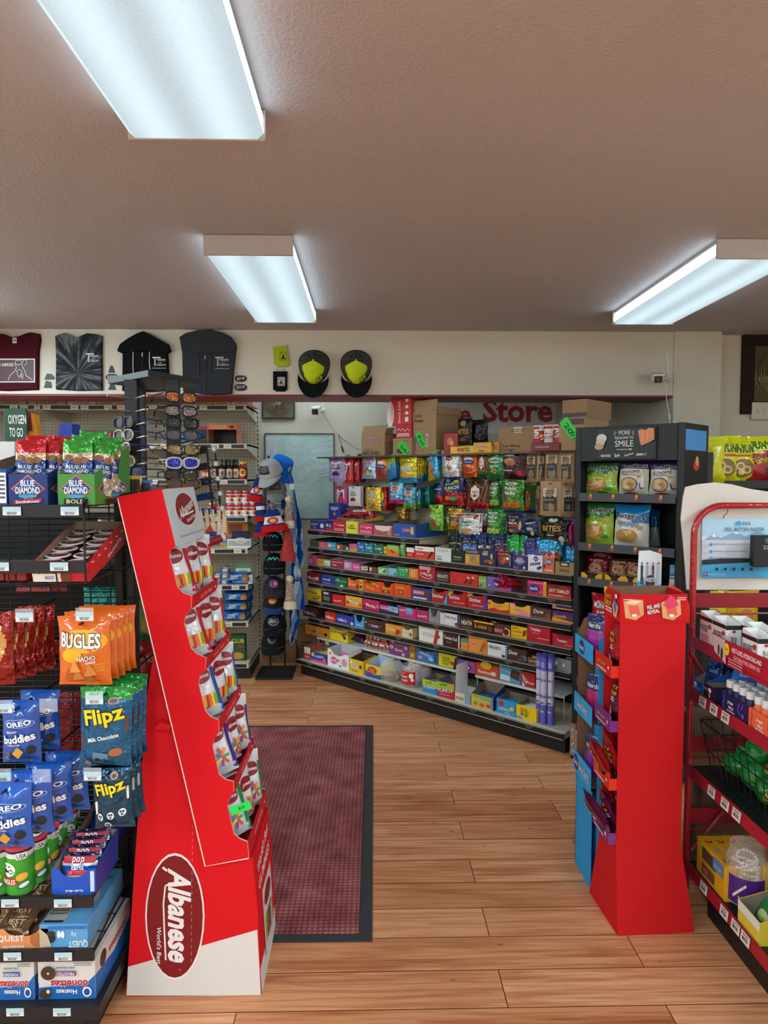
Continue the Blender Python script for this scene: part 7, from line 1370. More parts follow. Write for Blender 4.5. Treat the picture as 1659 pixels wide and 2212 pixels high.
for k,(a,b)in enumerate(((132,305),(326,485),(480,590))):
 x0,y0=r4(a,2100);x1,_=r4(b,2100);u0,_=Ruz(x0,y0,.02);u1,_=Ruz(x1,y0,.02);nm=('left','middle','right')[k]
 tag(cartonmb(u1-u0-.004,.035,.05,.2,'e0a824',[('e',.5,.5,.2,.4,'2a1a10')],'6a5020',notch=.4).build('cookie_tray',None,RW((u0+u1)/2,.015,ZC[2]-.007),GR),f'{nm} yellow tray of cookie packs on the chip rack','tray')
 cc='7a1c34/f' if k==0 else '6a3020/f'
 for q in range(2 if k==0 else 1):bag('cookie_pack',f'{("maroon cookie pack, front of the left tray", "maroon cookie pack on top in the left tray")[q] if k == 0 else "brown cookie pack standing in the "+nm+" tray"} on the chip rack','cookies',.125,.11,.05,cc,[('e',.5,.42,.3,.2,'a86a3a'),('e',.4,.45,.05,.05,'3a1c10'),('e',.6,.38,.05,.05,'3a1c10'),('t',"Grandma's",.5,.2,.7,.12,'1a0c08',0,W_),('t','BIG COOKIE',.5,.78,.6,.08,'e8c890')],RW((u0+u1)/2,.06+.05*q,ZC[2]+.003+.05*q),rot=(-.3,0,GR),seed=k+q,hang=False)
rbag(178,420,2215,2500,'red and orange MUNCHIES snack bag on the chip rack, lower shelf',lambda a,b:'b01c2c/g' if b>.35 else 'd8641e/g',[('t','MUNCHIES',.55,.7,.8,.16,W_,-4,'1c4a8a'),('t','FLAMIN',.5,.52,.4,.08,W_)],v=.0,z=ZC[3]-.007,t_=.07)
rbag(830,905,1960,2050,'small pale blue and yellow pouch at the chip rack right side',[(.5,'d8d4b0/g'),(1.1,'5a9ac8/g')],[('s',.5,.5,.7,.3,'2a5a8a',2)],z=ZC[2]-.007,t_=.03)
# ================================================================ onion ring bags on the black rack
FYY=3.72
t=thing('wire_rack','black metal rack behind the red wire stand at right edge','display rack',(1.86,FYY,0))
for x in(-.02,.95):
 for y in(0,.38):m=MB();m.box(x-.016,y-.016,0,x+.016,y+.016,1.62 if y==0 and x<0 else 1.5,'16161a');m.build('post',t)
m=MB();m.box(-.12,.42,0,1.1,.43,1.44,'121214');m.box(1.1,0,0,1.11,.43,1.44,'121214');m.build('back_panel',t)  # black sheets added to darken the gap seen through the red rack
for z in(1.455,1.02,.60,.22):
 m=MB();[m.box(-.12+.0,.02+.03*q,z-.006,1.0,.024+.03*q,z,'16161a')for q in range(13)];[m.box(-.12+.2*q,.0,z-.010,-.116+.2*q,.4,z-.006,'16161a')for q in range(6)];s=m.build('wire_shelf',t)
 m=MB();m.box(.06,-.02,z-.03,1.0,-.016,z+.012,'1e1f24');m.build('price_rail',s)
FUN=[('t','FUNYUNS',.5,.74,.9,.17,'2a7a2a',0,'143a14',0,.02),('r',.15,.56,.85,.62,'e8902a'),('t','Onion Flavored Rings',.5,.59,.64,.04,'5a1c10'),('e',.5,.32,.36,.2,'8a6a3a'),('e',.4,.36,.14,.09,'e0c48a'),('e',.4,.36,.08,.05,'9a7a48'),('e',.6,.28,.14,.09,'d8b878'),('e',.6,.28,.08,.05,'8a6a3a'),('e',.42,.22,.1,.06,'e0c48a')]
for k,(a,b,yt,c,dd,rz,lab)in enumerate(((1508,1560,944,'d8d818/g',[],-.5,'yellow onion ring bag half hidden at the left of the row'),(1532,1590,942,'d8d818/g',FUN,-.25,'yellow onion ring bag, second from the left'),(1566,1626,944,'d8d818/g',FUN,.05,'yellow onion ring bag showing its window, centre'),(1616,1680,942,None,[('t','FUNYUNS',.5,.8,.9,.15,'2a7a2a',0,'143a14',0,.02),('t',"Flamin' Hot",.45,.52,.8,.14,'e8d82a',14,'5a0c0c'),('e',.6,.26,.2,.1,'2a1a14'),('e',.75,.3,.12,.08,'c8343a')],.1,'yellow and red spicy onion ring bag at the right edge'))):
 x0,x1=wx(a,FYY+.06),wx(b,FYY+.06);z1=P(1580,yt,Y=FYY+.06).z
 bag('chip_bag',lab,'chips',x1-x0+.03,z1-1.456,.09,c or(lambda a_,b_:'d8d818/g' if b_>.62+.1*a_ else 'a01820/g'),dd,((x0+x1)/2,FYY+.07,1.456),rz,seed=k+50,hang=False,pw=3)
for k,(x,z,c,lb_)in enumerate(((1.95,1.03,'b8441c/g','orange crisp bag low on the black rack'),(2.15,1.03,'8a2a1c/g','dark red crisp bag low on the black rack'),(1.92,.61,'d8d020/g','yellow crisp bag lying on the lower black rack'),(2.1,.61,'d8b020/g','amber crisp bag lying on the lower black rack'),(1.95,.23,'3a1c4a/g','dark purple crisp bag on the lowest black rack shelf'),(2.2,.23,'3a1c4a/g','second dark purple crisp bag on the lowest black rack shelf'))):
 bag('chip_bag',lb_,'chips',.2,.24,.08,c,[('e',.5,.4,.25,.2,'c87a3a')],(x,FYY+.1,z),.1*(k-2),seed=k+70,hang=False)
def WM(t):m=MB();m.T=Matrix.Translation(-Vector(t.location));return m
# ================================================================ red gummy display (left), faces the aisle
AY0,AY1=1.935,2.235
AP=lambda x,y:((q:=P(x,y,Y=AY0)).x,q.z)
RDC='d4121c/p';RDW='d9d2cc/p'
def at0(name,label,cat,x,y,Y,group=None,rz=0):q=P(x,y,Y=Y);return thing(name,label,cat,(q.x,Y,q.z),rz,group)
t=thing('gummy_display','tall leaning red cardboard gummy candy display with oval logo, left of aisle','cardboard display',(P(420,2150,z=0).x,AY0,0))
bp_=[AP(x,y)for x,y in((272,2152),(418,2152),(565,2152),(556,1960),(546,1852),(450,1852),(344,1412),(334,1402),(318,1500),(292,1850))];bp_=[(x,max(.001,z))for x,z in bp_]
m=WM(t);m.prism(bp_,AY0,AY1,RDC)
FA=lambda Yo:(lambda x,y,e:P(x,-y,Y=AY0)+Vector((0,-e-Yo,0)))
def arc(cx,cy,rx,ry,n=28):return[(cx+rx*math.cos(2*PI*q/n),cy+ry*math.sin(2*PI*q/n))for q in range(n)]
sw=.9
deco(m,FA(0),1,1,[('p',px([(273.5,2150),(277,2088),(556,2008),(563.5,2150)]),RDW),('p',px(arc(378,1979,64,137)),'e8e0dc'),('p',px(arc(378,1979,60.5,132)),'7c0f18'),
 ('t','Albanese',388,-1980,200,50,'e8e0dc',-90,None,.28,.035),('l',px([(352,1872),(362,1880)]),5,'e8e0dc'),('l',px([(372,1905),(358,1912),(354,1950),(356,2010),(359,2072)]),3.5,'e8e0dc'),
 ('t',"World's Best",345,-2040,80,10,'e8e0dc',-90,None,.2,.01),('t','R',390,-2092,2.5,2.5,'e8e0dc',-90)]+[('l',px([(417,1780+14*q),(417,1787+14*q)]),.7,'b8b0aa')for q in range(27)])
deco(m,lambda a,b,e:Vector((bp_[2][0]+(bp_[4][0]-bp_[2][0])*b+e+.0005,AY0+a*(AY1-AY0),b*bp_[4][1])),.3,bp_[4][1],[('r',0,0,1,.36,RDW),('p',[(0,.36),(1,.36),(1,.52),(0,.42)],RDW),('t',"World's Best",.5,.88,.7,.09,W_,8),('t','GUMMIES',.5,.74,.7,.08,W_,4),('r',.3,.12,.85,.62,'d8d4d0'),('e',.58,.5,.2,.07,'8a1c2a')]+[('l',[(.4+.07*q,.2),(.42+.06*q,.38)],.018,c)for q,c in enumerate(('e8a02a','3a8a3a','c8302a','2a6ab0','e8c83a','d8642a'))])
m.build('base_carton',t)
T_=[(260,1075),(355,1058),(384,1178),(372,1188),(371,1200),(388,1266),(400,1278),(418,1285),(416,1312),(405,1328),(402,1342),(417,1396),(429,1408),(449,1417),(446,1443),(436,1456),(433,1472),(447,1530),(459,1543),(475,1549),(476,1576),(466,1590),(463,1606),(477,1666),(490,1677),(507,1681),(508,1704),(498,1718),(495,1735),(508,1792),(520,1803),(537,1810),(540,1845),(447,1862)]
TP=[AP(x,y)for x,y in T_]
for Yq,nm in((AY0-.022,0),(AY1+.004,1)):
 m=WM(t);m.prism(TP,Yq,Yq+.006,RDC,side='e0c8b8')
 if not nm:
  ed=[(x,z)for x,z in TP[:1]+TP[-1:]];m.tube([(ed[0][0],Yq,ed[0][1]),(ed[1][0],Yq,ed[1][1]),(TP[-2][0],Yq,TP[-2][1])],.0018,'e8d8cc',5)
 m.build('side_panel',t)
def xs(a,b,th,c,nm,y0=AY0-.016,y1=AY1+.004,dec=None):
 """board spanning the display's depth along the line a-b of the side profile"""
 (xa,za),(xb,zb)=a,b;l=math.hypot(xb-xa,zb-za);nx,nz=(zb-za)/l,-(xb-xa)/l
 m=WM(t);m.prism([(xa,za),(xb,zb),(xb-nx*th,zb-nz*th),(xa-nx*th,za-nz*th)],y0,y1,c)
 if dec:deco(m,lambda u,v,e:Vector((xa+(xb-xa)*(1-v)-nx*(e+th),y0+u*(y1-y0),za+(zb-za)*(1-v)-nz*(e+th))),y1-y0,l,dec)
 return m.build(nm,t)
bk=[AP(264,1080),AP(449,1855)]
xs(bk[0],bk[1],-.004,'b8b4b4','back_board')
xs(AP(355,1058),AP(384,1178),.004,'cfd4da','header_card',dec=[('r',-.02,-.01,1.0,1.01,'cdd3da'),('e',.52,.60,.36,.34,'e8e4e2'),('e',.52,.60,.33,.31,'8c1420'),('t','Albanese',.52,.62,.54,.2,W_,12,None,.2,.02),('l',[(.3,.5),(.5,.5),(.75,.54)],.005,W_),('t',"World's Best",.6,.42,.34,.07,W_,8),('t','GLUTEN FREE  FAT FREE  LOW SODIUM',.52,.13,.84,.04,'8a3a3a',0,None,0,0)])
xs(AP(260,1075),AP(355,1058),.004,RDC,'top_board')
for(a,b),tx in zip((((418,1285),(416,1312)),((449,1417),(446,1443)),((475,1549),(476,1576)),((507,1681),(508,1704)),((537,1810),(540,1845))),('GLUTEN FREE','NO FAT','LOW FAT','CHOLESTEROL FREE','LOW SODIUM')):
 xs(AP(*a),AP(*b),.003,'c81c22/p','pocket_lip',dec=[('t',tx,.5,.5,.45,.3,'f0b0a8')])
 xs((AP(*b)[0]-.11,AP(*b)[1]-.02),(AP(*b)[0],AP(*b)[1]),.003,'b01a20/p','pocket_floor')
m=WM(t);q=[AP(338,1568),AP(372,1568),AP(374,1561),AP(352,1552)];m.prism(q,AY0-.03,AY0,RDC);m.build('side_tab',t)
GB_=[('e',.55,.70,.26,.13,'8c1c2a'),('t','Albanese',.55,.70,.4,.07,W_,0,None,.2)]
def gbear(cc,tx):return[('r',.84,.04,1,.8,cc),('r',.0,.04,.16,.9,cc),('t',tx,.08,.45,.72,.085,W_,90)]+GB_+[('l',[(.36+.08*q,.16+.03*(q%2)),(.38+.08*q,.38)],.011,c)for q,c in enumerate(('3a8a4a','e8a02a','c8302a','d8642a','e8c83a','7aa03a'))]
def gworm(cc,tx):return[('r',.84,.04,1,.8,cc),('r',.0,.04,.16,.9,cc),('t',tx,.08,.45,.72,.085,W_,90)]+GB_+[('l',[(.56,.32),(.56+.2*math.cos(q*.9),.32+.16*math.sin(q*.9))],.008,c)for q,c in enumerate(('3a9a4a','e8802a','d83a2a','3a7ac0','e8c83a','9a3a8a','c84a2a'))]
for pi_,(bx,by,cc,tx,dd)in enumerate(((416,1300,'c4202c','12 FLAVOR GUMMI BEARS',gbear),(446,1432,'c4202c','12 FLAVOR GUMMI BEARS',gbear),(475,1564,'2a58b0','12 FLAVOR GUMMI BEARS',gbear),(506,1692,'4a2c84','MINI GUMMI WORMS',gworm),(537,1828,'1f8a4c','SOUR GUMMI WORMS',gworm))):
 x,z=AP(bx,by);mb_=bagmb(.118,.172,.055,'d6d4d6/g',dd(cc,tx),seed=pi_+3,hang=False,pw=3).build('gummy_bag',None,smooth=True)
 for k in range(3):
  o=mb_ if k==0 else mb_.copy()
  if k:COL.objects.link(o)
  o.location=(x-.048+.006*k,AY0+.052+.088*k,z+.0);o.rotation_euler=(-.28+.16*(k%2),-.16+.10*k,math.radians((38,62,44)[k]))
  nm=('uppermost','second','third','fourth','lowest')[pi_]
  tag(o,f'{("near", "middle", "far")[k]} white gummy bag with {("red", "red", "blue", "violet", "green")[pi_]} side stripe in the {nm} display pocket','candy bag','white gummy bags in the red display')
sx_,sz_=AP(520,1738);m=MB();m.box(-.03,-.001,-.012,.03,0,.012,'22d85c');deco(m,lambda a,b,e:Vector((-.03+a*.06,-.001-e,-.012+b*.024)),.06,.024,[('t','$10',.55,.5,.3,.4,'0a2a10')])
tag(m.build('price_sticker',None,(sx_+.005,AY0-.028,sz_+.004),rot=(0,-.35,0)),'bright green price sticker on the lowest gummy bag','sticker')
# ================================================================ left wire gondola
LX=-.715;LF=1.76;LBk=2.1;X0=-2.0
t=thing('wire_shelving','black wire snack gondola at the left edge with white price tickets','shelving unit',(X0,LF,0));BW='17181b'
def c5(x,y):return x/4.915,1050+y/4.915
m=MB()
for k in range(78):m.tube([(0,LBk-LF,.16+k*.017),(LX-X0,LBk-LF,.16+k*.017)],.002,BW,4)
for k in range(22):m.tube([(.02+k*.06,LBk-LF+.004,.14),(.02+k*.06,LBk-LF+.004,1.47)],.0024,BW,5)
m.build('wire_grid',t);m=MB();m.box(0,LBk-LF+.40,.02,LX-X0,LBk-LF+.41,1.36,'101012');[m.box(0,LBk-LF+.03,z,LX-X0-.03,LBk-LF+.40,z+.012,'141416')for z in(.1,.5,.9,1.2)];m.build('rear_shelves_shade_sheet',t)  # black sheet behind the far shelves stands in for their unlit depth
for x in(LX-X0-.034,LX-X0):m=MB();m.bbox(x-.012,LBk-LF-.01,0,x+.012,LBk-LF+.03,1.48,BW,.002);m.build('upright',t)
m=MB();m.bbox(0,-.005,.0,LX-X0-.02,.9,.08,'121214',.003);m.box(0,-.008,.08,LX-X0+.012,.93,.118,'1b1c20');m.build('base_deck',t)
def lshelf(zl,h,zf,slant=0,dep=.3,xr=LX-X0,rail=0):
 m=MB();m.box(0,-.004,zl-h,xr,.004,zl,'1c1d21')
 s=m.build('price_rail',t)
 m=MB();n=int(xr/.03)
 for k in range(n):m.tube([(.01+k*.03,.006,zf),(.01+k*.03,dep,zf+slant)],.0018,BW,5)
 for k in range(5):m.tube([(0,.01+k*dep/4,zf-.003+slant*k/4),(xr,.01+k*dep/4,zf-.003+slant*k/4)],.0022,BW,5)
 for k in range(0,n,4):m.tube([(.01+k*.03,.004,zl-h),(.01+k*.03,.01,zf)],.0018,BW,5)
 m.tube([(xr,0,zl),(xr,dep,zl+.04+slant)],.003,BW,6);m.tube([(xr,0,zf),(xr,dep,zf+slant)],.003,BW,6);m.tube([(xr,.0,zf),(xr,.0,zl+rail)],.003,BW,6)
 m.build('wire_shelf',t)
lshelf(1.424,.030,1.421,dep=.33);lshelf(1.282,.030,1.226,dep=.33,rail=.16);lshelf(.410,.030,.405);lshelf(.268,.031,.261)
m=MB();m.tube([(LX-X0,0,1.43),(LX-X0+.05,.34,1.455)],.003,BW,6);m.tube([(LX-X0,0,1.40),(LX-X0,0,1.43)],.003,BW,6);m.build('top_rail',t)
def ticket(x,y,Y=LF-.007,w=.045,clear=False,lab='',blank=False):
 q=P(x,y,Y=Y);m=MB();h=.0215
 if clear:m.box(q.x-w/2-.001,Y-.0008,q.z-h/2-.002,q.x+w/2+.001,Y,q.z+h/2+.010,CLEAR)
 if not blank:
  m.box(q.x-w/2,Y-.0012,q.z-h/2,q.x+w/2,Y-.0008,q.z+h/2,'d8d8d8')
  deco(m,lambda a,b,e:Vector((q.x-w/2+a*w,Y-.0012-e,q.z-h/2+b*h)),w,h,[('r',.02,.5,.98,.98,'a8cdd8'),('b',.5,.2,.5,.2),('s',.5,.38,.6,.12,'33363a',1)],step=.0003)
 root_mesh('price_ticket',m,lab,'price ticket')
for x,y,l in((26,1104,'left ticket on the top rail under the navy almond box'),(151,1104,'right ticket on the top rail under the green almond box'),(0,1224,'cut-off ticket at the left edge under the red cracker packs'),(128,1224,'ticket under the chocolate cup tray'),(22,1951,'left ticket on the rail under the green chip cans'),(136,1951,'right ticket on the rail under the pastry carton'),(27,2066,'left ticket under the orange bar carton'),(137,2066,'right ticket under the pale blue box'),(33,2186,'left ticket on the bottom deck'),(134,2186,'right ticket on the bottom deck')):ticket(x,y,lab='white and blue barcode '+l)
for x,y,l,c in((53,1333,'hanging barcode ticket above the red jerky pouches',0),(183,1331,'hanging barcode ticket on the orange corn snack bag',0),(8,1530,'hanging barcode ticket at left edge on the blue cookie bag',0),(105,1527,'empty clear ticket holder right of the blue cookie bag',1),(204,1511,'hanging barcode ticket on the blue foil pretzel bag',0),(200,1676,'hanging barcode ticket on the white fudge pretzel bag',0),(90,1679,'empty clear ticket holder beside the lower cookie bags',1),(5,1678,'hanging barcode ticket at left edge above the lower cookie bags',0)):ticket(x,y,1.70,.042,True,l,c)
def LQ(x,Y,z=None,y=1100):return P(x,y,Y=Y).x
def lbag(xl,xr,yt,yb,Y,cols,ds,lab,n=1,dx=.012,dy=.05,t_=.045,rz=0,cat='snack bag',tilt=0,grp=None,peg=True):
 q0,q1=P(xl,yt,Y=Y),P(xr,yb,Y=Y);w_,h_=q1.x-q0.x,q0.z-q1.z
 o0=bagmb(w_,h_,t_,cols,ds,seed=int(xr),nx=16,nz=22).build('snack_bag',None,smooth=True)
 nm=('front','second','third','fourth','fifth')
 for k in range(n):
  o=o0 if not k else o0.copy()
  if k:COL.objects.link(o)
  put(o,((q0.x+q1.x)/2+dx*k,Y+dy*k,q0.z+.004*(k%2)),math.radians(rz));o.rotation_euler=(0,math.radians(tilt),math.radians(rz)+.05*(k%3))
  tag(o,(lab if n==1 else f'{nm[k]} {lab}'),cat,grp or(lab if n>1 else None))
 if peg:m=MB();m.tube([((q0.x+q1.x)/2-X0,LBk-LF,q0.z-.015),((q0.x+q1.x)/2-X0,Y-LF-.03,q0.z-.015)],.003,BW,6);m.build('peg_hook',t)
BUG=[('e',.52,.66,.45,.17,'e8a81e'),('e',.3,.45,.2,.1,'e8a81e'),('t','BUGLES',.47,.67,.78,.22,W_,-2,'1f2c64',0,.03),('t','NACHO',.6,.42,.34,.07,W_,6,'5a2410'),('t','CHEESE',.68,.36,.18,.035,W_,4),('s',.82,.28,.2,.12,'e8a01e',4)]+[('p',[(x,y),(x+.24,y+.02),(x+.1,y+.2)],c)for x,y,c in((.14,.08,'a85c24'),(.32,.1,'c27a34'),(.5,.06,'b06a2c'),(.28,.22,'d08a44'),(.56,.16,'c8803a'))]
lbag(124,244,1331,1478,1.74,'d4621e/g',BUG,'orange corn snack bag with blue and white lettering',n=5,dx=.003,dy=.036,t_=.05)
lbag(-30,34,1330,1478,1.78,lambda a,b:'c89a5a/f' if abs(a-.5)+abs(b-.6)<.35 else '8a1c18/f',[],'red and tan jerky pouch at the left edge',n=5,dx=.010,dy=.035,t_=.03)
ORE=[('e',.52,.66,.40,.07,'9ac0e8'),('e',.52,.66,.38,.06,'1c4a9c'),('t','OREO',.52,.66,.66,.085,W_,6,None,0,.03),('t','MUDDY',.36,.53,.28,.035,W_,4),('t','buddies',.52,.43,.8,.13,W_,8,'163a7a',0,.03),('t','Cookies & Cream',.4,.33,.34,.025,W_,4),('p',[(.38,.2),(.52,.3),(.66,.22),(.5,.1)],'d8a03a'),('e',.82,.24,.1,.07,'222222'),('p',[(.2,.2),(.3,.22),(.3,.14),(.2,.13)],'6a6460'),('p',[(.14,.14),(.24,.15),(.24,.08),(.14,.07)],'7a746c'),('p',[(.64,.1),(.74,.11),(.74,.04),(.64,.04)],'5a5650')]
lbag(2,92,1512,1645,1.74,'1d4c9e/g',ORE,'blue chocolate buddies bag with white lettering, upper',n=2,dx=.015,dy=.07)
lbag(-36,74,1690,1828,1.68,'1d54ac/g',ORE,'blue chocolate buddies bag with white lettering, lower',n=4,dx=.022,dy=.06)
FLP=lambda c,tx:[('p',[(.05,.44),(.95,.68),(.95,.48),(.05,.24)],c),('t','Flipz',.5,.66,.78,.24,'e0c81e',12,'1a1c24',0,.03),('t',tx,.5,.42,.6,.05,W_ if c!='e0d8d0' else '1c2c4a',12)]
lbag(173,293,1484,1660,1.73,lambda a,b:'2e8a3c/f' if b>.86 else '175a86/f',FLP('6a3428','Milk Chocolate')+[('e',.68,.86,.1,.04,'c8702a'),('e',.68,.86,.07,.025,'175a86'),('r',.3,.16,.62,.24,'5a7a90'),('e',.38,.15,.04,.025,'1a1a1e'),('e',.55,.15,.04,.025,'1a1a1e'),('e',.75,.25,.12,.05,'a8623a'),('e',.2,.1,.06,.03,'c8703a'),('e',.2,.1,.035,.015,'175a86')],'shiny blue foil chocolate pretzel bag with yellow name',n=4,dx=.001,dy=.035,tilt=2)
PZL=lambda x,y:[('e',x,y,.09,.06,'e0dcd8'),('e',x-.03,y+.015,.028,.018,'123c54'),('e',x+.03,y+.015,.028,.018,'123c54'),('e',x,y-.025,.028,.016,'123c54')]
lbag(196,286,1652,1786,1.73,'15445e/f',FLP('e0d8d0','White Fudge')+PZL(.2,.22)+PZL(.5,.26)+PZL(.8,.3)+PZL(.4,.1)+[('e',.66,.88,.1,.05,'c8804a'),('e',.66,.88,.06,.03,'15445e')],'teal foil white fudge pretzel bag with yellow name',n=3,dx=.001,dy=.035,tilt=-3)
# cartons standing on the gondola
def lcarton(xl,xr,h,z,label,col,ds,Y=LF+.012,d=.2,name='carton_tray',cat='carton',**kw):
 a,b=LQ(xl,Y),LQ(xr,Y)
 return tag(cartonmb(b-a,h,kw.get('hb',h),d,col,ds,kw.get('inner','8a7460'),side=kw.get('side'),notch=kw.get('notch',0),lid=kw.get('lid',False),sds=kw.get('sds',())).build(name,None,((a+b)/2,Y,z)),label,cat),(a+b)/2
DIA=[('p',[(.06,.52),(.5,.98),(.94,.52),(.5,.1)],'dc6a34'),('p',[(.1,.52),(.5,.93),(.9,.52),(.5,.16)],'1c4a94'),('t','BLUE',.5,.70,.36,.2,W_,0,None,0,.02),('t','DIAMOND',.5,.47,.62,.22,W_,0,None,0,.02),('e',.5,.28,.24,.06,'3a98c0')]
z1_=1.4235
bx1,xa=lcarton(20,104,.078,z1_,'navy smokehouse almond carton with diamond badge on the top rack','18306e',DIA+[('p',[(.14,.02),(.86,.1),(.86,.22),(.14,.14)],'b0242c'),('t','Smokehouse',.5,.11,.6,.1,W_,3)],hb=.135,d=.24,sds=DIA)
bx2,xb=lcarton(126,206,.078,z1_,'green bold almond carton with diamond badge on the top rack','3f8a3a',DIA+[('p',[(.18,.02),(.82,.04),(.82,.2),(.18,.2)],'14120f'),('t','BOLD',.5,.11,.5,.13,'f0e0b0')],hb=.16,d=.26,sds=DIA+[('r',.25,.02,.75,.16,'14120f')])
lcarton(-50,16,.09,z1_,'blue carton at the left edge of the top rack','1c4a8c',[('r',.75,.05,.98,.9,W_),('s',.86,.5,.18,.7,'2a3a6a',6)],hb=.13)
def nuts(xc,n,c1,look,grp):
 o0=bagmb(.058,.145,.03,[(.3,'b8a890/f'),(.6,'2a3f78/f'),(.72,'c8b090/f'),(1.1,c1)],[('t','BLUE',.5,.5,.6,.06,W_),('t','DIAMOND',.5,.42,.8,.06,W_),('e',.3,.66,.2,.06,'7a4a28'),('e',.7,.62,.2,.06,'8a5a34')],seed=n,hang=False).build('nut_pouch',None,smooth=True)
 for k in range(n):
  o=o0 if not k else o0.copy()
  if k:COL.objects.link(o)
  put(o,(xc-.03+.031*(k%3),LF+.05+.05*(k//3)+.012*(k%3),z1_+.022+.014*(k//3)),rot=(-.12,(.08,-.1,.14)[k%3],(.2,-.3,.5)[k%3]));tag(o,look,'snack pouch',grp)
nuts(xa,6,'c0202a/f','red topped almond pouch standing in the navy almond carton','red topped almond pouches');nuts(xb,8,'3f9a3a/f','green topped almond pouch standing in the green almond carton','green topped almond pouches')
# things behind on the top rack
lcarton(-60,36,.17,z1_,'white cut display carton behind the almonds, top left','d4d0cc',[('p',[(0,.6),(1,.55),(1,.0),(0,.0)],'c8c4c0'),('s',.6,.4,.5,.06,'c83040',1)],Y=LF+.24,d=.04,lid=True)
lcarton(14,62,.27,z1_,'dark green card reading OXYGEN TO GO, back of top rack','1f4a34',[('t','OXYGEN',.6,.88,.8,.10,W_),('t','TO GO',.55,.74,.6,.10,W_),('s',.5,.45,.6,.2,'9ab8a4',3)],Y=LF+.31,d=.01,lid=True)
q=P(90,975,Y=2.12)
m=MB();m.prism([(-.055,0),(.03,0),(.0,.21),(-.075,.22)],0,.03,'e09422');deco(m,lambda a,b,e:Vector((-.07+a*.08-.02*b,-e,b*.22)),.08,.22,[('t','Razor',.3,.35,.55,.22,'1c1614',-84),('r',.1,.72,1.0,.98,'7a2a2c'),('t','HIGH QUALITY',.55,.9,.7,.05,'e8d8b0'),('t','work',.5,.66,.7,.08,'1c1614')]);tag(m.build('razor_display',None,(q.x-.01,2.1,1.47)),'orange razor card display with dark lettering, back of top rack','display card')
m=MB();m.prism([(-.05,0),(.045,0),(.03,.13),(-.065,.13)],0,.05,'1e2023/g');m.box(-.05,-.001,.10,.02,0,.12,'c8c8c4');tag(m.build('plastic_case',None,(q.x+.06,2.08,1.47)),'black clear-lidded plastic case leaning on the orange razor display','case')
lcarton(132,160,.16,z1_+.07,'bright blue carton behind the green almond carton','2038a0',[],Y=2.12,d=.06,lid=True)
for k in range(4):bag('card_pack',('first','second','third','fourth')[k]+' yellow and black zip tie pack beside the green almond carton','packet',.05,.11,.012,['d8b41c/g','1c1c1e/g','d8b41c/g','2a6ab0/g'][k],[('r',.1,.6,.9,.9,'1a1a1c'),('s',.5,.3,.6,.2,'1a1a1c',2)],(LQ(244,2.2)+.03*k,2.2+.01*k,1.52-.012*k),.2,seed=k)
# chocolate dip cups in a red tray, front row to back
tray,xt=lcarton(68,190,.048,1.228,'red tray of chocolate hazelnut cups on the second rack','bf2026',[('r',0,0,.5,1,'e0d8d0'),('t','nutella',.22,.62,.4,.32,'1c1614'),('t','&GO!',.3,.25,.16,.2,'2a5ab0'),('e',.6,.3,.1,.3,'6a3a20'),('t','Breadsticks',.78,.6,.36,.16,W_)],d=.27,hb=.07,side='c42428',sds=[('t','nutella',.7,.5,.4,.3,W_,8)])
cu=thing('dip_cup','','snack cup');m=MB();m.lathe([(.001,0),(.02,0),(.026,.04),(.001,.041)],'3a1c12',16);m.T=Matrix.Diagonal((1.15,.75,1,1));m.build('cup_body',cu)
m=MB();m.T=Matrix.Diagonal((1.2,.8,1,1));m.lathe([(.001,.0425),(.027,.0425),(.029,.041),(.027,.040)],'d8d4d4/g',20)
deco(m,lambda a,b,e:Vector(((a-.5)*.054,(b-.5)*.054,.0428+e)),.054,.054,[('p',[(.1,.62),(.9,.82),(.96,.6),(.5,.5),(.06,.42)],'b82028'),('t','nutella',.5,.62,.5,.12,'e8e0dc',8),('p',[(.06,.4),(.5,.44),(.94,.54),(.86,.25),(.5,.05),(.2,.15)],'4a2214'),('e',.4,.25,.08,.06,'c8924a'),('e',.6,.3,.08,.06,'b07a3a')]);m.build('foil_lid',cu,smooth=True)
multi(cu,[((xt-.036+.074*c,LF+.045+.043*r_,1.236+.0125*r_),.1*(c-.5))for r_ in range(6)for c in(0,1)],[f'chocolate hazelnut dip cup, {("left", "right")[c]} column, row {("one nearest", "two", "three", "four", "five", "six farthest")[r_]} in the red tray' for r_ in range(6)for c in(0,1)],'chocolate hazelnut dip cups in the red tray')
tray.rotation_euler=(.26,0,0)
for o in list(bpy.data.objects):
 if o.name.startswith('dip_cup'):o.rotation_euler.x=.26
for k in range(4):
 a=LQ(-22+24*k,LF+.04);m=MB();m.bbox(-.013,0,0,.013,.17,.032,'8a1a20',.002);deco(m,lambda u,v,e:Vector((-.013+u*.026,.02+v*.1,.032+e)),.026,.1,[('t','RITZ',.5,.4,.8,.3,'e8b030')]);tag(m.build('cracker_pack',None,(a,LF+.02,1.229)),('first','second','third','fourth')[k]+' dark red cracker pack from the left on the second rack','crackers')
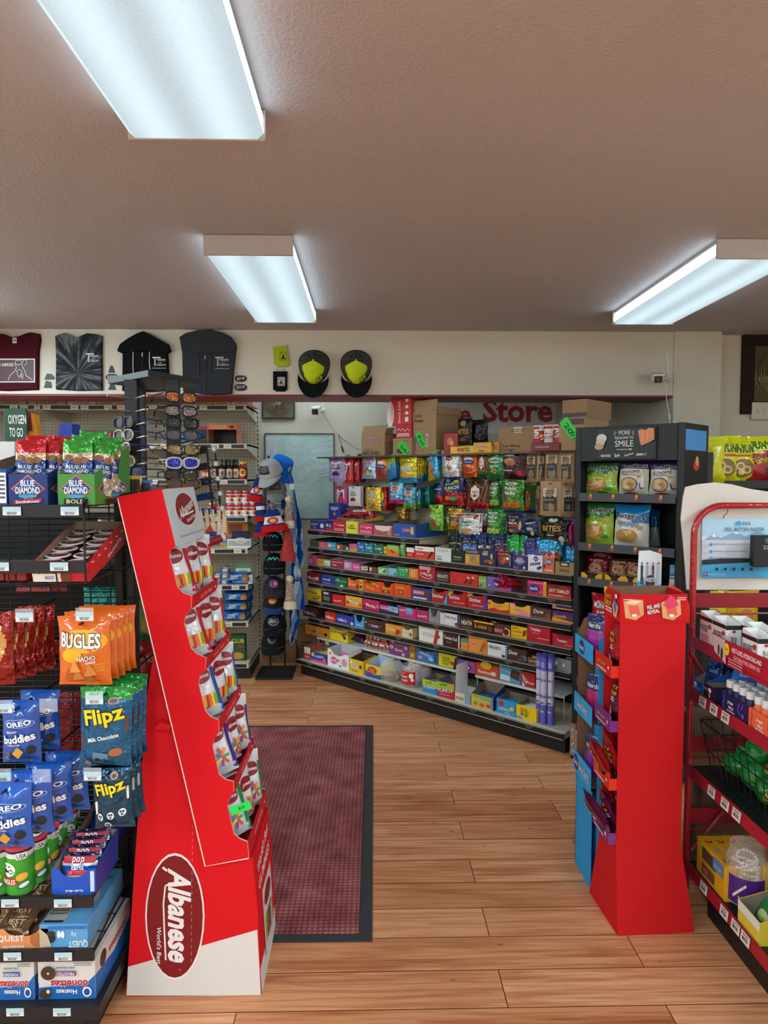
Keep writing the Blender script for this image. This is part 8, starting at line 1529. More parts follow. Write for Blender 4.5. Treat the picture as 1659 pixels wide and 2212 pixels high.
 # lower shelves: chip cans, pastry trays, bar cartons, donut boxes
cc=chip_can('',.0345,.125,'4a9a2c','c8404c',['3f9a2c','3f9a2c','3f9a2c','d8d4d4','1c2444'],'green chip cans with red lids')
cn_=[(-2,1.80),(45,1.80),(74,1.845),(100,1.89),(120,1.94),(143,1.99),(27,1.87)]
nmc=['at the left edge','front and centre','just behind the front one','third in the diagonal row','fourth in the diagonal row','farthest back','behind at the left']
for k,(x,Y)in enumerate(cn_):
 c=cc if k==0 else copy_tree(cc);put(c,(LQ(x,Y,y=1900),Y,.4065),.3*(k-2),'green chip can with red moustache lid, '+nmc[k])
tr1,xp=lcarton(90,188,.068,.4075,'blue pastry carton of strawberry packs, front','1b50b8',[('r',.88,.1,.97,.9,'c8d4f0'),('t','pop-tarts',.52,.14,.4,.12,W_)],notch=.35,d=.16,hb=.09,side='1a3a90',inner='a08468')
tr2,xq=lcarton(150,226,.075,.4075,'blue pastry carton of packs, behind and right','1b50b8',[('t','pop-tarts',.5,.6,.6,.2,W_)],Y=LF+.19,d=.13,hb=.1,side='1a3a90',inner='a08468')
PT=[('r',.05,.7,.95,.9,'b82030'),('t','pop',.5,.78,.34,.2,W_,0,'1c4a9c'),('t','tarts',.5,.58,.34,.12,W_,0,'1c4a9c'),('r',.2,.34,.8,.5,'d02a34'),('r',.22,.08,.5,.36,'cfc4b8'),('r',.52,.1,.78,.36,'d8cec2'),('e',.32,.44,.06,.06,'e86a6a')]
for k in range(4):bag('pastry_pack',('front','second','third','fourth')[k]+' red white and blue pastry pack in the front blue carton','pastry pack',.098,.085,.026,[(.6,'1f5cc8/f'),(.75,'d8d8dc/f'),(1.1,'1a2040/f')],PT,(xp,LF+.035+.03*k,.412+.006*k),rot=(-.35,0,.05*k),hang=False,seed=k)
for k in range(3):bag('pastry_pack',('lower','middle','upper')[k]+' plain blue pastry pack in the rear blue carton','pastry pack',.09,.08,.026,'1c50b4/f',[('t','pop',.5,.6,.4,.2,'c8d0e8'),('t','tarts',.5,.36,.4,.14,'c8d0e8')],(xq,LF+.21+.03*k,.42+.018*k),rot=(-.9,0,0),hang=False,seed=k+9)
lcarton(-40,80,.052,.2635,'orange bar carton with curved cut-out and white lettering','d88a58',[('t','QUEST',.3,.5,.5,.36,W_),('e',.78,.45,.13,.36,'a8683c'),('t','cookies',.35,.14,.4,.14,W_)],notch=.4,d=.24,hb=.07,side='c88a60',inner='9a7050')
for k in range(4):bag('snack_bar',('nearest','second','third','farthest')[k]+' brown foil bar lying in the orange carton','bar',.11,.045,.02,'8a6440/f',[('t','QUEST',.5,.6,.7,.4,'c8a888'),('s',.6,.22,.5,.2,'a88a6a',1)],(LQ(24,LF+.06,y=2000),LF+.04+.045*k,.280+.004*k),rot=(-1.05,0,0),hang=False,seed=k+30)
a,b=LQ(84,LF+.012,y=2000),LQ(189,LF+.012,y=2000)
m=cartonmb(b-a,.062,.062,.26,'5b9ccc',[('t','QUEST',.8,.18,.4,.34,W_,180),('t','21g',.72,.6,.1,.2,W_,180),('e',.25,.45,.09,.22,'22242a'),('e',.25,.65,.09,.12,'30323a'),('p',[(.02,.9),(.18,.6),(.26,.1),(.02,.05)],'b8ac90'),('e',.42,.62,.04,.16,'d8e8f0'),('e',.5,.62,.04,.16,'d8e8f0'),('r',.2,.86,1,.98,'2c6ab0')],lid=True)
deco(m,lambda u,v,e:Vector((-(b-a)/2+u*(b-a),v*.26,.062+e)),b-a,.26,[('r',.05,.04,.47,.9,'a8a4a0'),('s',.26,.5,.36,.7,'4a4a4c',14),('r',.06,.03,.46,.06,'1c2440'),('t','GOODNESS',.74,.8,.36,.04,'1c2a4a',180),('e',.7,.42,.1,.05,'2a2c30'),('p',[(.72,.56),(.8,.6),(.92,.4),(.84,.36)],'b4a48c')]);tag(m.build('bar_box',None,((a+b)/2,LF+.012,.2635)),'pale blue closed bar box with cookie picture, turned upside down','box')
DON=lambda pw_,pc:[('r',0,.42,1,1,'d4cfca'),('p',[(0,0),(1,0),(1,.62),(.86,.42),(.55,.36),(0,.3)],'1c62ac'),('t','donettes',.55,.4,.66,.2,'b02438',180,W_,0,.03),('t','Hostess',.5,.2,.36,.13,W_,180,'1c3c8a',0,.02),('t',pw_,.5,.7,.3,.09,W_,180),('e',.86,.2,.08,.13,W_),('e',.86,.2,.055,.09,'1c4a9a'),('t','mini donuts',.5,.84,.32,.06,'5a5654',180),('s',.8,.93,.3,.1,'7a7674',2)]+pc
for xl,xr,lab,dd in((-20,74,'left white and blue donut box lying upside down at the edge',DON('POWDERED',[('r',.32,.64,.7,.76,'2c4c9c'),('t','POWDERED',.5,.7,.34,.08,W_,180)])),(83,206,'white and blue frosted donut box lying upside down, bottom deck',DON('',[('r',.34,.64,.68,.76,'7a3a80'),('t','FROSTED',.5,.7,.3,.08,W_,180),('e',.2,.72,.13,.18,'4a3028'),('e',.2,.72,.02,.03,'d8c8b8'),('e',.14,.2,.1,.13,'3a2a22'),('e',.2,.26,.03,.05,'e0c890')]))):
 a,b=LQ(xl,LF+.02,y=2120),LQ(xr,LF+.02,y=2120);m=cartonmb(b-a,.105,.105,.27,'d4cfca',dd,lid=True)
 deco(m,lambda u,v,e:Vector(((b-a)/2+e,.0+u*.27,v*.105)),.27,.105,[('p',[(0,0),(1,0),(1,.5),(.5,.35),(0,.6)],'1c62ac'),('e',.2,.7,.08,.2,'4a3028'),('t','donettes',.6,.6,.5,.2,'b02438',180)]);tag(m.build('donut_box',None,((a+b)/2,LF+.02,.1185),.0),lab,'box')
 # goods seen through the grid, on the far side of the gondola
m=MB();[m.bbox(X0+.02,LBk+.05,z,LX-.02,LBk+.35,z+.012,'1a1b1e',.002)for z in()]
for k,(x,y,w_,h_,c,lb_)in enumerate(((205,1290,.07,.07,'38b8b8/f','teal topped pouch'),(228,1290,.06,.07,'38b8b8/f','second teal topped pouch'),(252,1290,.06,.07,'38b8b8/f','third teal topped pouch'),(150,1560,.09,.2,'8a1820/f','dark red foil pouch'),(158,1620,.09,.14,'8a1820/f','lower dark red foil pouch'),(160,1740,.12,.16,'3a3634/f','dark grey pouch'),(100,1400,.1,.05,'a83a20/f','rust coloured pouch'),(90,1270,.16,.03,'b05060/f','long pinkish packet'),(175,1800,.1,.06,'a85a24/f','amber packet'),(235,1175,.05,.1,'b89858/f','pale gold pouch'),(262,1175,.05,.1,'b89858/f','second pale gold pouch'),(232,1135,.06,.05,'d8d0b8/f','cream packet'))):
 q=P(x,y,Y=LBk+.1);bag('hanging_pouch',lb_+' seen through the black wire grid','pouch',w_,h_,.03,c,[],(q.x,LBk+.1,q.z+h_/2),.1,seed=k+90)
for k,(x,y,w_,h_,c,dd,lb_)in enumerate(((326,1330,.09,.17,'3a7a34/g',[('t','HOT',.5,.75,.7,.2,'c8201c',50,'1a1a1a'),('e',.5,.35,.35,.2,'b88a3a')],'green hot snack bag hanging on the gondola end behind the red display'),(326,1425,.1,.13,'a82028/g',[('t','RED',.6,.6,.4,.2,W_,20)],'dark red bag hanging on the gondola end behind the red display'),(322,1520,.09,.12,'9a1c28/f',[('r',.2,.3,.8,.6,'c8b8b8')],'lower dark red foil bag behind the red display'))):
 q=P(x,y,Y=2.29);bag('snack_bag',lb_,'snack bag',w_,h_,.04,c,dd,(q.x,2.29,q.z+h_/2),.2,seed=k+130)
q=P(448,1128,Y=2.5);t=at0('clip_display','clear tray of cream wooden clips beside the red display header','display tray',448,1160,2.5)
m=MB();m.box(-.055,0,0,.055,.06,.004,'c8b088');m.box(-.055,-.002,0,.055,0,.05,CLEAR);deco(m,lambda a,b,e:Vector((-.055+a*.11,-.002-e,b*.05)),.11,.05,[('p',[(.4,.3),(.6,.9),(.75,.3)],'d83a2a'),('r',.5,.05,.8,.4,'2a4a8a'),('r',.2,.3,.4,.7,'e0c83a')]);m.build('tray',t)
for k in range(7):m=MB();m.T=Matrix.Translation((-.06+.018*k,.02+.005*(k%2),0))@Matrix.Rotation(-.25+.05*k,4,'Y');m.prism([(0,0),(.014,0),(.012,.09),(.008,.10),(.006,.07),(.002,.10),(0,.09)],0,.012,'d8c29c');m.build('wooden_clip',t)
m=MB();m.tube([P(428,1182,Y=2.45),P(488,1158,Y=2.5)],.014,'8a1c30',10);m.tube([P(479,1162,Y=2.485),P(486,1159,Y=2.49)],.0146,'d8c8c4',10);root_mesh('poster_tube',m,'dark red tube with pale ticket sticking out beside the clip tray','tube')
# ================================================================ red fruit gummy display (right) and the blue one behind it
JF=2.2;JX0=P(1331,1828,Y=JF).x;JX1=P(1482,1345,Y=JF).x;JB=JF+.15;JR='c4161b/p';KI='7c5a44/p'
f0,f1,f2=P(1334,2022,z=0),P(1500,2014,z=0),P(1273,1927,z=0);zf=P(1331,1828,Y=JF).z;zh=P(1331,1344,Y=JF).z;zt_=P(1331,1284,Y=JF).z
t=thing('gummy_tower','plain red cardboard candy tower with flared foot and PEEL AND REVEAL header','cardboard display',(JX0,JF,0))
m=WM(t);b4=Vector((f1.x,f2.y,0));tp=[Vector((JX0,JF,zf)),Vector((JX1,JF,zf)),Vector((JX1,JB,zf)),Vector((JX0,JB,zf))]
m.add([f0,f1,b4,f2]+tp,[(0,1,5,4),(1,2,6,5),(2,3,7,6),(3,0,4,7),(4,5,6,7),(3,2,1,0)],JR);m.build('flared_foot',t)
m=WM(t);m.box(JX0,JF,zf,JX1,JF+.004,zh,JR);m.box(JX1-.004,JF+.004,zf,JX1,JB,zh,JR);m.box(JX0,JB-.004,zf,JX1-.004,JB,zt_,JR);m.build('column',t)
m=WM(t);m.box(JX0-.002,JF-.003,zh,JX1+.002,JF+.001,zt_,JR);m.box(JX0-.002,JF+.001,zh,JX0+.002,JB,zt_+.004,JR);m.box(JX0+.002,JF+.001,zh+.002,JX1,JF+.003,zt_-.002,KI);m.box(JX1-.002,JF+.001,zh,JX1+.002,JB,zt_,JR);m.box(JX0+.002,JB-.008,zh,JX1-.002,JB-.005,zt_+.004,KI)
W3=JX1-JX0;H3=zt_-zh
CUBE=lambda x,c:[('p',[(x-.16,.70),(x-.06,.84),(x+.13,.8),(x+.15,.28),(x+.03,.08),(x-.13,.16)],'d8a06c'),('p',[(x-.09,.6),(x+.06,.6),(x+.1,.26),(x-.05,.22)],c),('p',[(x-.14,.68),(x-.05,.8),(x+.11,.77),(x+.02,.64)],'f0cfa0'),('e',x,.25,.04,.05,'f4e8d8')]
deco(m,lambda a,b,e:Vector((JX0+a*W3,JF-.003-e,zh+b*H3)),W3,H3,CUBE(.20,'e05a50')+CUBE(.76,'e05a50')+[('p',[(.64,.62),(.68,.85),(.74,.99),(.82,.85),(.86,.62),(.76,.5)],'d83a62'),('t','PEEL AND',.48,.58,.2,.14,'f4efe8',12,'1a1214'),('t','REVEAL',.48,.40,.18,.14,'f4efe8',12,'1a1214'),('s',.08,.8,.12,.14,'e8c8c0',2),('s',.9,.86,.13,.14,'e8c8c0',2)])
deco(m,lambda a,b,e:Vector((JX0-.002-e,JB-a*(JB-JF),zh+b*(H3+.004))),.15,H3,[('p',[(0,1),(.2,1),(0,.7)],'e8c824'),('t','JUICY',.3,.68,.4,.18,'e8d024',0,'1a1214'),('t','DROP',.3,.48,.4,.18,'e8d024',0,'1a1214'),('s',.35,.26,.4,.2,W_,2),('p',[(.6,.5),(.75,.7),(.95,.5),(.85,.1),(.68,.12)],'e0b080'),('p',[(.68,.45),(.76,.85),(.86,.45),(.78,.2)],'3a78c0'),('e',.84,.85,.07,.08,'f0e0dc')]);m.build('header_box',t)
ac=P(1440,1345,Y=JB+.01);m=WM(t);r_=(P(1487,1345,Y=JB+.01).x-ac.x)
m.prism([(ac.x-.03,ac.z),(ac.x+r_,ac.z)]+[(ac.x+r_*math.cos(q*PI/20),ac.z+.04+.09*math.sin(q*PI/20))for q in range(1,10)]+[(ac.x-.03,ac.z+.13)],JB+.001,JB+.006,'d8301c/p',side='e8d8cc');m.build('arch_card',t)
for k,(ya,yb_,c,bc)in enumerate(((1435,1466,'d8281f/p','b8202a/f'),(1554,1583,'7a2f82/p','6e1a40/f'),(1679,1709,'d8361f/p','b8202a/f'),(1797,1826,'7a3a78/p','7c1e52/f'))):
 za,zb=P(1328,ya,Y=JF).z,P(1328,yb_,Y=JF).z;x0=JX0-.026;H4=za-zb
 m=WM(t);m.box(x0,JF+.004,zb,x0+.003,JB+.01,za+.01,c);m.box(x0+.003,JF+.004,zb,JX0+.002,JF+.008,za-.008,c);m.box(x0+.003,JF+.008,zb,JX1-.006,JB-.004,zb+.003,KI)
 deco(m,lambda a,b,e:Vector((x0-e,JB+.01-a*.156,zb+b*H4)),.156,H4,[('t','JUICY DROP',.42,.6,.5,.3,'e8d024',0,'1a1214'),('s',.45,.22,.6,.2,W_,1),('e',.88,.62,.07,.2,'e8303a'),('e',.88,.62,.04,.1,W_)]);m.build('tray',t)
 o0=None
 for q in range(3):
  if o0 is None:o0=bagmb(.10,.16,.035,lambda a,b:bc if b>.3 or a<.2 else '3a1014/f',[('t','JUICY',.5,.78,.6,.09,'e8d024',0,'1a1214'),('t','DROP',.5,.66,.6,.09,'e8d024',0,'1a1214'),('s',.5,.52,.5,.1,W_,2),('e',.5,.25,.2,.12,'d8a070'),('e',.5,.28,.1,.1,('3a78c0','c83a6a')[k%2])],seed=k+5,hang=False).build('candy_bag',None,smooth=True);o=o0
  else:o=o0.copy();COL.objects.link(o)
  ln=(.06,.15,-.5,-.6)[k]+.15*(q if k>1 else 0)
  put(o,(x0+.035+.035*q,JF+.072+.006*(q-1),zb+.006),rot=(-ln,0,-PI/2+.15*(q-1)))
  tag(o,f'{("front", "middle", "rear")[q]} {"red" if k % 2 == 0 else "purple"} foil gummy bag in tray {("one", "two", "three", "four")[k]} from the top of the red tower','candy bag','foil gummy bags in the red tower')
  # blue display
BY0,BY1,BX0,BX1=2.42,2.60,.80,1.10;BLU='2f92cc/p'
t=thing('candy_tower','light blue cardboard candy tower standing directly behind the red tower','cardboard display',(BX0,BY0,0));zq=P(1266,1325,Y=BY1).z
m=WM(t);m.prism([(BX0,0),(BX1,0),(BX1,zq),(BX0+.06,zq),(BX0+.02,zq-.02),(BX0,zq-.07)],BY1-.004,BY1,KI);m.prism([(BX0+.02,0),(BX1,0),(BX1,zq),(BX0+.06,zq),(BX0+.02,zq-.07)],BY0,BY0+.004,BLU);m.box(BX1-.004,BY0+.004,0,BX1,BY1-.004,zq,BLU);m.box(BX0+.05,BY0+.004,0,BX0+.053,BY1-.05,zq-.1,BLU);m.box(BX0,BY0,0,BX0+.004,BY1,P(1270,1690,Y=2.5).z,BLU);m.build('column',t)
for k,(y0,y1)in enumerate(((1367,1405),(1491,1530),(1616,1657))):
 za,zb=P(1261,y0,Y=BY1).z,P(1261,y1,Y=BY1).z;m=WM(t);m.box(BX0-.012,BY0-.02,zb,BX0-.008,BY1,za,'38a4e0/p');m.box(BX0-.008,BY0,zb,BX1-.004,BY1-.004,zb+.003,KI)
 nd=[('e',.42 if k!=2 else .18,.5,.16,.4,'26307c'),('t','Nerds',.42 if k!=2 else .18,.5,.24,.26,W_,0)];sw_=[('t','SweeTARTS',.5 if k==1 else .68,.5,.6,.34,W_,-4,'a01c4a')]
 deco(m,lambda a,b,e:Vector((BX0-.012-e,BY1-a*.2,zb+b*(za-zb))),.2,za-zb,(nd,sw_,nd+sw_)[k]);m.build('tray',t)
 bag('candy_bag',('pink and navy','magenta','violet')[k]+f' candy bag standing in the {("top", "middle", "lowest")[k]} tray of the blue tower','candy bag',.1,.15,.04,lambda a,b:('b03a9a/g','c02a6a/g','8a3a9a/g')[k]if b<.6 else '28306a/g',[('t','Nerds',.5,.75,.6,.12,W_)],(BX0+.035,BY0+.09,zb+.004),rot=(-.1,0,-PI/2+.5),hang=False,seed=k)
ca,cb_=P(1376,1275,Y=2.5),P(1430,1190,Y=2.5)
m=WM(t);m.prism([(ca.x,ca.z-.03),(cb_.x,ca.z-.03),(cb_.x,cb_.z-.012),((ca.x+cb_.x)/2,cb_.z+.002),(ca.x+.005,cb_.z),(ca.x+.002,ca.z+.05)],2.5,2.504,'dfe2e4')
wq,hq=cb_.x-ca.x,cb_.z-ca.z+.03
FIG=lambda x,c:[('e',x,.74,.035,.03,'8a6048'),('p',[(x-.05,.7),(x+.05,.7),(x+.04,.5),(x-.04,.5)],c),('p',[(x-.04,.5),(x+.04,.5),(x+.06,.3),(x+.02,.3),(x,.42),(x-.03,.3),(x-.06,.3)],c)]
deco(m,lambda a,b,e:Vector((ca.x+a*wq,2.5-e,ca.z-.03+b*hq)),wq,hq,[('p',[(0,0),(1,0),(1,.3),(.5,.24),(0,.38)],'3aa4dc')]+FIG(.18,'2a2c34')+FIG(.4,'9aa0a8')+FIG(.62,'5a3034')+FIG(.84,'b8bcc8')+[('e',.5,.36,.2,.14,'24305c'),('t','SWEETER',.5,.4,.5,.09,W_,0,'24305c'),('e',.5,.24,.16,.09,'7a1c2a')]);m.build('header_card',t)
# ================================================================ red metal rack (right edge)
RKX=1.12;RY0,RY1=1.0,2.36;RF=2.42;CR_='9c1822'
t=thing('metal_rack','red tubular metal rack with white backing board at the right edge','display rack',(RKX,RF,0))
xa_=P(1491,1500,Y=RF).x;za_=P(1560,1092,Y=RF).z;RR=.10
m=WM(t);m.tube([(xa_,RF,0),(xa_,RF,za_-RR)]+[(xa_+RR-RR*math.cos(q*PI/16),RF,za_-RR+RR*math.sin(q*PI/16))for q in range(1,9)]+[(2.0,RF,za_),(2.0,RF,0)],.0115,'a81c26/g',12)
for y in(1150,1208):q=P(1494,y,Y=RF-.012);m.ellipsoid(tuple(q),(.003,.002,.003),'1a0c0c',8,5)
m.build('tube_frame',t,smooth=True)
m=WM(t);m.prism([AQ.x and(AQ.x,AQ.z)for AQ in[P(x,y,Y=RF+.03)for x,y in((1484,1274),(1477,1180),(1471,1120),(1476,1075),(1481,1052),(1490,1050),(1506,1046),(1545,1042),(1580,1046),(1620,1056),(1660,1062),(1720,1070),(1720,1274))]],RF+.03,RF+.036,'d0c6bc/p');m.build('backing_board',t)
for ya,yb_ in((1281,1311),(1589,1620),(1741,1774)):
 za,zb=P(1520,ya,Y=RF+.02).z,P(1520,yb_,Y=RF+.02).z;m=WM(t);m.bbox(xa_+.012,RF+.0,zb,1.99,RF+.02,za,'8e1822',.002);m.tube([(xa_,RF,zb-.02),(1.99,RF,zb-.02)],.004,'8e1822',6);m.build('cross_rail',t)
for a,b in(((1490,1408),(1524,1462)),((1493,1836),(1562,1752))):m=WM(t);m.tube([P(*a,Y=RF-.014),P(*b,Y=RF-.006)],.007,'a01a24',6);m.build('brace',t)
m=WM(t);m.bbox(RKX+.03,RY0,0,RKX+.5,RY1-.1,.085,'0f0f11',.004);m.build('kick_base',t)
ZZ=[.742,.470,.127]
for k,z in enumerate(ZZ+[.925]):
 m=WM(t);m.box(RKX+.004,RY0,z-.004,RKX+.48,RY1,z+.010,'15191a');s=m.build('shelf',t)
 m=WM(t);m.T=Matrix.Translation(-Vector(t.location));m.prism([(RKX-.006,z-.018),(RKX+.004,z-.018),(RKX+.004,z+.018),(RKX+.0,z+.018)],RY0,RY1,'9e1a28');m.build('price_rail',s)
def rticket(z,Y,lab):
 m=MB();F_=lambda a,b,e:Vector((RKX-.0075+.004*b-e,Y+.024-a*.048,z-.016+b*.032));deco(m,F_,.048,.032,[('r',0,0,1,1,'d8d0c8')]);deco(m,F_,.048,.032,[('b',.5,.42,.6,.36),('s',.5,.82,.7,.2,'4a4644',1)],layer=1);root_mesh('price_ticket',m,lab,'price ticket')
for z,xs_,r_ in((ZZ[0],((1519,1513),(1543,1531),(1568,1553)),'under the blue and navy trays'),(ZZ[1],((1538,1712),(1567,1740),(1592,1762)),'under the black wire basket'),(ZZ[2],((1521,1922),(1565,1975),(1590,2000),(1611,2030)),'under the yellow boxes')):
 for k,(x,y)in enumerate(xs_):rticket(z,P(x,y,X=RKX-.004).y,('first','second','third','fourth')[k]+' barcode ticket from the far end, '+r_)
 # poster
pa,pb=P(1514,1248,Y=RF+.022),P(1720,1120,Y=RF+.022);pw3,ph3=pb.x-pa.x,pb.z-pa.z
po=thing('poster','blue and white FEEL BETTER FASTER poster hanging inside the red frame','poster',(pa.x,RF+.022,pa.z))
m=MB();m.box(0,0,0,pw3,.001,ph3,'d4dde4')
SC=.7
deco(m,lambda a,b,e:Vector((a*pw3,-e,b*ph3)),pw3,ph3,[('r',0,.7,1,1,'a8c8dc'),('p',[(0,.62),(.12,.74),(.2,.68),(.36,.78),(.46,.7),(.58,.8),(.7,.72),(.85,.8),(1,.7),(1,.5),(0,.5)],'8aa0b8'),('p',[(.1,.7),(.12,.74),(.16,.69)],W_),('p',[(.33,.75),(.36,.78),(.4,.74)],W_),('r',.0,.32,.54,.64,'c0c4ce'),('p',[(0,.2),(0,.3),(.2,.33),(1,.33),(1,.2)],'22262a'),('p',[(0,0),(1,0),(1,.3),(.5,.26),(.25,.24),(0,.22)],'3f98c4'),
 ('t','zaca',.46,.92,.09,.05,'3a4a58',0,None,0,0),('e',.38,.92,.026,.04,'3a98c8'),('t','FEEL BETTER FASTER',.44,.82,.42,.06,'2a323a',0,None,0,0),('t','REHYDRATE - feel best, combat dehydration',.325,.57,.42,.026,'3a3e44',0,None,0,0),('t','REPLENISH - performance, endurance',.29,.45,.36,.026,'3a3e44',0,None,0,0),('t','RECOVER - altitude, travel, hangover, exercise',.335,.34,.44,.026,'3a3e44',0,None,0,0),('t','Colorado owned company',.16,.06,.18,.022,'d0e4f0',0,None,0,0),('e',.045,.07,.022,.03,'24305c'),('r',.027,.06,.063,.08,W_),('e',.047,.07,.009,.014,'c8303a'),
 ('p',[(.9,1),(1,1),(1,.8),(.92,.85),(.86,.93)],'3a98c0')]+[d for y in(.57,.45,.34)for d in(('r',.06,y-.012,.095,y+.012,'4a8ab0'),('r',.07,y-.03,.085,y+.03,'4a8ab0'))]+[('p',[(x-.012,.13),(x+.012,.13),(x+.018,.17),(x+.004,.19),(x-.014,.165)],'16222c')for x in(.14,.23,.32,.41,.5)])
m.build('printed_sheet',po);m=MB();q=P(1573,1108,Y=RF)-po.location;m.tube([(q.x,-.022,q.z+.02),(q.x-.004,-.022,q.z),(q.x-.012,-.012,q.z-.014),(q.x-.004,-.002,q.z-.02)],.0016,'a8303a',5);m.build('hook',po)
m=MB();m.bbox(0,0,0,.12,.03,.11,'16181c',.003);deco(m,lambda a,b,e:Vector((a*.12,-e,b*.11)),.12,.11,[('e',.4,.84,.1,.09,'3a5a6a'),('t','zaca',.45,.62,.4,.12,'8a8e94')]);q=P(1628,1225,Y=RF-.05);tag(m.build('drink_mix_box',None,(q.x,q.y,q.z)),'black drink mix box on hooks in front of the poster, right edge','box')
# top shelf: banner and white drink mix boxes
zb=.905;m=MB();y1=P(1545,1350,X=RKX-.012).y;FB=lambda a,b,e:Vector((RKX-.012-e,y1-a*.8,zb+b*.086))
m.prism([(y1,zb+.03),(y1+.02,zb+.086),(y1-.05,zb+.082),(y1-.8,zb+.082),(y1-.8,zb)],RKX-.012,RKX-.009,'b01c30',axis='x')
deco(m,FB,.8,.086,[('p',[(-.02,.98),(.08,.94),(.09,.1),(.0,.36)],'c8b8b4'),('e',.035,.5,.007,.2,'3a2c2c'),('e',.06,.4,.008,.24,'3a2c2c'),('e',.10,.66,.018,.22,'e8d824'),('t','NEW',.10,.66,.022,.1,'b01c30',0,None,0,0),('t','NEXT-LEVEL HYDRATING AND',.24,.74,.2,.17,W_),('t','OXYGENATING DRINK MIX',.245,.5,.18,.15,'e8b8b8'),('s',.17,.28,.1,.3,'d89aa0',3)]);root_mesh('banner',m,'crimson NEXT-LEVEL HYDRATING banner along the top shelf of the red rack','sign')
for k,(Y,X,dz)in enumerate(((2.265,1.15,0),(2.178,1.15,0),(2.17,1.205,.0),(2.08,1.205,0),(2.0,1.15,0))):
 m=cartonmb(.05,.09,.105,.082,'dcdad6',[('r',.0,.84,1,1,'1c1c1e'),('t','BOOST',.5,.42,.66,.2,'1c1c1e',90),('e',.5,.78,.12,.05,'b8242c')],'e4e2de')
 deco(m,lambda a,b,e:Vector((-.025-e,.082-a*.082,b*.09)),.082,.09,[('r',0,.86,1,1,'1c1c1e'),('t','BOOST',.42,.62,.66,.16,'1c1c1e'),('t','OXYGEN',.42,.5,.5,.08,'1c1c1e'),('e',.86,.7,.09,.09,'b8242c'),('s',.5,.25,.6,.26,'c8404a',3)])
 tag(m.build('drink_mix_box',None,(X,Y-.041,.9355)),('farthest','second','inner second','inner nearer','nearest')[k]+' white BOOST oxygen drink mix box on the red rack top shelf','box')
 # second shelf: blue tray, navy tray, bottle trays
def rtray(Y,L_,h,col,lab,ds,name='display_tray',back=0,d=.12,z=None):
 m=cartonmb(L_-.003,h,h+back,d,col,ds,'8a7a6c',side=col);return tag(m.build(name,None,(RKX+.008,Y,(ZZ[0]if z is None else z)+.0105),-PI/2),lab,'tray')
rtray(2.32,.075,.04,'1c5aa4','curved blue tray of silver packets at the far end of the red rack',[('e',.3,.7,.14,.2,W_),('s',.5,.4,.7,.3,'a0c0e8',2)],back=.05)
for k in range(4):bag('packet',('front','second','third','rear')[k]+' dark blue packet standing in the curved blue tray','packet',.06,.1,.012,'16407c/f',[('s',.5,.7,.5,.1,'8ab0d8',2),('e',.5,.3,.25,.1,'2a62b0')],(RKX+.05+.022*k,2.315,.757),rot=(-.3,0,-PI/2+.5),hang=False,seed=k)
rtray(2.245,.065,.05,'2a1c3a','small dark plum tray with white flower print on the red rack',[('e',.6,.7,.1,.14,W_),('e',.75,.7,.1,.14,W_),('p',[(.6,.5),(.72,.6),(.8,.3),(.68,.2)],'e8a83a'),('s',.25,.7,.4,.2,'c8a0c0',2)])
m=MB();m.prism([(0,0),(.10,.0),(.13,.145),(.035,.135)],0,.004,'1c5cb8');deco(m,lambda a,b,e:Vector((a*.1+b*.03,-e,b*.14)),.1,.14,[('s',.55,.85,.6,.16,'c8dcf4',3),('t','Drink',.4,.16,.4,.08,W_)]);tag(m.build('display_card',None,(RKX+.012,2.165,ZZ[0]+.0105),-.5),'tilted bright blue card between the plum tray and navy bottle tray','card')
WIG=lambda c:[('l',[(.1,.9),(.14,.6),(.08,.4),(.14,.15)],.006,c),('l',[(.72,.85),(.66,.5),(.76,.3)],.006,c),('e',.86,.3,.05,.14,c),('l',[(.88,.9),(.8,.6)],.006,c)]
def bottles(Yc,L_,nx_,ny_,c1,c2,cap_,lab,glab):
 rtray(Yc,L_,.06,c1,lab,WIG(c2)+[('t','proper',.42,.6,.22,.18,W_),('t','WILD',.44,.38,.2,.16,W_),('s',.44,.2,.3,.1,W_,1)],d=.13)
 b0=thing('shot_bottle','','bottle');m=MB();m.lathe([(.001,0),(.0155,0),(.017,.004),(.017,.052),(.014,.066),(.010,.074),(.010,.078),(.001,.078)],c1,16);F_=lambda a,b,e:Vector(((.0172+e)*math.sin((a-.5)*2.4),-(.0172+e)*math.cos((a-.5)*2.4),.006+b*.046));deco(m,F_,.041,.046,WIG(c2)+[('s',.5,.5,.4,.3,W_,3)]);m.build('bottle_body',b0,smooth=True)
 m=MB();m.lathe([(.0145,.072),(.0148,.092),(.013,.0945),(.001,.0945)],'d8d8d8',20);m.build('cap',b0,smooth=True)
 pl_=[((RKX+.03+.037*j,Yc+(i-(nx_-1)/2)*.038,ZZ[0]+.0135),-1.0+.2*i)for i in range(nx_)for j in range(ny_)]
 multi(b0,pl_,[f'{glab}, place {("one", "two", "three", "four")[i]} along, {("front", "middle", "rear")[j]} file' for i in range(nx_-1,-1,-1)for j in range(ny_)],glab+' group')
bottles(2.085,.155,4,3,'1e2150','5a50b8',0,'navy and violet proper wild bottle tray on the red rack','navy shot bottle with white cap in the navy tray')
bottles(1.925,.155,4,3,'e86a3c','c8452a',0,'orange proper wild bottle tray at the right edge of the red rack','orange shot bottle with white cap in the orange tray')
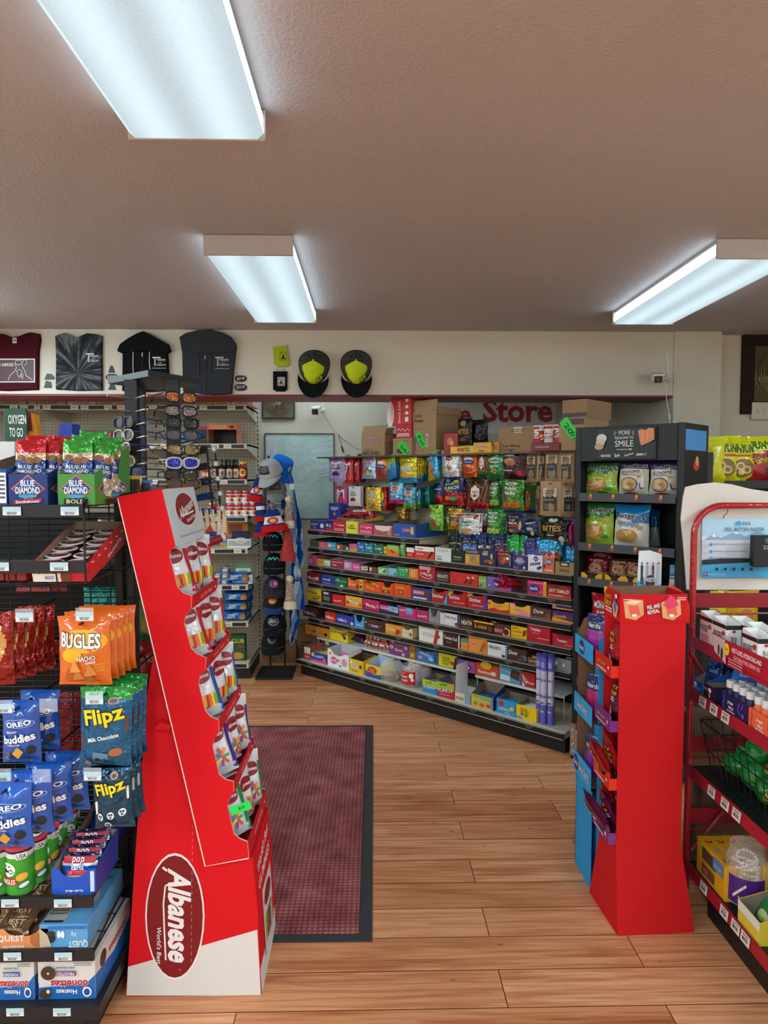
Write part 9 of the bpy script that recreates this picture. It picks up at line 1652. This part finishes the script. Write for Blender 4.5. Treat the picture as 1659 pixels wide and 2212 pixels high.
m=MB();m.box(0,0,0,.2,.004,.15,'1e2150');deco(m,lambda a,b,e:Vector((a*.2,-e,b*.15)),.2,.15,[('t','CLEAN',.25,.5,.34,.12,W_),('e',.2,.15,.06,.08,'5a50b8'),('e',.1,.8,.05,.1,'5a50b8'),('l',[(.5,.9),(.44,.7),(.54,.5)],.01,'5a50b8')]);tag(m.build('display_card',None,(RKX+.16,2.13,ZZ[0]+.0105),-.6),'navy CLEAN header card standing behind the bottle trays','card')
# third shelf: wire basket with green bags
zk=ZZ[1]+.0105;t=thing('wire_basket','black wire basket holding green fruit shaped bags on the red rack','basket',(RKX+.03,1.88,zk));m=MB();bw,bl,bh=.30,.46,.17
for q in range(9):k=q/8;m.tube([(.03+k*(bw-.06),.03,.003),(k*bw,-.0,bh)],.0018,'1a1818',5);m.tube([(.03+k*(bw-.06),bl-.03,.003),(k*bw,bl,bh)],.0018,'1a1818',5);m.tube([(.03+k*(bw-.06),.03,.003),(.03+k*(bw-.06),bl-.03,.003)],.0018,'1a1818',5)
for q in range(12):k=q/11;m.tube([(.03,.03+k*(bl-.06),.003),(0,k*bl,bh)],.0018,'1a1818',5);m.tube([(bw-.03,.03+k*(bl-.06),.003),(bw,k*bl,bh)],.0018,'1a1818',5)
for k in(0,.4,.7,1):a=.03*(1-k);m.tube([(a,a,.003+k*(bh-.003)),(bw-a,a,.003+k*(bh-.003)),(bw-a,bl-a,.003+k*(bh-.003)),(a,bl-a,.003+k*(bh-.003))],.0022 if k<1 else .003,'1a1818',5,closed=True)
m.build('wire_body',t)
for k,(x,y,z,c)in enumerate(((.09,.37,.05,'1f8a3c'),(.17,.34,.06,'1c8038'),(.10,.28,.045,'239446'),(.19,.25,.07,'1f8a3c'),(.09,.19,.045,'1c8038'),(.13,.33,.11,'239446'),(.08,.10,.05,'c8b83a'),(.18,.12,.05,'a8b83a'))):
 m=MB();m.ellipsoid((0,0,0),(.048,.05,.04),c+'/g',14,10,lambda p:1+.07*math.sin(7*p.x+k)*math.sin(6*p.y));m.lathe([(.001,.06),(.012,.055),(.006,.036)],c+'/g',8);deco(m,lambda a,b,e:Vector((-.0485-e,.02-.03*a,-.01+.02*b)),.03,.02,[('e',.5,.5,.4,.4,'d8c83a')]);tag(m.build('fruit_bag',None,tuple(Vector((RKX+.03+x,1.88+y,zk+z))),rot=(.5*k,.3*k,k),smooth=True),('crumpled green bag in the wire basket, pile of six','yellow green bag in the wire basket near end')[c[0]in 'ca'],'candy bag',('green bags in the wire basket','yellow green bags in the wire basket')[c[0]in 'ca'])
 # lowest shelf: yellow boxes, jar, carton
ys=P(1503,1880,X=RKX+.012).y
yb0=None
for k in range(9):
 if k==0:
  m=MB();m.bbox(0,-.038,0,.19,0,.118,'e0a41a',.0015)
  deco(m,lambda a,b,e:Vector((.19-a*.19,e,b*.118)),.19,.118,[]);deco(m,lambda a,b,e:Vector((a*.19,-.038-e,b*.118)),.19,.118,[('r',.2,.52,.7,.88,'5a4030'),('r',.2,.12,.66,.4,'6a4236'),('e',.35,.25,.1,.08,'c05a50'),('p',[(.62,.95),(.95,.95),(.95,.6),(.62,.6)],'5a86c0'),('t','Ice Cream',.78,.75,.24,.08,W_),('t','Biscuits',.45,.46,.4,.07,'b02a20')])
  deco(m,lambda a,b,e:Vector((-e,-a*.038,b*.118)),.038,.118,[('r',.1,.05,.9,.2,'e8c83a'),('s',.5,.6,.7,.4,'a86a1a',5)])
  deco(m,lambda a,b,e:Vector((.19-a*.19,-.038+b*.038,.118+e)),.19,.038,[('r',.12,.3,.22,.75,'2a3c50'),('r',.135,.4,.205,.65,'c8d0d8'),('t','Cones',.45,.5,.22,.5,'b02a20',0,W_),('e',.78,.5,.07,.3,'b02a20'),('e',.8,.5,.04,.2,'e0b020')]);yb0=m.build('dessert_box',None);o=yb0
 else:o=yb0.copy();COL.objects.link(o)
 put(o,(RKX+.052+.0395*k,ys-.002*(k%2),ZZ[2]+.0105),-PI/2);tag(o,f'yellow window box number {("one", "two", "three", "four", "five", "six", "seven", "eight", "nine")[k]} from the aisle, lowest shelf of the red rack','box','yellow window boxes in a row')
t=thing('candy_jar','large clear jar of candy necklaces with purple label, lowest shelf','jar',(RKX+.085,2.125,ZZ[2]+.0105))
o=yb0;m=MB();m.lathe([(.001,.002),(.05,.002),(.06,.01),(.06,.14),(.05,.17),(.052,.188),(.001,.189)],CLEAR,24);m.build('jar_body',t,smooth=True)
m=MB();F_=lambda a,b,e:Vector((-(.0605+e)*math.cos((a-.5)*2.6+.8),-(.0605+e)*math.sin((a-.5)*2.6+.8),.015+b*.085));m.grid(lambda a,b:F_(a,b,0),18,3,'4c1f78');deco(m,F_,.15,.075,[('r',.06,.55,.24,.95,W_),('b',.15,.75,.14,.28),('t','NECKLACES',.72,.25,.5,.2,'e8c8b0'),('r',.06,.1,.24,.4,'d8d0d0')]+[('e',.38+.03*q,.3+.07*q,.02,.06,('e8b0c0','c8e0e8','e8e0a0')[q%3])for q in range(8)]);m.build('label',t)
nk=None;rr=random.Random(4)
for k in range(14):
 if nk is None:
  m=MB()
  for q in range(20):a=2*PI*q/20;m.ellipsoid((.03*math.cos(a),.03*math.sin(a),0),(.0045,.0045,.004),('e8b8c4','c4e0e4','ece4b0','f0e8e4')[q%4],6,4)
  nk=m.build('candy_necklace',None,smooth=True);o=nk
 else:o=nk.copy();COL.objects.link(o)
 put(o,tuple(t.location+Vector((rr.uniform(-.01,.01),rr.uniform(-.01,.01),.03+.0085*k))),rot=(rr.uniform(-.5,.5),rr.uniform(-.5,.5),k));tag(o,'pastel bead candy necklace inside the clear purple labelled jar','candy','candy necklaces in the jar')
rtray(1.97,.12,.07,'d8c03a','yellow and white open carton with green bags, lower right corner',[('r',0,.6,1,1,'dcdad4')],d=.16,z=ZZ[2],back=.04)
for k in range(3):bag('candy_bag',('front','middle','rear')[k]+' green candy bag in the yellow carton at the lower right corner','candy bag',.1,.08,.03,'1f7a3a/g',[('e',.5,.5,.25,.2,'b8d08a')],(RKX+.05+.03*k,1.98,ZZ[2]+.016),rot=(-.5,0,-PI/2),hang=False,seed=k)
m=MB();m.bbox(0,0,0,.3,.1,.2,'6a5644/p',.003);deco(m,lambda a,b,e:Vector((a*.3,-e,b*.2)),.3,.2,[('t','Cookies',.5,.6,.4,.2,'2a2018')]);cb0=m.build('cardboard_box')
for k,(x,y,z)in enumerate(((1.22,2.5,0),(1.24,2.5,.2005),(1.2,2.52,.401),(1.53,2.5,0),(1.56,2.5,.2005))):o=cb0 if not k else cb0.copy();k and COL.objects.link(o);o.location=(x,y,z);tag(o,('lowest','middle','topmost','lower right','upper right')[k]+' brown carton stacked in the dark behind the red rack','cardboard box')
for o in list(bpy.data.objects):
 if o.type=='FONT':bpy.data.objects.remove(o)
